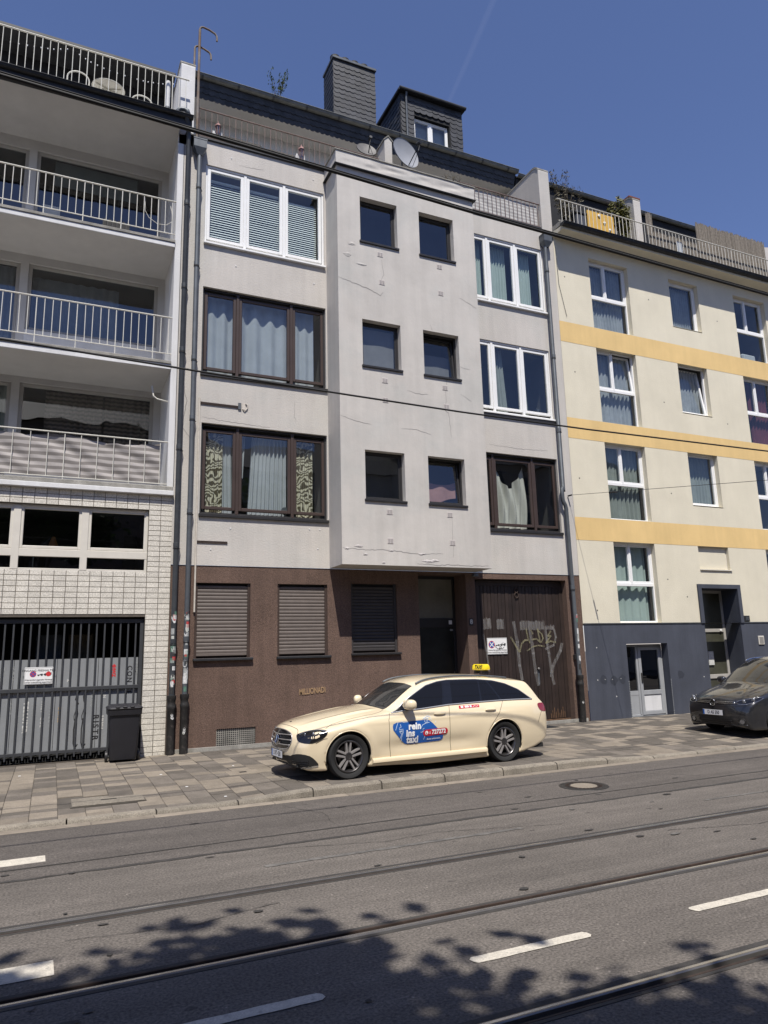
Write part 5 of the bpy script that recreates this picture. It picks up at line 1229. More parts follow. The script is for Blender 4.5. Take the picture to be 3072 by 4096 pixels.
# main entrance portal
mb = MB()
mb.box(17.32, 17.455, W-.055, W-.001, 2.63, 3.78, .004).box(18.965, 19.10, W-.055, W-.001, 2.63, 3.78, .004).box(17.455, 18.965, W-.054, W-.001, 3.655, 3.78, .004)
mb.build('portal_surround', MT['plinth'], yb)
PY = 16.05
mb = MB(); y0, y1 = W-.018, PY+.1
mb.quad((17.452,y0,.1),(17.452,y1,.1),(17.452,y1,3.66),(17.452,y0,3.66)); mb.quad((18.968,y0,.1),(18.968,y0,3.66),(18.968,y1,3.66),(18.968,y1,.1)); mb.quad((17.452,y0,3.658),(17.452,y1,3.658),(18.968,y1,3.658),(18.968,y0,3.658))
mb.build('portal_reveal', MT['plinth'], yb)
MB().box(17.45, 18.97, W-.1, PY+.1, .05, .2, .01).build('doorstep', MT['concrete'], yb)
pdo = MB(); ringframe(pdo, 17.455, 18.965, .2, 3.655, PY, PY+.07, .09); pdo.box(17.54, 18.88, PY-.002, PY+.066, 2.38, 2.48, .005).box(17.54, 18.88, PY-.002, PY+.066, 1.0, 1.12, .005).box(17.54,18.0,PY-.002,PY+.066,.29,2.38,.005)
pdo = pdo.build('entrance_door', MT['grey_frame'], yb)
MT['wired'] = mat('olive_wired_glass', (.055,.055,.04), .3, var=.25, vs=2)
MB().quad((17.54,PY+.03,.29),(18.88,PY+.03,.29),(18.88,PY+.03,3.57),(17.54,PY+.03,3.57)).build('pane', MT['wired'], pdo)
MB().box(18.10, 18.32, PY-.01, PY+.02, 1.40, 1.80).build('notice', MT['chalk'], pdo)
MB().box(18.70, 18.78, PY-.03, PY-.003, 2.40, 2.46, .01).build('door_closer', MT['sign_white'], pdo)
MB().box(19.14, 19.37, W-.035, W-.012, 2.665, 2.845, .004).build('house_number_plate', MT['black'], yb)
wall_text('house_number', '10', .15, 19.255, 2.755, W-.037, MT['zinc'], yb, .003)
vt = MB().box(19.63, 19.87, W-.05, W-.021, 1.97, 2.23, .006).build('vent_cover', MT['cream_frame'], yb)
for k in range(7): MB().box(19.66, 19.84, W-.0535, W-.0505, 2.0+k*.03, 2.012+k*.03).build('louvre', MT['gutter'], vt)
for x0 in (14.375, 15.915):
    mb = MB()
    for k in range(22): mb.box(x0-.012, x0+.012, W-.024, W-.021, .12+k*.045, .14+k*.045)
    mb.build('chipped_edge', MT['chalk_dim'], yb)
for x, z in ((13.35,2.0),(13.3,1.15),(13.55,1.16),(13.8,1.15),(14.1,1.16),(13.9,.7),(17.2,1.1)): MB().lathe([(.018,0),(.001,-.004)], (x, W-.021, z), 'y', 7).build('paint_chip', MT['chalk'], yb)
for x, z in ((13.5,1.15),(13.85,1.12),(14.15,1.15),(16.3,1.2)):
    MB().add([(x+.14*math.cos(t*.52)*random.uniform(.7,1.1), W-.0225, z+.13*math.sin(t*.52)*random.uniform(.7,1.1)) for t in range(12)], [tuple(range(12))]).build('damp_stain', mat('damp_plinth_paint', (.032,.036,.048), .8), yb)
for i, (x, z) in enumerate(((13.3,12.9),(13.4,9.9),(13.25,6.7),(16.6,12.8),(16.8,9.4),(19.6,12.6),(16.9,3.4),(16.2,3.9),(13.5,3.0),(19.5,9.0),(16.7,6.5))): MB().lathe([(.022,0),(.001,-.006)], (x, W-.001, z), 'y', 7).build('wall_plug', MT['gutter'], yb)

# ------------------------------------------------------------------ downpipes
stm = [mat('sticker_%s' % n_, c_, .6, var=.25, vs=30) for n_, c_ in (('white', (.55,.55,.54)), ('grey', (.30,.31,.30)), ('pale', (.45,.46,.42)), ('black', (.03,.03,.03)), ('red', (.42,.05,.05)), ('green', (.08,.16,.12)))]
def sticker(parent, x, y, r, z, a, w_, h, m, rnd_=False):
    mb = MB(); n = 6
    if rnd_:
        vs = [(x+r*math.sin(a+(w_/r/2)*math.cos(t*.524)), y-r*math.cos(a+(w_/r/2)*math.cos(t*.524)), z+h/2*math.sin(t*.524)) for t in range(12)]; mb.add(vs, [tuple(range(12))])
    else: mb.grid(lambda u, v: (x+r*math.sin(a+(u-.5)*w_/r), y-r*math.cos(a+(u-.5)*w_/r), z+(v-.5)*h), 4, 1)
    mb.build('sticker', m, parent)
def downpipe(label, path, r, x_b, y, joints, iron_top, stickers, mat_, hopper=None, seed=0):
    t = thing('downpipe', label, 'downpipe', (x_b, y, .1), 'downpipes on the house fronts')
    MB().tube(path, r, 14).build('pipe', mat_, t, smooth=True, sharp=50)
    for z, x in joints:
        MB().lathe([(r+.002,-.05),(r+.008,-.045),(r+.008,.045),(r+.002,.05)], (x, y, z), n=14).build('sleeve', mat_, t, smooth=True, sharp=40)
        MB().lathe([(r+.010,-.012),(r+.013,0),(r+.010,.012)], (x, y, z-.07), n=14).tube([(x+r+.01, y, z-.07), (x+r+.035, y+.05, z-.07), (x+r+.03, W, z-.07)], .007, 6).build('bracket', MT['gutter'], t)
    MB().lathe([(r+.028,.0),(r+.028,iron_top-.28),(r+.036,iron_top-.26),(r+.036,iron_top-.20),(r+.026,iron_top-.18),(r+.030,iron_top-.10),(r+.040,iron_top-.08),(r+.040,iron_top),(r,iron_top)], (x_b, y, .09), n=18).build('cast_iron_foot', MT['iron'], t, smooth=True, sharp=35)
    rr = random.Random(seed)
    for k in range(stickers):
        z = rr.uniform(iron_top+.15, iron_top+1.75); sticker(t, x_b, y, r+.002+.0006*k/stickers, z, rr.uniform(-.5, .75), rr.uniform(.05,.11), rr.uniform(.05,.15), stm[rr.choice((0,0,1,1,2,2,3,4,5))], rr.random() < .3)
    for k in range(max(1, stickers//8)): sticker(t, x_b, y, r+.0405-.012, rr.uniform(.5, .9), rr.uniform(-.3,.4), .05, .06, stm[rr.choice((0,2))], True)
    if hopper:
        hx, hz = hopper
        MB().prism([(-.14,.30),(.14,.30),(.15,.33),(-.15,.33)], 'y', y-.11, y+.09).build('tmp', None) if False else None
        hb = MB(); a = [(hx-.15, y-.12), (hx+.15, y-.12), (hx+.15, y+.10), (hx-.15, y+.10)]; b = [(hx-r, y-r), (hx+r, y-r), (hx+r, y+r), (hx-r, y+r)]
        hb.add([(px, py, hz) for px, py in b]+[(px, py, hz+.17) for px, py in a]+[(px, py, hz+.36) for px, py in a]+[((px-hx)*1.06+hx, (py-y)*1.06+y, hz+.37) for px, py in a]+[((px-hx)*1.06+hx, (py-y)*1.06+y, hz+.40) for px, py in a],
               [(i+4*k, (i+1) % 4+4*k, (i+1) % 4+4*k+4, i+4*k+4) for k in range(4) for i in range(4)]+[(16,17,18,19)])
        hb.build('hopper_head', mat_, t)
    return t
PYP = 15.38
downpipe('grey downpipe with stickers on the edge of the tiled pier', [(2.255, PYP, .9), (2.255, PYP, 14.15), (2.23, PYP-.06, 14.30), (2.18, 15.22, 14.45), (2.16, 15.20, 14.52)], .055, 2.255, PYP, [(12.4,2.255),(10.3,2.255),(8.75,2.255),(6.5,2.255),(4.35,2.255),(2.35,2.255)], 1.18, 30, MT['zinc_dark'], None, 1)
downpipe('grey downpipe with hopper head and stickers on the grey house beside the tiled pier', [(2.515, PYP, .9), (2.515, PYP, 13.72)], .052, 2.515, PYP, [(12.9,2.515),(10.9,2.515),(8.6,2.515),(7.2,2.515),(5.1,2.515),(2.4,2.515)], 1.20, 28, MT['zinc'], (2.515, 13.70), 2)
downpipe('grey downpipe with hopper head and jog between the grey and yellow houses', [(12.63, PYP, .9), (12.60, PYP, 5.75), (12.58, PYP, 5.85), (12.50, PYP-.01, 5.98), (12.49, PYP-.01, 6.30), (12.55, PYP, 6.38), (12.56, PYP, 13.65)], .055, 12.63, PYP, [(12.9,12.56),(10.2,12.56),(8.0,12.56),(6.32,12.54),(3.6,12.61)], 1.22, 14, MT['zinc'], (12.60, 13.62), 3)
eb = MB(); eb.tube([(1.97,15.32,14.58),(1.97,15.30,14.68),(2.03,15.28,14.74),(2.12,15.27,14.75),(2.19,15.26,14.72),(2.22,15.25,14.60)], .055, 12)
tag(eb.build('drain_elbow', MT['zinc'], smooth=True), 'bent grey drain elbow over the end of the left roof gutter', 'pipe')

# ------------------------------------------------------------------ security gate of the left building
GYt = W+.10
sg = thing('security_gate', 'grey barred security gate with graffiti under the tiled wall', 'gate', (0, GYt, .14))
bm_ = MB().box(-.016, .016, -.016, .016, 0, 2.62, .003).mesh('bar', MT['gate_bar'])
x = 1.54
while x > -5.5: link('bar', bm_, sg, Vector((x, GYt, .20))-wloc(sg)); x -= .1485
MB().box(-6, 1.69, GYt-.02, GYt+.03, 1.44, 1.51, .004).box(-6, 1.69, GYt-.02, GYt+.03, 2.74, 2.82, .004).box(-6, 1.69, GYt-.015, GYt+.03, .28, .34, .004).box(1.62, 1.69, GYt-.025, GYt+.035, .16, 2.82, .004).build('rail', MT['gate_bar'], sg)
for k in range(8):
    b_ = 1.61-.75*k; MB().box(b_-.742, b_, GYt+.035, GYt+.042, .33, 2.05).build('sheet_panel', MT['gate_panel'], sg)
mb = MB()
for k in range(150): mb.box(1.60-.05*k, 1.615-.05*k, GYt+.02, GYt+.03, .15, .22+.02*(k % 3))
mb.build('brush_strip', MT['black'], sg)
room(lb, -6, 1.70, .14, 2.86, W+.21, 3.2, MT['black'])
for a, b, z0, z1, c_, lab in ((-.30,.18,2.05,2.55,(.055,.065,.075),'dark blue-grey board hanging in the dark passage behind the gate'),(.30,.78,2.05,2.55,(.085,.07,.045),'brown board hanging in the dark passage behind the gate')):
    o = MB().box(a, b, W+.9, W+.93, z0-.3, z1, .02).build('hanging_board', mat('board', c_, .7)); tag(o, lab, 'board')
es = thing('entrance_sign', 'white sign with tow-away symbols wired to the barred gate', 'sign', (-.2, GYt-.03, 1.75))
parking_sign(es, -.45, .045, 1.585, 1.905, GYt-.02, ['Widerrechtlich abgestellte Fahrzeuge', 'werden kostenpflichtig abgeschleppt!'], 'EINGANG FREIHALTEN', True)
MB().add([(-.035+.045*math.cos(t*.4), GYt-.0285, 1.775+.045*math.sin(t*.4)) for t in range(16)], [tuple(range(16))]).build('round_sticker', MT['red'], es)
Yp = GYt+.033
def down_text(s_, x, z, size, m, bold=.002, sp=1.25): wall_text('graffiti_tag', s_, size, x, z, Yp, m, sg, bold, sp, -math.pi/2)
down_text('TELLUPER', -.39, .98, .115, MT['chalk'], .005, 1.15); down_text('RISTR', .86, .72, .15, MT['ink'], .004, 1.35); down_text('CON', 1.455, 1.72, .13, MT['ink'], .003, 1.25); down_text('E', 1.455, 1.36, .13, MT['ink'], .003)
down_text('4HWZ', 1.155, 1.80, .085, MT['red'], .005, 1.0); down_text('FALT  COL', -.10, 1.02, .085, MT['chalk'], .002, 1.2); down_text('VALEO', .05, .95, .10, MT['chalk_dim'], .002, 1.4); down_text('OCALE', .20, 1.0, .08, MT['ochre_ink'], .001); down_text('noc', -.66, 1.15, .13, MT['chalk_dim'], .002)
down_text('bublik', -.53, .9, .10, MT['chalk_dim'], .001, .9); down_text('yoccoo', .78, 1.25, .10, MT['chalk_dim'], .002, .9); down_text('TTOL', -.84, 1.75, .12, MT['chalk_dim'], .001); down_text('KOX', -.67, 1.80, .11, MT['chalk_dim'], .001); down_text('JUNMI', 1.58, 1.83, .075, MT['chalk_dim'], .002); down_text('A N', 1.0, 1.35, .08, MT['chalk'], .003); down_text('HAI', -.25, 1.1, .12, MT['chalk_dim'], .001)
wall_text('graffiti_tag', 'M', .07, .33, 1.63, Yp, MT['chalk'], sg, .004); down_text('UB.MH.', .965, .80, .09, MT['chalk'], .006, .9)
gs = MB()
for ox, fl_ in ((.50, 1), (.64, -1)):
    stroke(gs, [(ox+.05,1.42),(ox,1.36),(ox-.02,1.27),(ox+.03,1.18)] if fl_ > 0 else [(ox+.03,1.40),(ox-.02,1.32),(ox-.01,1.24),(ox+.02,1.16)], .026, Yp)
    stroke(gs, [(ox,1.14),(ox+.035,1.0),(ox+.02,.90),(ox-.03,.88),(ox-.035,.96),(ox+.01,1.12)], .014, Yp)
    stroke(gs, [(ox-.01,.90),(ox-.03,.70),(ox-.025,.45),(ox+.0,.36),(ox+.04,.31)], .022, Yp); stroke(gs, [(ox+.05,.42),(ox+.01,.36)], .02, Yp)
gs.build('graffiti_figure', MT['ink'], sg)

# ------------------------------------------------------------------ wheelie bin
wb = thing('wheelie_bin', 'black two-wheeled rubbish bin in front of the barred gate', 'bin', (1.33, 15.12, .12))
bmat = mat('black_bin_plastic', (.018,.018,.022), .45, var=.12, vs=6); z0 = zs(1.33, 15.1)
bx_, by_ = 1.33, 15.08
def bsec(z, wx, wy, oy=0, rc=.05):
    pts = []
    for cx, cy, a0 in ((wx/2-rc, wy/2-rc, 0), (-wx/2+rc, wy/2-rc, 90), (-wx/2+rc, -wy/2+rc, 180), (wx/2-rc, -wy/2+rc, 270)):
        for k in range(5): a = math.radians(a0+22.5*k); pts.append((bx_+cx+rc*math.cos(a), by_+oy+cy+rc*math.sin(a), z0+z))
    return pts
bd = MB(); secs = [bsec(.05,.46,.50), bsec(.10,.48,.52), bsec(.70,.545,.60,-.02), bsec(.86,.555,.62,-.025), bsec(.865,.60,.67,-.025), bsec(.96,.61,.69,-.03), bsec(.965,.58,.66,-.03)]
N_ = 20
bd.add([p for s_ in secs for p in s_], [(i*N_+k, i*N_+(k+1) % N_, (i+1)*N_+(k+1) % N_, (i+1)*N_+k) for i in range(len(secs)-1) for k in range(N_)]+[tuple(range(N_))])
bd.build('body', bmat, wb, smooth=True, sharp=35)
ld = MB(); secs = [bsec(.967,.62,.70,-.03,.06), bsec(.985,.63,.71,-.035,.06), bsec(1.01,.60,.68,-.03,.06), bsec(1.045,.46,.52,-.0,.08)]
ld.add([p for s_ in secs for p in s_], [(i*N_+k, i*N_+(k+1) % N_, (i+1)*N_+(k+1) % N_, (i+1)*N_+k) for i in range(3) for k in range(N_)]+[tuple(60+k for k in range(N_))])
ld.build('lid', bmat, wb, smooth=True, sharp=35)
for k in range(3): MB().box(bx_-.18+.13*k, bx_-.10+.13*k, by_-.40, by_-.30, z0+1.0, z0+1.025, .01).build('lid_rib', bmat, wb)
MB().tube([(bx_-.26, by_+.30, z0+.93), (bx_-.26, by_+.40, z0+.95), (bx_+.26, by_+.40, z0+.95), (bx_+.26, by_+.30, z0+.93)], .017, 8).build('handle', bmat, wb, smooth=True, sharp=60)
MB().tube([(bx_-.27, by_-.02, z0+.10), (bx_+.27, by_-.02, z0+.10)], .014, 8).build('axle', MT['zinc'], wb)
for sx in (-1, 1):
    wh = MB().lathe([(.06,-.026),(.098,-.024),(.102,-.012),(.102,.012),(.098,.024),(.06,.026)], (bx_+sx*.285, by_-.02, z0+.102), 'x', 24).build('wheel', MT['black_frame'], wb, smooth=True, sharp=40)
    MB().lathe([(.001,-.022),(.06,-.022),(.06,.022),(.001,.022)], (bx_+sx*.285, by_-.02, z0+.102), 'x', 16).build('hub', MT['zinc_dark'], wh)

# ------------------------------------------------------------------ overhead wires
def wire(label, pts, r, m='black'):
    o = MB().tube(pts, r, 6).build('overhead_wire', MT[m], smooth=True); tag(o, label, 'overhead wire'); return o
wire('thick black overhead cable running in front of the roof eaves', [(-25, 5.97, 7.0), (-.67, 5.97, 6.82), (1.45, 5.97, 6.775), (3.9, 5.97, 6.715), (8.6, 5.97, 6.66), (30, 5.97, 6.9)], .016)
wire('thin black overhead cable hung just above the thick eaves cable', [(-25, 5.97, 7.06), (-.67, 5.97, 6.85), (3.9, 5.97, 6.745), (8.6, 5.97, 6.69), (30, 5.97, 6.94)], .007)
wire('black overhead cable crossing the house fronts at first-floor height', [(-25, 8.5, 6.1), (-.72, 8.5, 5.54), (1.48, 8.5, 5.475), (3.46, 8.5, 5.43), (5.2, 8.5, 5.40), (7.5, 8.5, 5.39), (11.65, 8.5, 5.43), (35, 8.5, 6.2)], .013)
sp_ = thing('span_wire', 'thin span wire anchored to the wall beside the downpipe jog', 'span wire', (12.78, 15.40, 6.16))
MB().tube([(12.78, 15.48, 6.15), (12.80, 15.35, 6.15)], .022, 8).build('anchor', MT['gutter'], sp_)
MB().tube([(12.80, 15.35, 6.15), (13.59, 10.0, 5.39), (14.6, 3.0, 5.0), (15.5, -4, 5.6)], .006, 5).build('wire', MT['gutter'], sp_)
MB().tube([(12.99, 14.1, 5.965), (13.02, 13.85, 5.93)], .020, 8).build('insulator', MT['gutter'], sp_)
lw = MB().tube([(13.02, W-.02, 13.8), (13.05, W-.02, 12.6), (13.25, W-.02, 11.6)], .006, 5).build('loose_cable', MT['gutter']); tag(lw, 'loose thin cable hanging on the yellow wall under the eaves', 'cable')
# ------------------------------------------------------------------ cars: a smooth body surface, panels laid on it
def catmull(P, n=6, closed=True):
    P = np.array(P, float); out = []; m = len(P)
    for i in range(m if closed else m-1):
        p0, p1, p2, p3 = (P[(i+k-1) % m] if closed else P[min(max(i+k-1, 0), m-1)] for k in range(4))
        # centripetal-ish tension: shorten tangents on uneven spacing
        d1, d2 = (np.linalg.norm(p1-p0)+1e-6), (np.linalg.norm(p2-p1)+1e-6); d3 = np.linalg.norm(p3-p2)+1e-6
        m1 = (p2-p0)/(d1+d2)*d2; m2 = (p3-p1)/(d2+d3)*d2
        for t in np.arange(n)/n:
            out.append((2*t**3-3*t**2+1)*p1+(t**3-2*t**2+t)*m1+(-2*t**3+3*t**2)*p2+(t**3-t**2)*m2)
    if not closed: out.append(P[-1])
    return np.array(out)

class CarShape:
    def __init__(s, sil, plan, sect, wheels, wr, crown, bowf, bowr, L, extra=None, xmid=2.4):
        s.L = L; s.plan = np.array(plan, float); s.sect = np.array(sect, float); s.wheels = wheels; s.wr = wr
        s.crown = np.array(crown, float); s.bowf = np.array(bowf, float); s.bowr = bowr; s.extra = extra; s.xmid = xmid
        pl = catmull(s.plan, 6, False); s.plan = pl; s.sect = catmull(s.sect, 6, False)
        poly = catmull(sil, 7)
        s.gx = np.arange(-.6, L+.6, .0125); s.gz = np.arange(-.1, 2.1, .0125)
        X, Z = np.meshgrid(s.gx, s.gz, indexing='ij')
        d = np.full(X.shape, 1e9); sgn = np.zeros(X.shape, bool)
        for a, b in zip(poly, np.roll(poly, -1, 0)):
            e = b-a; w_x = X-a[0]; w_z = Z-a[1]; t = np.clip((w_x*e[0]+w_z*e[1])/(e@e+1e-12), 0, 1)
            d = np.minimum(d, (w_x-t*e[0])**2+(w_z-t*e[1])**2)
            c = (a[1] <= Z) != (b[1] <= Z)
            with np.errstate(divide='ignore', invalid='ignore'): xi = a[0]+(Z-a[1])/(e[1] if abs(e[1]) > 1e-9 else 1e-9)*e[0]
            sgn ^= c & (X < xi)
        s.S = np.where(sgn, -np.sqrt(d), np.sqrt(d))
    def sil(s, x, z):
        fx = np.clip((x-s.gx[0])/.0125, 0, len(s.gx)-1.001); fz = np.clip((z-s.gz[0])/.0125, 0, len(s.gz)-1.001)
        i = fx.astype(int); j = fz.astype(int); u = fx-i; v = fz-j; S = s.S
        return S[i,j]*(1-u)*(1-v)+S[i+1,j]*u*(1-v)+S[i,j+1]*(1-u)*v+S[i+1,j+1]*u*v
    def f(s, P, arches=True):
        x, y, z = P[:,0], P[:,1], P[:,2]; ay = np.abs(y)
        bf = np.interp(z, s.bowf[:,0], s.bowf[:,1])
        q = y*y
        sh = np.where(x < s.xmid, bf*q*np.clip((s.xmid-x)/.6, 0, 1), -s.bowr*q*np.clip((x-s.xmid)/1.0, 0, 1))
        cr = np.interp(x, s.crown[:,0], s.crown[:,1])
        zz = z+cr*q
        if s.extra: zz = zz-s.extra(x, ay, z)
        d2 = s.sil(x-sh, zz)
        H = np.interp(z, s.sect[:,1], s.sect[:,0])*np.interp(x, s.plan[:,0], s.plan[:,1])/.926
        for wx in s.wheels:
            r = np.hypot(x-wx, z-.335); H = H+(.009 if wx < 2 else .003)*np.exp(-((r-.43)/.07)**2)*(z > .1)
        zc = .80+.035*(x-1)/3
        H = H+.008*np.exp(-((z-zc)/.026)**2)*np.clip((x-.9)/.8, 0, 1)*np.clip((4.3-x)/1.2, 0, 1)
        H = H-.022*np.exp(-((z-.42)/.10)**2)*np.clip((x-1.2)/.5, 0, 1)*np.clip((3.45-x)/.5, 0, 1)
        d1 = (ay-H)*.93
        k = .055; h = np.clip(.5+.5*(d1-d2)/k, 0, 1)
        d = d2*(1-h)+d1*h+k*h*(1-h)
        if arches:
            for wx in s.wheels:
                a = np.hypot(x-wx, (z-.335))-s.wr; a = np.maximum(a, .50-ay)
                d = np.maximum(d, -a)
        return d
    def grad(s, P, arches=True):
        e = 1e-3; g = np.zeros_like(P)
        for k in range(3):
            Q = P.copy(); Q[:,k] += e; R = P.copy(); R[:,k] -= e; g[:,k] = (s.f(Q, arches)-s.f(R, arches))/(2*e)
        return g
    def mesh(s, h=.024):
        xs = np.arange(-.08, s.L+.12, h); ys = np.arange(-1.02, 1.021, h); zs_ = np.arange(.08, 1.85, h)
        G = np.stack(np.meshgrid(xs, ys, zs_, indexing='ij'), -1); V = s.f(G.reshape(-1, 3)).reshape(G.shape[:3])
        ins = V < 0
        nx, ny, nz = V.shape
        c = np.zeros((nx-1, ny-1, nz-1), int)
        for a in (0, 1):
            for b in (0, 1):
                for d in (0, 1): c += ins[a:nx-1+a, b:ny-1+b, d:nz-1+d]
        act = (c > 0) & (c < 8); idx = -np.ones(act.shape, int); ii = np.argwhere(act); idx[act] = np.arange(len(ii))
        acc = np.zeros((len(ii), 3)); cnt = np.zeros(len(ii))
        corners = [(a, b, d) for a in (0, 1) for b in (0, 1) for d in (0, 1)]
        for a in corners:
            for ax in range(3):
                if a[ax]: continue
                b = list(a); b[ax] = 1
                va = V[ii[:,0]+a[0], ii[:,1]+a[1], ii[:,2]+a[2]]; vb = V[ii[:,0]+b[0], ii[:,1]+b[1], ii[:,2]+b[2]]
                m_ = (va < 0) != (vb < 0); t = np.where(m_, va/(va-vb+1e-12), 0)
                p = np.tile(np.array(a, float), (len(ii), 1)); p[:,ax] += t
                acc[m_] += p[m_]; cnt[m_] += 1
        vt = (ii+acc/cnt[:,None])*h+np.array([xs[0], ys[0], zs_[0]])
        for _ in range(3):
            fv = s.f(vt); g = s.grad(vt); gg = (g*g).sum(1)+1e-6
            st = -(fv/gg)[:,None]*g; ln = np.linalg.norm(st, axis=1, keepdims=True); st *= np.minimum(1, h*.5/(ln+1e-9)); vt = vt+st
        faces = []
        for ax in range(3):
            sl0 = [slice(0, n) for n in V.shape]; sl1 = [slice(0, n) for n in V.shape]; sl0[ax] = slice(0, V.shape[ax]-1); sl1[ax] = slice(1, V.shape[ax])
            ed = np.argwhere(ins[tuple(sl0)] != ins[tuple(sl1)]); o1, o2 = [(1, 2), (2, 0), (0, 1)][ax]
            ok = (ed[:,o1] > 0) & (ed[:,o2] > 0) & (ed[:,o1] < V.shape[o1]-1) & (ed[:,o2] < V.shape[o2]-1); ed = ed[ok]
            def at(d1, d2):
                q = ed.copy(); q[:,o1] -= d1; q[:,o2] -= d2; return idx[q[:,0], q[:,1], q[:,2]]
            quad = np.stack([at(0,0), at(1,0), at(1,1), at(0,1)], 1)
            flip = ~ins[ed[:,0], ed[:,1], ed[:,2]]
            quad[~flip] = quad[~flip][:, ::-1]
            faces.append(quad)
        return vt, np.concatenate(faces)
    def shoot(s, O, D, tmax=4.0, n=320):
        """first hit of rays O + t D with the body (without the arches)"""
        O = np.array(O, float); D = np.array(D, float)
        if D.ndim == 1: D = np.tile(D, (len(O), 1))
        t = np.zeros(len(O)); hit = np.full(len(O), -1.0); prev = np.zeros(len(O))
        for i in range(n):
            tt = tmax*i/n; fv = s.f(O+D*tt, False); new = (hit < 0) & (fv < 0); hit[new] = tt; prev[new] = max(0, tmax*(i-1)/n)
        lo = prev.copy(); hi = np.where(hit < 0, 0, hit)
        for _ in range(16):
            mid = (lo+hi)/2; fv = s.f(O+D*mid[:,None], False); hi = np.where(fv < 0, mid, hi); lo = np.where(fv < 0, lo, mid)
        return O+D*hi[:,None], hit >= 0
    def settle(s, P, off):
        P = np.array(P, float)
        for _ in range(6):
            fv = s.f(P, False)-off; g = s.grad(P, False); gg = (g*g).sum(1)+1e-6; P = P-(fv/gg)[:,None]*g*.9
        return P

TAXI = CarShape(
    sil=[(.30,.215),(.07,.235),(.01,.33),(-.008,.47),(-.006,.60),(.02,.715),(.085,.785),(.23,.835),(.55,.895),(.95,.960),(1.30,1.005),(1.47,1.035),(1.62,1.11),(1.86,1.24),(2.12,1.365),(2.35,1.440),(2.75,1.482),(3.3,1.482),(3.85,1.450),(4.25,1.40),(4.52,1.345),(4.58,1.305),(4.66,1.20),(4.78,1.03),(4.87,.93),(4.915,.82),(4.935,.66),(4.935,.50),(4.90,.36),(4.78,.27),(4.5,.225),(3.0,.20),(1.5,.20)],
    plan=[(-.1,.50),(.02,.60),(.10,.72),(.22,.815),(.42,.875),(.75,.912),(1.2,.926),(2.4,.930),(3.6,.926),(4.2,.905),(4.5,.875),(4.75,.815),(4.87,.74),(4.95,.64),(5.2,.45)],
    sect=[(.84,.0),(.865,.20),(.885,.30),(.905,.42),(.922,.60),(.926,.70),(.918,.80),(.895,.90),(.868,.965),(.835,1.03),(.77,1.17),(.695,1.31),(.655,1.38),(.62,1.44),(.58,1.6)],
    wheels=(.84, 3.79), wr=.378, crown=[(0,.16),(.3,.12),(1.2,.085),(1.6,.10),(2.3,.15),(4.2,.15),(4.6,.05),(5,.0)], bowf=[(.2,.26),(.5,.27),(.8,.38),(1.0,.42),(1.5,.30)], bowr=.14, L=4.94,
    extra=lambda x, ay, z: .016*np.exp(-((ay-(.50-.06*(1.3-x)))/.055)**2)*np.clip((x-.15)/.5, 0, 1)*np.clip((1.55-x)/.3, 0, 1))
MT['taxi_paint'] = mat('light_ivory_car_paint', (.72,.61,.425), .22, coat=1.0, spec=.5)
MT['grey_paint'] = mat('dark_grey_metallic_paint', (.028,.029,.033), .30, .4, coat=1.0)
MT['car_glass'] = mat('dark_car_glass', (.008,.008,.009), .05, spec=.35)
MT['screen_glass'] = mat('windscreen_glass', (.022,.022,.022), .05, spec=.5, var=.25, vs=2.2)
MT['gloss_black'] = mat('gloss_black_trim', (.010,.010,.011), .12, coat=.5)
MT['plastic'] = mat('black_plastic', (.016,.016,.016), .6)
MT['chrome'] = mat('chrome', (.62,.62,.63), .12, 1.0)
MT['pale_chrome'] = mat('chrome_sheen_grey', (.42,.43,.45), .35, .5)  # light grey colour stands in for the bright reflection of the chrome trim
MT['tyre'] = mat('tyre_rubber', (.018,.018,.018), .8, bump=.2, bs=60)
MT['rim'] = mat('dark_grey_rim', (.10,.095,.095), .3, .8)
MT['rim_cut'] = mat('polished_rim_face', (.42,.40,.39), .35, .6)
MT['disc'] = mat('brake_disc', (.12,.11,.105), .4, .8)
MT['tail_red'] = mat('tail_lamp_red', (.22,.012,.015), .12, coat=.8)
MT['lamp_clear'] = mat('lamp_reflector', (.30,.31,.33), .2, .7)
MT['taxi_yellow'] = mat('taxi_sign_yellow', (.78,.60,.02), .35, coat=.4)
MT['sticker_blue'] = mat('sticker_blue', (.015,.095,.36), .4)
MT['sticker_line'] = mat('sticker_pale_line', (.55,.66,.80), .4)
MT['sticker_red'] = mat('sticker_red', (.47,.014,.03), .4)
MT['sticker_white'] = mat('sticker_white_print', (.78,.78,.78), .4)

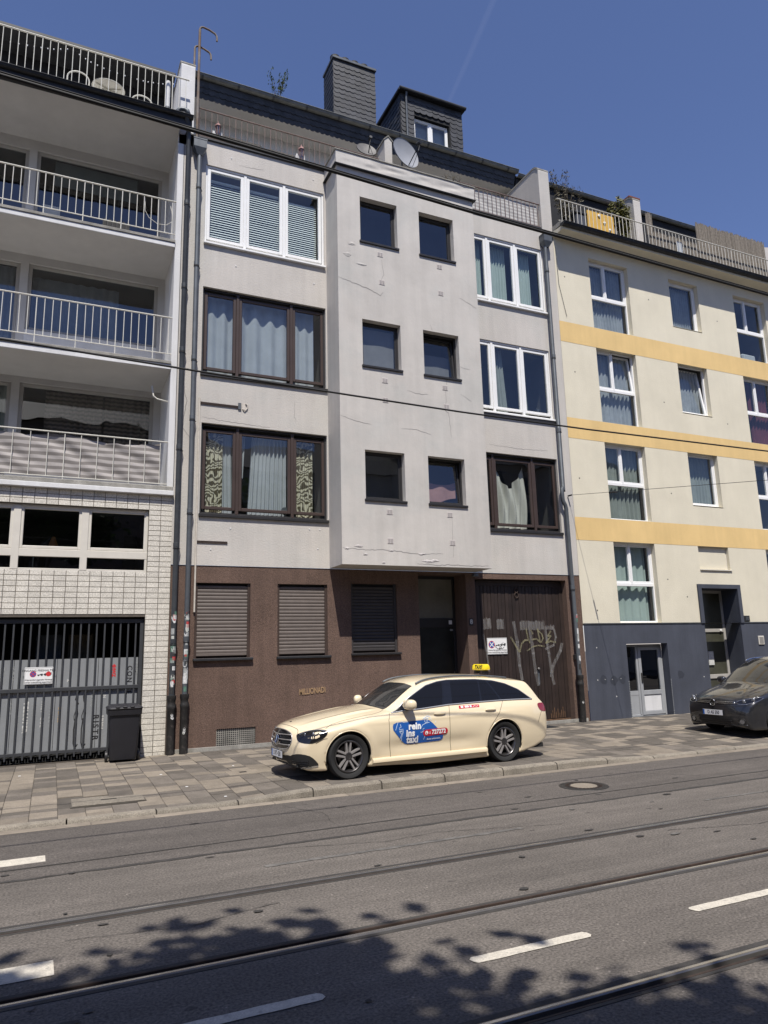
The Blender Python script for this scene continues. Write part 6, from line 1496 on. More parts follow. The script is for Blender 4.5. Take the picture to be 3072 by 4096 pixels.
def newell(P):
    n = np.zeros(3)
    for a, b in zip(P, np.roll(P, -1, 0)): n += np.cross(a, b)
    return n/(np.linalg.norm(n)+1e-12)
def panel(shape, pts, off, name, m, parent, smooth_pts=0, maxe=.05, mirror=False):
    P = np.array(pts, float)
    if smooth_pts: P = catmull(P, smooth_pts)
    bm = bmesh.new(); vs = [bm.verts.new(p) for p in P]
    es = [bm.edges.new((vs[i], vs[(i+1) % len(vs)])) for i in range(len(vs))]
    nrm = newell(P); 
    bmesh.ops.triangle_fill(bm, edges=es, use_beauty=True, use_dissolve=False, normal=Vector(nrm))
    for _ in range(7):
        lg = [e for e in bm.edges if e.calc_length() > maxe]
        if not lg: break
        bmesh.ops.subdivide_edges(bm, edges=lg, cuts=1, use_grid_fill=False); bmesh.ops.triangulate(bm, faces=bm.faces)
    V = shape.settle([v.co for v in bm.verts], off)
    for v, p in zip(bm.verts, V): v.co = p
    g = shape.grad(V[:1], False)[0]
    out = []
    for sgn in ((1, -1) if mirror else (1,)):
        me = bpy.data.meshes.new(name); b2 = bm.copy()
        if sgn < 0:
            for v in b2.verts: v.co.y = -v.co.y
        bmesh.ops.recalc_face_normals(b2, faces=b2.faces)
        b2.to_mesh(me); b2.free(); me.materials.append(m); me.shade_smooth(); out.append(link(name, me, parent))
    bm.free(); return out[0]
def resample(P, step=.03):
    P = np.array(P, float); out = [P[0]]
    for a, b in zip(P[:-1], P[1:]):
        n = max(1, int(np.linalg.norm(b-a)/step))
        for i in range(1, n+1): out.append(a+(b-a)*i/n)
    return np.array(out)
def ribbon(shape, pts, wd, off, name, m, parent, mirror=False, smooth_pts=0, closed=False):
    P = catmull(pts, smooth_pts, closed) if smooth_pts else np.array(pts, float)
    if closed: P = np.vstack([P, P[:1]])
    P = shape.settle(resample(P), off); G = shape.grad(P, False); G /= np.linalg.norm(G, axis=1, keepdims=True)
    T = np.gradient(P, axis=0); T /= np.linalg.norm(T, axis=1, keepdims=True)+1e-9
    B = np.cross(T, G); A = P+B*wd/2; C_ = P-B*wd/2
    n = len(P)
    for sgn in ((1, -1) if mirror else (1,)):
        mb = MB(); mb.add([(p[0], sgn*p[1], p[2]) for p in A]+[(p[0], sgn*p[1], p[2]) for p in C_], [(i, i+1, n+i+1, n+i) for i in range(n-1)])
        o = mb.build(name, m, parent, smooth=True, local=True)
    return o
def bead(shape, pts, r, off, name, m, parent, mirror=False, smooth_pts=0, closed=False):
    P = catmull(pts, smooth_pts, closed) if smooth_pts else np.array(pts, float)
    if closed: P = np.vstack([P, P[:1]])
    P = shape.settle(resample(P), off)
    for sgn in ((1, -1) if mirror else (1,)):
        o = MB().tube([(p[0], sgn*p[1], p[2]) for p in P], r, 6).build(name, m, parent, smooth=True, local=True)
    return o
def side_print(shape, vs, fs, x, z, off, name, m, parent, rot=0.0, sx=1.0):
    c, s_ = math.cos(rot), math.sin(rot)
    Q = np.array([(x+p[0]*sx*c-p[1]*s_, -1.25, z+p[0]*sx*s_+p[1]*c) for p in vs]); P, h = shape.shoot(Q, (0, 1, 0), 1.0, 60)
    P[:,1] -= off
    return MB().add([tuple(p) for p in P], fs).build(name, m, parent, local=True)
def side_text(shape, s_, size, x, z, off, m, parent, bold=0.0, rot=0.0, sx=1.0, sp=1.0):
    vs, fs = text_mesh(s_, size, bold, sp); return side_print(shape, vs, fs, x, z, off, 'lettering', m, parent, rot, sx)
def side_poly(shape, pts, off, name, m, parent, smooth_pts=0, maxe=.06):
    return panel(shape, [(x, -.93, z) for x, z in pts], off, name, m, parent, smooth_pts, maxe)
def side_line(shape, pts, wd, off, m, parent): return ribbon(shape, [(x, -.93, z) for x, z in pts], wd, off, 'line_drawing', m, parent)

def wheel(parent, x, y, z, r, side, spokes, rimr, label=None, double=True):
    """side -1: outer face towards -y"""
    w_ = .225; s_ = side
    prof = [(rimr, .07), (r-.055, .100), (r-.018, .105), (r-.004, .085), (r, .05), (r, -.05), (r-.004, -.085), (r-.02, -.105), (rimr, -.10)]
    wh = MB().lathe([(a, s_*h) for a, h in prof], (x, y, z), 'y', 48).build('wheel', MT['tyre'], parent, smooth=True, sharp=50, local=True)
    MB().lathe([(rimr+.008, s_*.088), (rimr-.004, s_*.092), (rimr-.016, s_*.080), (rimr-.03, s_*.03), (rimr-.035, s_*-.08)], (x, y, z), 'y', 48).build('rim', MT['rim'], wh, smooth=True, sharp=50, local=True)
    MB().lathe([(.001, s_*.0), (.155, s_*.0), (.16, s_*-.02)], (x, y, z), 'y', 32).build('brake_disc', MT['disc'], wh, local=True)
    MB().lathe([(.001, s_*-.05), (rimr, s_*-.05)], (x, y, z), 'y', 32).build('wheel_back', MT['black'], wh, local=True)
    for k in range(spokes):
        a = 2*math.pi*k/spokes+.32
        for d in ((-.11, .11) if double else (0,)):
            ca, sa = math.cos(a), math.sin(a); sp = MB(); hw0, hw1 = (.013, .013) if double else (.045, .030)
            def pt(rr, q, h): return (x+ca*rr-sa*q, y+s_*h, z+sa*rr+ca*q)
            o0, o1 = d*.20, d*.36
            R0, R1 = .035, rimr-.012
            vs = [pt(R0, o0-hw0, .072), pt(R0, o0+hw0, .072), pt(R1, o1+hw1, .078), pt(R1, o1-hw1, .078), pt(R0, o0-hw0*1.5, .035), pt(R0, o0+hw0*1.5, .035), pt(R1, o1+hw1*1.5, .045), pt(R1, o1-hw1*1.5, .045)]
            sp.add(vs, [(0,1,2,3),(0,4,5,1),(1,5,6,2),(2,6,7,3),(3,7,4,0)]).build('spoke', MT['rim_cut'] if double else MT['rim'], wh, local=True)
    MB().lathe([(.062, s_*.04), (.058, s_*.076), (.034, s_*.080), (.032, s_*.076), (.001, s_*.076)], (x, y, z), 'y', 24).build('hub_cap', MT['rim'], wh, smooth=True, sharp=40, local=True)
    for k in range(5):
        a = 2*math.pi*k/5+.6; MB().lathe([(.010, s_*.06), (.009, s_*.076), (.001, s_*.078)], (x+.047*math.cos(a), y, z+.047*math.sin(a)), 'y', 8).build('wheel_bolt', MT['chrome'], wh, local=True)
    return wh
def liners(parent, wheels, wr):
    for wx in wheels:
        for s_ in (-1, 1):
            MB().lathe([(wr-.004, s_*.86), (wr-.004, s_*.508), (.001, s_*.508)], (wx, 0, .335), 'y', 40, -.35, math.pi+.35).build('wheel_arch_liner', MT['plastic'], parent, local=True)
def arch_lips(shape, parent, wheels, wr, m):
    for wx in wheels:
        P = [(wx+(wr+.004)*math.cos(a), -.93, .335+(wr+.004)*math.sin(a)) for a in np.linspace(-.22, math.pi+.22, 30)]
        Q, h = shape.shoot([(p[0], -1.25, p[2]) for p in P], (0, 1, 0), 1.0, 60)
        for s_ in (1, -1): MB().tube([(p[0], s_*(p[1]+.004), p[2]) for p in Q], .010, 6).build('arch_lip', m, parent, smooth=True, local=True)
def plate_text(parent, txt, x, y, z, w_, h, blue=True):
    pl = MB().box(x-.008, x, y-w_/2, y+w_/2, z-h/2, z+h/2, .004).build('number_plate', MT['sticker_white'], parent, local=True)
    MB().box(x-.0105, x-.0085, y+w_/2-.045, y+w_/2-.006, z-h/2+.005, z+h/2-.005).build('plate_band', MT['sticker_blue'], pl, local=True)
    vs, fs = text_mesh(txt, .098, .0016, 1.0)
    MB().add([(x-.0100, y-.02-p[0]*.80, z+p[1]) for p in vs], fs).build('plate_lettering', MT['ink'], pl, local=True)
    fr = MB(); ringframe(fr, 0, w_+.016, 0, h+.016, 0, .004, .008, .001); fr.v = [(x-.006-q[1], y-w_/2-.008+q[0], z-h/2-.008+q[2]) for q in fr.v]; fr.build('plate_frame', MT['plastic'], pl, local=True)
def ellipsoid(c, r, n=16, m_=10, sq=1.0):
    mb = MB()
    def fn(u, v):
        a = u*2*math.pi; b = (v-.5)*math.pi
        cb, sb = math.copysign(abs(math.cos(b))**sq, math.cos(b)), math.copysign(abs(math.sin(b))**sq, math.sin(b))
        return (c[0]+r[0]*cb*math.copysign(abs(math.cos(a))**sq, math.cos(a)), c[1]+r[1]*cb*math.copysign(abs(math.sin(a))**sq, math.sin(a)), c[2]+r[2]*sb)
    return mb.grid(fn, n, m_)
def body(shape, name, m, parent, h=.022):
    v, f = shape.mesh(h); me = bpy.data.meshes.new(name); me.from_pydata(v.tolist(), [], f.tolist()); me.materials.append(m); me.shade_smooth()
    return link(name, me, parent)

# ---------------- taxi
tx = thing('taxi', 'light ivory estate taxi with blue door sticker parked on the pavement', 'car', (3.378, 11.579, .12), None, math.radians(2.741))
S = TAXI; tp = MT['taxi_paint']
tb_ = body(S, 'body', tp, tx)
liners(tx, S.wheels, S.wr); arch_lips(S, tx, S.wheels, S.wr, tp)
for wx in S.wheels:
    for s_ in (-1, 1): wheel(tx, wx, s_*.795, .335, .335, s_, 5, .232)
MB().box(.35, 4.7, -.78, .78, .17, .24).build('underbody', MT['plastic'], tx, local=True)
# windscreen, side glass, rear glass
ws = panel(S, [(1.47,0,1.04),(1.49,-.30,1.02),(1.566,-.635,.985),(1.70,-.620,1.06),(1.95,-.590,1.205),(2.17,-.560,1.318),(2.16,-.30,1.36),(2.13,0,1.375),(2.16,.30,1.36),(2.17,.560,1.318),(1.95,.590,1.205),(1.70,.620,1.06),(1.566,.635,.985),(1.49,.30,1.02)], .003, 'windscreen', MT['screen_glass'], tx)
MB().box(1.66,1.70,-.03,.03,1.0,1.0) if False else None
for nm_, pts in (('front_door_glass', [(1.674,-.82,.946),(2.12,-.86,.975),(2.57,-.853,1.002),(2.65,-.74,1.22),(2.69,-.663,1.367),(2.569,-.669,1.356),(2.366,-.696,1.313),(2.127,-.755,1.203),(1.899,-.772,1.079)]),
                 ('b_pillar_trim', [(2.588,-.854,1.001),(2.753,-.847,1.013),(2.80,-.75,1.2),(2.849,-.654,1.379),(2.714,-.661,1.369),(2.66,-.75,1.2)]),
                 ('rear_door_glass', [(2.782,-.843,1.021),(3.07,-.84,1.025),(3.35,-.838,1.028),(3.39,-.75,1.2),(3.425,-.662,1.363),(3.15,-.66,1.372),(2.862,-.657,1.375),(2.82,-.75,1.2)]),
                 ('quarter_glass', [(3.39,-.838,1.029),(3.776,-.833,1.028),(3.69,-.75,1.19),(3.598,-.672,1.346),(3.451,-.665,1.359),(3.42,-.75,1.2)]),
                 ('rear_side_glass', [(3.818,-.831,1.029),(4.14,-.815,1.026),(4.457,-.799,1.021),(4.298,-.764,1.133),(4.05,-.717,1.251),(3.827,-.69,1.312),(3.642,-.677,1.338),(3.73,-.76,1.18)])):
    panel(S, pts, .004, nm_, MT['gloss_black'] if nm_[0] == 'b' else MT['car_glass'], tx, mirror=True)
panel(S, [(1.60,-.85,.935),(2.69,-.852,1.004),(3.82,-.834,1.022),(4.487,-.802,1.010),(4.402,-.786,1.063),(4.234,-.744,1.184),(3.985,-.697,1.292),(3.726,-.663,1.351),(3.381,-.642,1.383),(2.799,-.637,1.393),(2.6,-.651,1.376),(2.353,-.687,1.325),(2.095,-.748,1.204),(1.851,-.76,1.065)], .002, 'window_surround', MT['gloss_black'], tx, mirror=True)
bead(S, [(1.60,-.85,.931),(2.12,-.87,.965),(2.69,-.852,1.003),(3.26,-.846,1.014),(3.82,-.834,1.020),(4.49,-.802,1.006)], .011, .007, 'chrome_trim', MT['pale_chrome'], tx, True)
bead(S, [(1.61,-.84,.935),(1.851,-.76,1.068),(2.095,-.748,1.21),(2.353,-.687,1.33),(2.6,-.651,1.381),(2.799,-.637,1.398),(3.381,-.642,1.388),(3.726,-.663,1.356),(3.985,-.697,1.297),(4.234,-.744,1.189),(4.402,-.786,1.068),(4.49,-.802,1.008)], .008, .004, 'chrome_trim', MT['pale_chrome'], tx, True)
panel(S, [(4.64,-.55,1.26),(4.80,-.66,1.02),(4.82,0,1.0),(4.80,.66,1.02),(4.64,.55,1.26),(4.62,0,1.28)], .004, 'rear_glass', MT['car_glass'], tx)
# panel gaps
dk = mat('panel_gap', (.10,.08,.055), .8)
for pts in ([(1.58,-.83,.937),(1.525,-.918,.83),(1.53,-.91,.62),(1.535,-.899,.482),(1.564,-.873,.236)], [(2.70,-.854,1.0),(2.665,-.92,.84),(2.66,-.928,.638),(2.687,-.879,.257)], [(3.82,-.839,1.012),(3.682,-.924,.819),(3.54,-.943,.67),(3.44,-.93,.53)], [(1.56,-.873,.236),(2.0,-.88,.245),(2.69,-.879,.257),(3.40,-.894,.262)],
            [(.156,-.528,.663),(.17,-.491,.71),(.168,-.437,.731),(.126,-.182,.766),(.115,0,.772)], [(.49,-.80,.735),(.60,-.735,.80),(.792,-.715,.858),(1.03,-.735,.891),(1.315,-.759,.925),(1.474,-.714,.951),(1.55,-.66,.975)], [(4.55,-.85,.60),(4.62,-.86,.72),(4.67,-.84,.79)], [(.30,-.86,.56),(.42,-.90,.62),(.475,-.91,.625)]):
    ribbon(S, pts, .008, .0022, 'panel_gap', dk, tx, True)
# side skirt
for s_ in (-1, 1): MB().prism([(s_*.86,.275),(s_*.912,.262),(s_*.922,.24),(s_*.918,.205),(s_*.86,.175)], 'x', 1.235, 3.40).build('side_skirt', tp, tx, smooth=True, sharp=50, local=True)
# front end
hlp = [(.149,-.517,.658),(.171,-.548,.674),(.281,-.667,.716),(.408,-.771,.734),(.478,-.845,.729),(.488,-.874,.709),(.461,-.883,.667),(.40,-.869,.62),(.321,-.844,.584),(.24,-.771,.559),(.189,-.674,.556),(.156,-.587,.578),(.148,-.548,.615)]
for s_ in (1, -1):
    pl = panel(S, [(a, s_*b, c) for a, b, c in hlp], .004, 'headlight', MT['gloss_black'], tx, 3)
    ribbon(S, [(a, s_*b, c) for a, b, c in ((.175,-.565,.660),(.281,-.667,.700),(.40,-.770,.718),(.465,-.845,.712))], .018, .007, 'light_strip', MT['lamp_clear'], pl)
    for a, b, c, r_ in ((.235,-.66,.645,.028),(.315,-.755,.655,.030)):
        q = S.settle([(a, b, c)], .004)[0]; ellipsoid((q[0], s_*q[1], q[2]), (r_*.55, r_*.8, r_), 12, 8).build('lens', MT['lamp_clear'], pl, smooth=True, local=True)
gl = [(.055,0,.724),(.075,-.2,.712),(.102,-.371,.680),(.111,-.424,.648),(.106,-.452,.58),(.091,-.431,.523),(.067,-.344,.466),(.045,-.218,.450),(.03,0,.446)]
gp = gl+[(a, -b, c) for a, b, c in gl[1:-1]][::-1]
g_ = panel(S, gp, .003, 'grille', MT['gloss_black'], tx, 3)
bead(S, gp, .008, .004, 'grille_frame', MT['rim_cut'], g_, False, 3, True)
for zz, hw in ((.655,.40),(.585,.435),(.515,.41)):
    bead(S, [(.1,-hw,zz),(.06,-hw/2,zz),(.03,0,zz),(.06,hw/2,zz),(.1,hw,zz)], .008, .006, 'grille_slat', MT['rim_cut'], g_)
nx_ = float(S.settle([(0, 0, .582)], .012)[0][0])
em = MB(); em.tube([(nx_-.006, .082*math.cos(t*math.pi/14), .582+.082*math.sin(t*math.pi/14)) for t in range(29)], .009, 6, False)
for k in range(3):
    a = math.pi/2+k*2*math.pi/3; em.add([(nx_-.008, .014*math.cos(a+1.57), .582+.014*math.sin(a+1.57)), (nx_-.008, .08*math.cos(a), .582+.08*math.sin(a)), (nx_-.008, .014*math.cos(a-1.57), .582+.014*math.sin(a-1.57)), (nx_-.020, 0, .582)], [(0,1,3),(1,2,3)])
em.build('emblem', MT['chrome'], g_, local=True)
MB().lathe([(.001,-.002),(.085,-.0),(.085,.01)], (nx_, 0, .582), 'x', 28).build('emblem_disc', MT['gloss_black'], g_, local=True)
MB().lathe([(.022,.0),(.018,.008),(.001,.010)], (.214, 0, float(S.shoot([(.214,0,1.5)], (0,0,-1), 1.2, 80)[0][0][2])), n=14).build('hood_badge', MT['gloss_black'], tx, local=True)
fx = float(S.settle([(0, .0, .36)], .006)[0][0])
plate_text(tx, 'D RT 4281', fx-.012, .0, .365, .50, .11)
for s_ in (1, -1):
    ik = panel(S, [(a, s_*b, c) for a, b, c in ((.05,-.262,.362),(.091,-.431,.368),(.105,-.484,.387),(.169,-.666,.411),(.234,-.782,.383),(.319,-.825,.301),(.355,-.83,.235),(.202,-.692,.238),(.145,-.495,.238),(.102,-.342,.256),(.06,-.262,.27))], .003, 'air_intake', MT['plastic'], tx, 2)
    for k in range(4): bead(S, [(a, s_*b, c+.022*k) for a, b, c in ((.12,-.40,.256),(.16,-.55,.252),(.25,-.72,.250))], .004, .005, 'intake_bar', MT['gloss_black'], ik)
    ribbon(S, [(a, s_*b, c) for a, b, c in ((.08,-.05,.262),(.079,-.219,.262),(.125,-.42,.238),(.203,-.69,.228),(.355,-.822,.226))], .022, .006, 'chrome_lip', MT['chrome'], tx)
panel(S, [(.05,-.262,.362),(.06,-.262,.275),(.05,0,.27),(.06,.262,.275),(.05,.262,.362),(.03,0,.36)], .002, 'lower_grille', MT['plastic'], tx)
MB().box(.10, .30, -.60, .60, .195, .232, .01).build('front_splitter', MT['plastic'], tx, local=True)
# mirrors, handles, rails, lamps
for s_ in (-1, 1):
    mi = ellipsoid((1.88, s_*.985, 1.055), (.085, .105, .075), 20, 12, .8); mi.v = [(x+(abs(y)-1.0)*.30, y, z+(z-1.055)*.1) for x, y, z in mi.v]
    mo = mi.build('wing_mirror', tp, tx, smooth=True, local=True)
    MB().tube([(1.84, s_*.82, .965), (1.88, s_*.90, .985), (1.91, s_*.96, 1.01)], .028, 8).build('mirror_foot', MT['gloss_black'], mo, local=True)
    MB().box(1.955, 1.97, min(s_*.91, s_*1.06), max(s_*.91, s_*1.06), 1.005, 1.11, .01).build('mirror_glass', MT['car_glass'], mo, local=True)
    for hx, hz in ((2.477, .880), (3.506, .886)):
        q = S.settle([(hx, s_*.91, hz)], .0)[0]
        ellipsoid((hx, q[1]+s_*.006, hz-.018), (.095, .012, .034), 18, 8).build('handle_recess', tp, tx, smooth=True, local=True)
        ellipsoid((hx, q[1]+s_*.020, hz), (.115, .018, .022), 18, 8, .85).build('door_handle', tp, tx, smooth=True, local=True)
    bead(S, [(2.22,s_*.60,1.34),(2.45,s_*.595,1.41),(3.0,s_*.585,1.45),(3.6,s_*.59,1.44),(4.1,s_*.60,1.40)], .017, .028, 'roof_rail', MT['zinc'], tx)
    panel(S, [(4.60,s_*.845,.93),(4.72,s_*.82,.945),(4.84,s_*.76,.93),(4.88,s_*.72,.84),(4.80,s_*.80,.785),(4.66,s_*.845,.80),(4.60,s_*.85,.86)], .005, 'tail_lamp', MT['tail_red'], tx, 3)
ts = thing('taxi_sign', 'yellow illuminated TAXI sign on the roof of the estate taxi', 'taxi sign', (3.98+3.378, 11.77, 1.58))
th_ = math.radians(2.741); cth, sth = math.cos(th_), math.sin(th_)
def tw(x, y, z): return (3.378+x*cth-y*sth, 11.579+x*sth+y*cth, .12+z)
sx_, sz_ = 3.98, 1.525
mb = MB(); rings = []
for yy, sc in ((-.22,.55),(-.213,.8),(-.195,.95),(-.16,1),(.16,1),(.195,.95),(.213,.8),(.22,.55)):
    rings.append([(sx_+a*sc, yy, sz_+.06+(b-.06)*sc) for a, b in ((-.062,0),(.062,0),(.068,.02),(.052,.085),(.03,.108),(-.03,.108),(-.052,.085),(-.068,.02))])
mb.add([tw(*p) for r_ in rings for p in r_], [(i*8+k, i*8+(k+1) % 8, (i+1)*8+(k+1) % 8, (i+1)*8+k) for i in range(7) for k in range(8)]+[tuple(range(8)), tuple(56+k for k in range(8))])
mb.build('sign_body', MT['taxi_yellow'], ts, smooth=True, sharp=30)
vs, fs = text_mesh('TAXI', .100, .004, 1.1, .25)
MB().add([tw(sx_-.0705+.016*(p[1]/.05+.4)*.6+.003, -p[0], sz_+.052+p[1]) for p in vs], fs).build('sign_lettering', MT['ink'], ts)
for yy in (-.13, .13): MB().add([tw(*p) for p in ((sx_-.05,yy-.035,1.46),(sx_+.05,yy-.035,1.46),(sx_+.05,yy+.035,1.46),(sx_-.05,yy+.035,1.46),(sx_-.04,yy-.03,sz_+.005),(sx_+.04,yy-.03,sz_+.005),(sx_+.04,yy+.03,sz_+.005),(sx_-.04,yy+.03,sz_+.005))], [(0,1,5,4),(1,2,6,5),(2,3,7,6),(3,0,4,7),(4,5,6,7)]).build('sign_foot', MT['plastic'], ts)
# stickers
SO = .0045
st_ = side_poly(S, [(1.587,.729),(1.597,.763),(1.658,.787),(1.923,.794),(2.203,.800),(2.264,.787),(2.329,.737),(2.416,.652),(2.523,.544),(2.528,.492),(2.502,.454),(2.451,.443),(2.168,.437),(1.866,.429),(1.806,.447),(1.752,.494),(1.597,.673)], SO, 'door_sticker', MT['sticker_blue'], tx)
for s_, x, z in (('rein', 1.985, .712), ('ins', 1.905, .606), ('taxi', 1.945, .505)): side_text(S, s_, .150, x, z, .011, MT['sticker_white'], st_, .0065, .0, .92, 1.05)
pill = [(2.197+.0-.058*math.sin(t), .592+.052*math.cos(t)) for t in np.linspace(0, math.pi, 9)]+[(2.555+.058*math.sin(t), .600-.052*math.cos(t)) for t in np.linspace(0, math.pi, 9)]
side_poly(S, pill, .0075, 'phone_sticker', MT['sticker_red'], st_)
side_text(S, '727272', .094, 2.435, .598, .014, MT['sticker_white'], st_, .0042, .02, .90, 1.05)
side_text(S, '0211', .026, 2.268, .594, .014, MT['sticker_white'], st_, .001, math.pi/2, .9)
side_poly(S, [(2.205+.03*math.cos(t), .593+.032*math.sin(t)) for t in np.linspace(0, 2*math.pi, 15)[:-1]], .010, 'phone_disc', MT['sticker_white'], st_)
side_line(S, [(2.193,.608),(2.193,.592),(2.205,.578),(2.218,.576)], .010, .0125, MT['sticker_red'], st_)
side_text(S, 'Besser ankommen.', .036, 2.345, .495, .011, MT['sticker_white'], st_, .0008, .02, .95)
def sk(p): return (1.587+(p[0]-115)/1110*.941, .770-(p[1]-430)/430*.335+(p[0]-115)/1110*.06-.012)
for ln in ([(230,390),(170,545)], [(275,440),(290,500),(255,510),(250,545),(330,545),(335,575),(250,575)], [(255,590),(335,590),(300,640),(255,590)], [(300,640),(265,740)], [(335,600),(300,700),(305,790)], [(300,385),(340,415),(440,415)], [(765,400),(880,350),(940,380),(960,450)], [(800,400),(890,400),(890,370)], [(810,410),(805,460),(840,495),(875,460),(875,410)], [(700,605),(760,520),(840,495),(915,490)], [(1045,520),(1060,480)], [(755,610),(795,590)], [(710,660),(740,665),(780,640)], [(825,690),(785,830)], [(830,430),(850,440),(840,465)]):
    side_line(S, [sk(p) for p in ln], .008, .0068, MT['sticker_line'], st_)
rd = panel(S, [(2.887,-.865,.977),(3.298,-.864,.977),(3.295,-.884,.938),(2.882,-.89,.930)], .0035, 'door_strip_sticker', MT['sticker_red'], tx)
for x, w_ in ((2.92,.05),(3.0,.08),(3.10,.04)): panel(S, [(x,-.87,.972),(x+w_,-.87,.972),(x+w_,-.88,.942),(x,-.88,.940)], .0048, 'strip_mark', MT['sticker_white'] if w_ > .045 else MT['sticker_line'], rd)
ribbon(S, [(3.16,-.88,.945),(3.20,-.87,.962),(3.24,-.88,.95),(3.28,-.87,.965)], .006, .0052, 'strip_mark', MT['sticker_white'], rd)

# ---------------- dark grey compact van at the right
VAN = CarShape(
    sil=[(.30,.20),(.08,.215),(.02,.30),(.0,.44),(.0,.58),(.02,.70),(.07,.775),(.18,.835),(.45,.925),(.80,1.00),(1.0,1.055),(1.20,1.17),(1.50,1.345),(1.80,1.49),(2.1,1.575),(2.5,1.615),(3.2,1.62),(3.8,1.59),(4.1,1.54),(4.2,1.45),(4.30,1.15),(4.37,.90),(4.39,.60),(4.36,.38),(4.2,.25),(3.9,.21),(2.5,.19),(1.3,.19)],
    plan=[(-.1,.56),(.0,.66),(.08,.76),(.20,.835),(.40,.873),(.75,.895),(1.3,.897),(2.4,.897),(3.6,.89),(4.1,.86),(4.35,.78),(4.5,.6)],
    sect=[(.86,.0),(.885,.20),(.90,.32),(.915,.45),(.926,.62),(.924,.76),(.905,.90),(.88,1.0),(.85,1.08),(.79,1.25),(.72,1.42),(.66,1.53),(.60,1.62),(.55,1.75)],
    wheels=(.90, 3.58), wr=.368, crown=[(0,.16),(.3,.12),(1.2,.09),(2.0,.11),(4.2,.10),(4.6,.05)], bowf=[(.2,.20),(.5,.21),(.8,.30),(1.0,.32),(1.6,.26)], bowr=.10, L=4.39,
    extra=lambda x, ay, z: .012*np.exp(-((ay-.52)/.05)**2)*np.clip((x-.15)/.4, 0, 1)*np.clip((1.15-x)/.3, 0, 1))
vn = thing('compact_van', 'dark grey compact van parked on the pavement before the yellow house', 'car', (13.12, 11.66, .10))
S = VAN; gpnt = MT['grey_paint']
body(S, 'body', gpnt, vn, .026); liners(vn, S.wheels, S.wr); arch_lips(S, vn, S.wheels, S.wr, gpnt)
for wx in S.wheels:
    for s_ in (-1, 1): wheel(vn, wx, s_*.765, .325, .325, s_, 7, .215, None, False)
MB().box(.35, 4.2, -.75, .75, .16, .23).build('underbody', MT['plastic'], vn, local=True)
vws = [(1.04,0,1.085),(1.08,-.35,1.07),(1.20,-.68,1.045),(1.50,-.665,1.24),(1.85,-.62,1.43),(1.95,-.30,1.50),(1.93,0,1.515)]
panel(S, vws+[(a, -b, c) for a, b, c in vws[1:-1]][::-1], .003, 'windscreen', MT['screen_glass'], vn)
for pts, nm_ in (([(1.62,-.83,1.08),(2.35,-.85,1.10),(2.38,-.70,1.46),(2.05,-.70,1.45),(1.75,-.76,1.30)], 'front_door_glass'), ([(2.45,-.85,1.10),(3.2,-.85,1.12),(3.2,-.70,1.47),(2.47,-.70,1.465)], 'rear_door_glass'), ([(3.28,-.85,1.12),(4.0,-.80,1.15),(3.9,-.70,1.42),(3.28,-.70,1.47)], 'rear_side_glass'), ([(1.27,-.82,1.06),(1.56,-.83,1.075),(1.66,-.78,1.25)], 'quarter_glass')):
    panel(S, pts, .004, nm_, MT['car_glass'], vn, mirror=True)
hv = [(.10,-.52,.665),(.10,-.56,.735),(.16,-.64,.785),(.30,-.76,.825),(.46,-.86,.845),(.52,-.89,.80),(.40,-.875,.735),(.26,-.82,.685),(.15,-.70,.655)]
for s_ in (1, -1):
    hl = panel(S, [(a, s_*b, c) for a, b, c in hv], .004, 'headlight', MT['gloss_black'], vn, 3)
    bead(S, [(a, s_*b, c) for a, b, c in hv], .006, .004, 'headlight_rim', MT['chrome'], hl, False, 3, True)
    for a, b, c, r_ in ((.16,-.66,.72,.045),(.29,-.79,.755,.05)):
        q = S.settle([(a, b, c)], .002)[0]; ellipsoid((q[0], s_*q[1], q[2]), (r_*.5, r_*.9, r_), 12, 8).build('lens', MT['lamp_clear'], hl, smooth=True, local=True)
    fg = panel(S, [(.10+.0, s_*(-.63+.055*math.cos(t)), .305+.05*math.sin(t)) for t in np.linspace(0, 2*math.pi, 13)[:-1]], .004, 'fog_lamp', MT['lamp_clear'], vn)
    bead(S, [(.10, s_*(-.63+.075*math.cos(t)), .305+.062*math.sin(t)) for t in np.linspace(0, 2*math.pi, 13)[:-1]], .007, .004, 'fog_lamp_ring', MT['plastic'], fg, False, 0, True)
    bead(S, [(1.95,s_*.62,1.48),(2.3,s_*.63,1.55),(3.2,s_*.63,1.57),(3.9,s_*.62,1.52)], .018, .03, 'roof_rail', MT['chrome'], vn)
    vm = ellipsoid((1.50, s_*.985, 1.08), (.07, .115, .085), 16, 10, .8).build('wing_mirror', gpnt, vn, smooth=True, local=True)
    MB().tube([(1.48, s_*.84, 1.0), (1.5, s_*.93, 1.04)], .028, 8).build('mirror_foot', MT['plastic'], vm, local=True)
gvp = [(.05,0,.715),(.06,-.30,.715),(.10,-.52,.720),(.10,-.50,.655),(.06,-.30,.635),(.05,0,.63)]
gg = panel(S, gvp+[(a, -b, c) for a, b, c in gvp[1:-1]][::-1], .003, 'grille', MT['gloss_black'], vn)
for zz in (.66, .69): bead(S, [(.1,-.50,zz+.004),(.06,-.3,zz),(.03,0,zz),(.06,.3,zz),(.1,.50,zz+.004)], .006, .005, 'grille_slat', MT['chrome'], gg)
nx_ = float(S.settle([(0, 0, .675)], .008)[0][0])
em = MB(); em.tube([(nx_-.008, .068*math.cos(t*math.pi/14), .675+.068*math.sin(t*math.pi/14)) for t in range(29)], .008, 6, False)
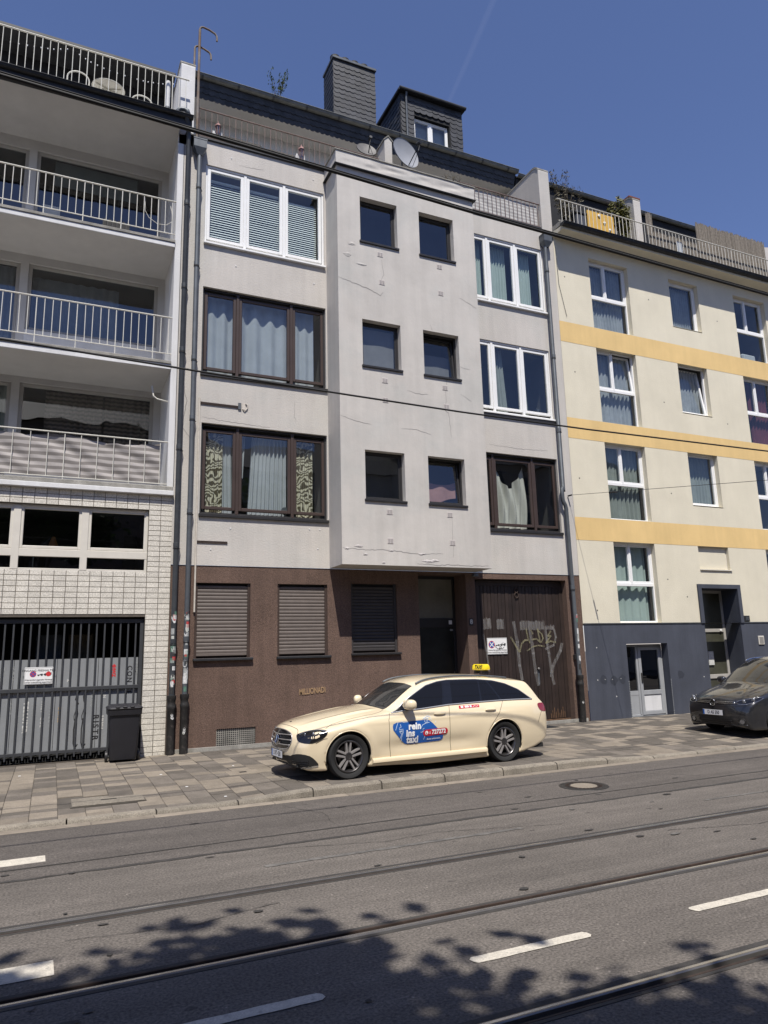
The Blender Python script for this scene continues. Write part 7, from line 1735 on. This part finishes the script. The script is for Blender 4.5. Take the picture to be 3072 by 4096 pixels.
def estroke(pts, wd):
    for (y0, z0), (y1, z1) in zip(pts[:-1], pts[1:]):
        d = math.hypot(y1-y0, z1-z0); ny, nz = -(z1-z0)/d*wd/2, (y1-y0)/d*wd/2
        em.quad((nx_-.012, y0+ny, .675+z0+nz), (nx_-.012, y0-ny, .675+z0-nz), (nx_-.012, y1-ny, .675+z1-nz), (nx_-.012, y1+ny, .675+z1+nz))
estroke([(.028,.058),(0,.006),(-.028,.058)], .012); estroke([(.058,.028),(.028,-.055),(0,-.004),(-.028,-.055),(-.058,.028)], .012)
em.build('emblem', MT['chrome'], gg, local=True)
MB().lathe([(.001,-.003),(.07,-.001),(.07,.012)], (nx_, 0, .675), 'x', 28).build('emblem_disc', MT['gloss_black'], gg, local=True)
lgp = [(.02,0,.40),(.05,-.42,.40),(.07,-.44,.30),(.05,-.36,.245),(.03,0,.24)]
lg_ = panel(S, lgp+[(a, -b, c) for a, b, c in lgp[1:-1]][::-1], .003, 'lower_grille', MT['plastic'], vn)
for zz in (.28, .32): bead(S, [(.06,-.40,zz),(.03,0,zz),(.06,.40,zz)], .005, .004, 'grille_slat', MT['gloss_black'], lg_)
fx = float(S.settle([(0, 0, .46)], .006)[0][0]); plate_text(vn, 'D AS 550', fx-.010, 0, .47, .52, .11)
for pts in ([(.10,-.53,.74),(.35,-.62,.86),(.8,-.70,.965),(1.1,-.74,1.02)], [(1.28,-.88,.98),(1.24,-.91,.8),(1.28,-.91,.5),(1.32,-.88,.25)], [(2.40,-.87,1.08),(2.40,-.91,.7),(2.42,-.88,.25)], [(.02,0,.60),(.07,-.45,.60),(.18,-.74,.62),(.5,-.89,.64)], [(.06,-.5,.735),(.05,0,.735),(.06,.5,.735)]):
    ribbon(S, pts, .007, .002, 'panel_gap', MT['black'], vn, True)
bead(S, [(.15,-.72,.245),(.05,-.40,.215),(.03,0,.21),(.05,.40,.215),(.15,.72,.245)], .012, .006, 'bumper_lip', gpnt, vn)
# ------------------------------------------------------------------ the photographer's side of the street: trees and houses seen only as shade and reflection
MT['tree_leaf'] = mat('plane_tree_leaf', (.06,.10,.03), .6, var=.35, vs=1.2, trans=.3)
def street_tree(label, x, y, h, cr, cz, n, seed, voids=()):
    r = random.Random(seed); t = thing('street_tree', label, 'tree', (x, y, .12), 'street trees on the opposite pavement')
    tr = MB(); tr.tube([(x,y,.1),(x+.05,y,1.2),(x-.05,y+.05,2.6),(x,y,4.2),(x+.1,y,cz)], [.24,.19,.16,.13,.06], 12); tr.build('trunk', MT['bark'], t, smooth=True)
    li = MB(); lf = MB(); clumps = []
    for k in range(58):
        a = r.uniform(0, 6.28); e = math.asin(r.uniform(-.55, 1)); d = cr*r.uniform(.45, 1.0)
        c = Vector((x+d*math.cos(a)*math.cos(e), y+d*math.sin(a)*math.cos(e), cz+d*.72*math.sin(e))); clumps.append(c)
        b = Vector((x+r.uniform(-.1,.1), y, r.uniform(3.2, cz))); mid = b.lerp(c, .5)+Vector((0, 0, .3))
        li.tube([b, mid, c], [.06, .035, .012], 6)
    li.build('limb', MT['bark'], t)
    for c in clumps:
        for _ in range(n):
            p = c+Vector((r.gauss(0, .46), r.gauss(0, .46), r.gauss(0, .34)))
            a = Vector((r.uniform(-1,1), r.uniform(-1,1), r.uniform(-.5,.5))).normalized(); b = a.cross(Vector((r.uniform(-.4,.4), r.uniform(-.4,.4), 1))).normalized(); s_ = r.uniform(.09, .16)
            lf.add([p-a*s_, p+b*s_*.7, p+a*s_, p-b*s_*.7], [(0,1,2,3)])
    lf.build('crown', MT['tree_leaf'], t)
street_tree('leafy plane tree on the opposite pavement behind the viewer', -1.5, -2.6, 11, 3.7, 8.4, 460, 1)
street_tree('second leafy plane tree further along the opposite pavement', 9.5, -5.6, 11, 3.6, 8.6, 110, 2)
ow = [mat('opposite_wall_%d' % i, c, .9, var=.05, vs=1) for i, c in enumerate(((.34,.31,.28), (.22,.17,.14), (.42,.40,.36)))]
for i, (x0, x1, h) in enumerate(((-26, -6, 14.5), (-6, 8, 16.5), (8, 22, 13.5), (22, 44, 15.5))):
    t = thing('opposite_house', ('long pale', 'tall brown', 'lower cream', 'far pale')[i]+' house on the opposite side of the street', 'building', ((x0+x1)/2, -12, .1), 'houses on the opposite side of the street')
    MB().box(x0, x1-.02, -22, -12, .1, h).build('wall', ow[i % 3], t)
    MB().prism([(-11.7, h), (-17, h+3.2), (-22, h)], 'x', x0, x1-.02).build('roof', MT['slate'], t)
    wme = MB().box(-.6, .6, 0, .03, -.8, .8).mesh('window', MT['gloss_black'])
    for a in range(int((x1-x0)/2.8)):
        for b in range(int(h/3.1)): link('window', wme, t, Vector((x0+1.6+2.8*a, -12.0, 2.0+3.05*b))-wloc(t))
# faint old vapour trail high in the sky
def trail(N, L, b):
    tr = N.new('ShaderNodeBsdfTransparent'); df = N.new('ShaderNodeBsdfTranslucent'); df.inputs[0].default_value = (.9,.9,.95,1)
    lw = N.new('ShaderNodeLayerWeight'); lw.inputs[0].default_value = .5
    mr = N.new('ShaderNodeMapRange'); L.new(lw.outputs['Facing'], mr.inputs[0]); mr.inputs[1].default_value = 0; mr.inputs[2].default_value = 1; mr.inputs[3].default_value = .007; mr.inputs[4].default_value = 0
    ms = N.new('ShaderNodeMixShader'); L.new(mr.outputs[0], ms.inputs[0]); L.new(tr.outputs[0], ms.inputs[1]); L.new(df.outputs[0], ms.inputs[2]); L.new(ms.outputs[0], N['Material Output'].inputs[0])
MT['trail'] = node_mat('ice_vapour', trail)
vt_ = MB().tube([(760, 650, 1500), (848, 1127, 1500), (890, 1340, 1500), (922, 1520, 1500), (934, 1600, 1500)], [9, 9, 9, 6, 1], 12)
tag(vt_.build('vapour_trail', MT['trail'], smooth=True), 'faint straight vapour trail high in the clear blue sky', 'vapour trail')
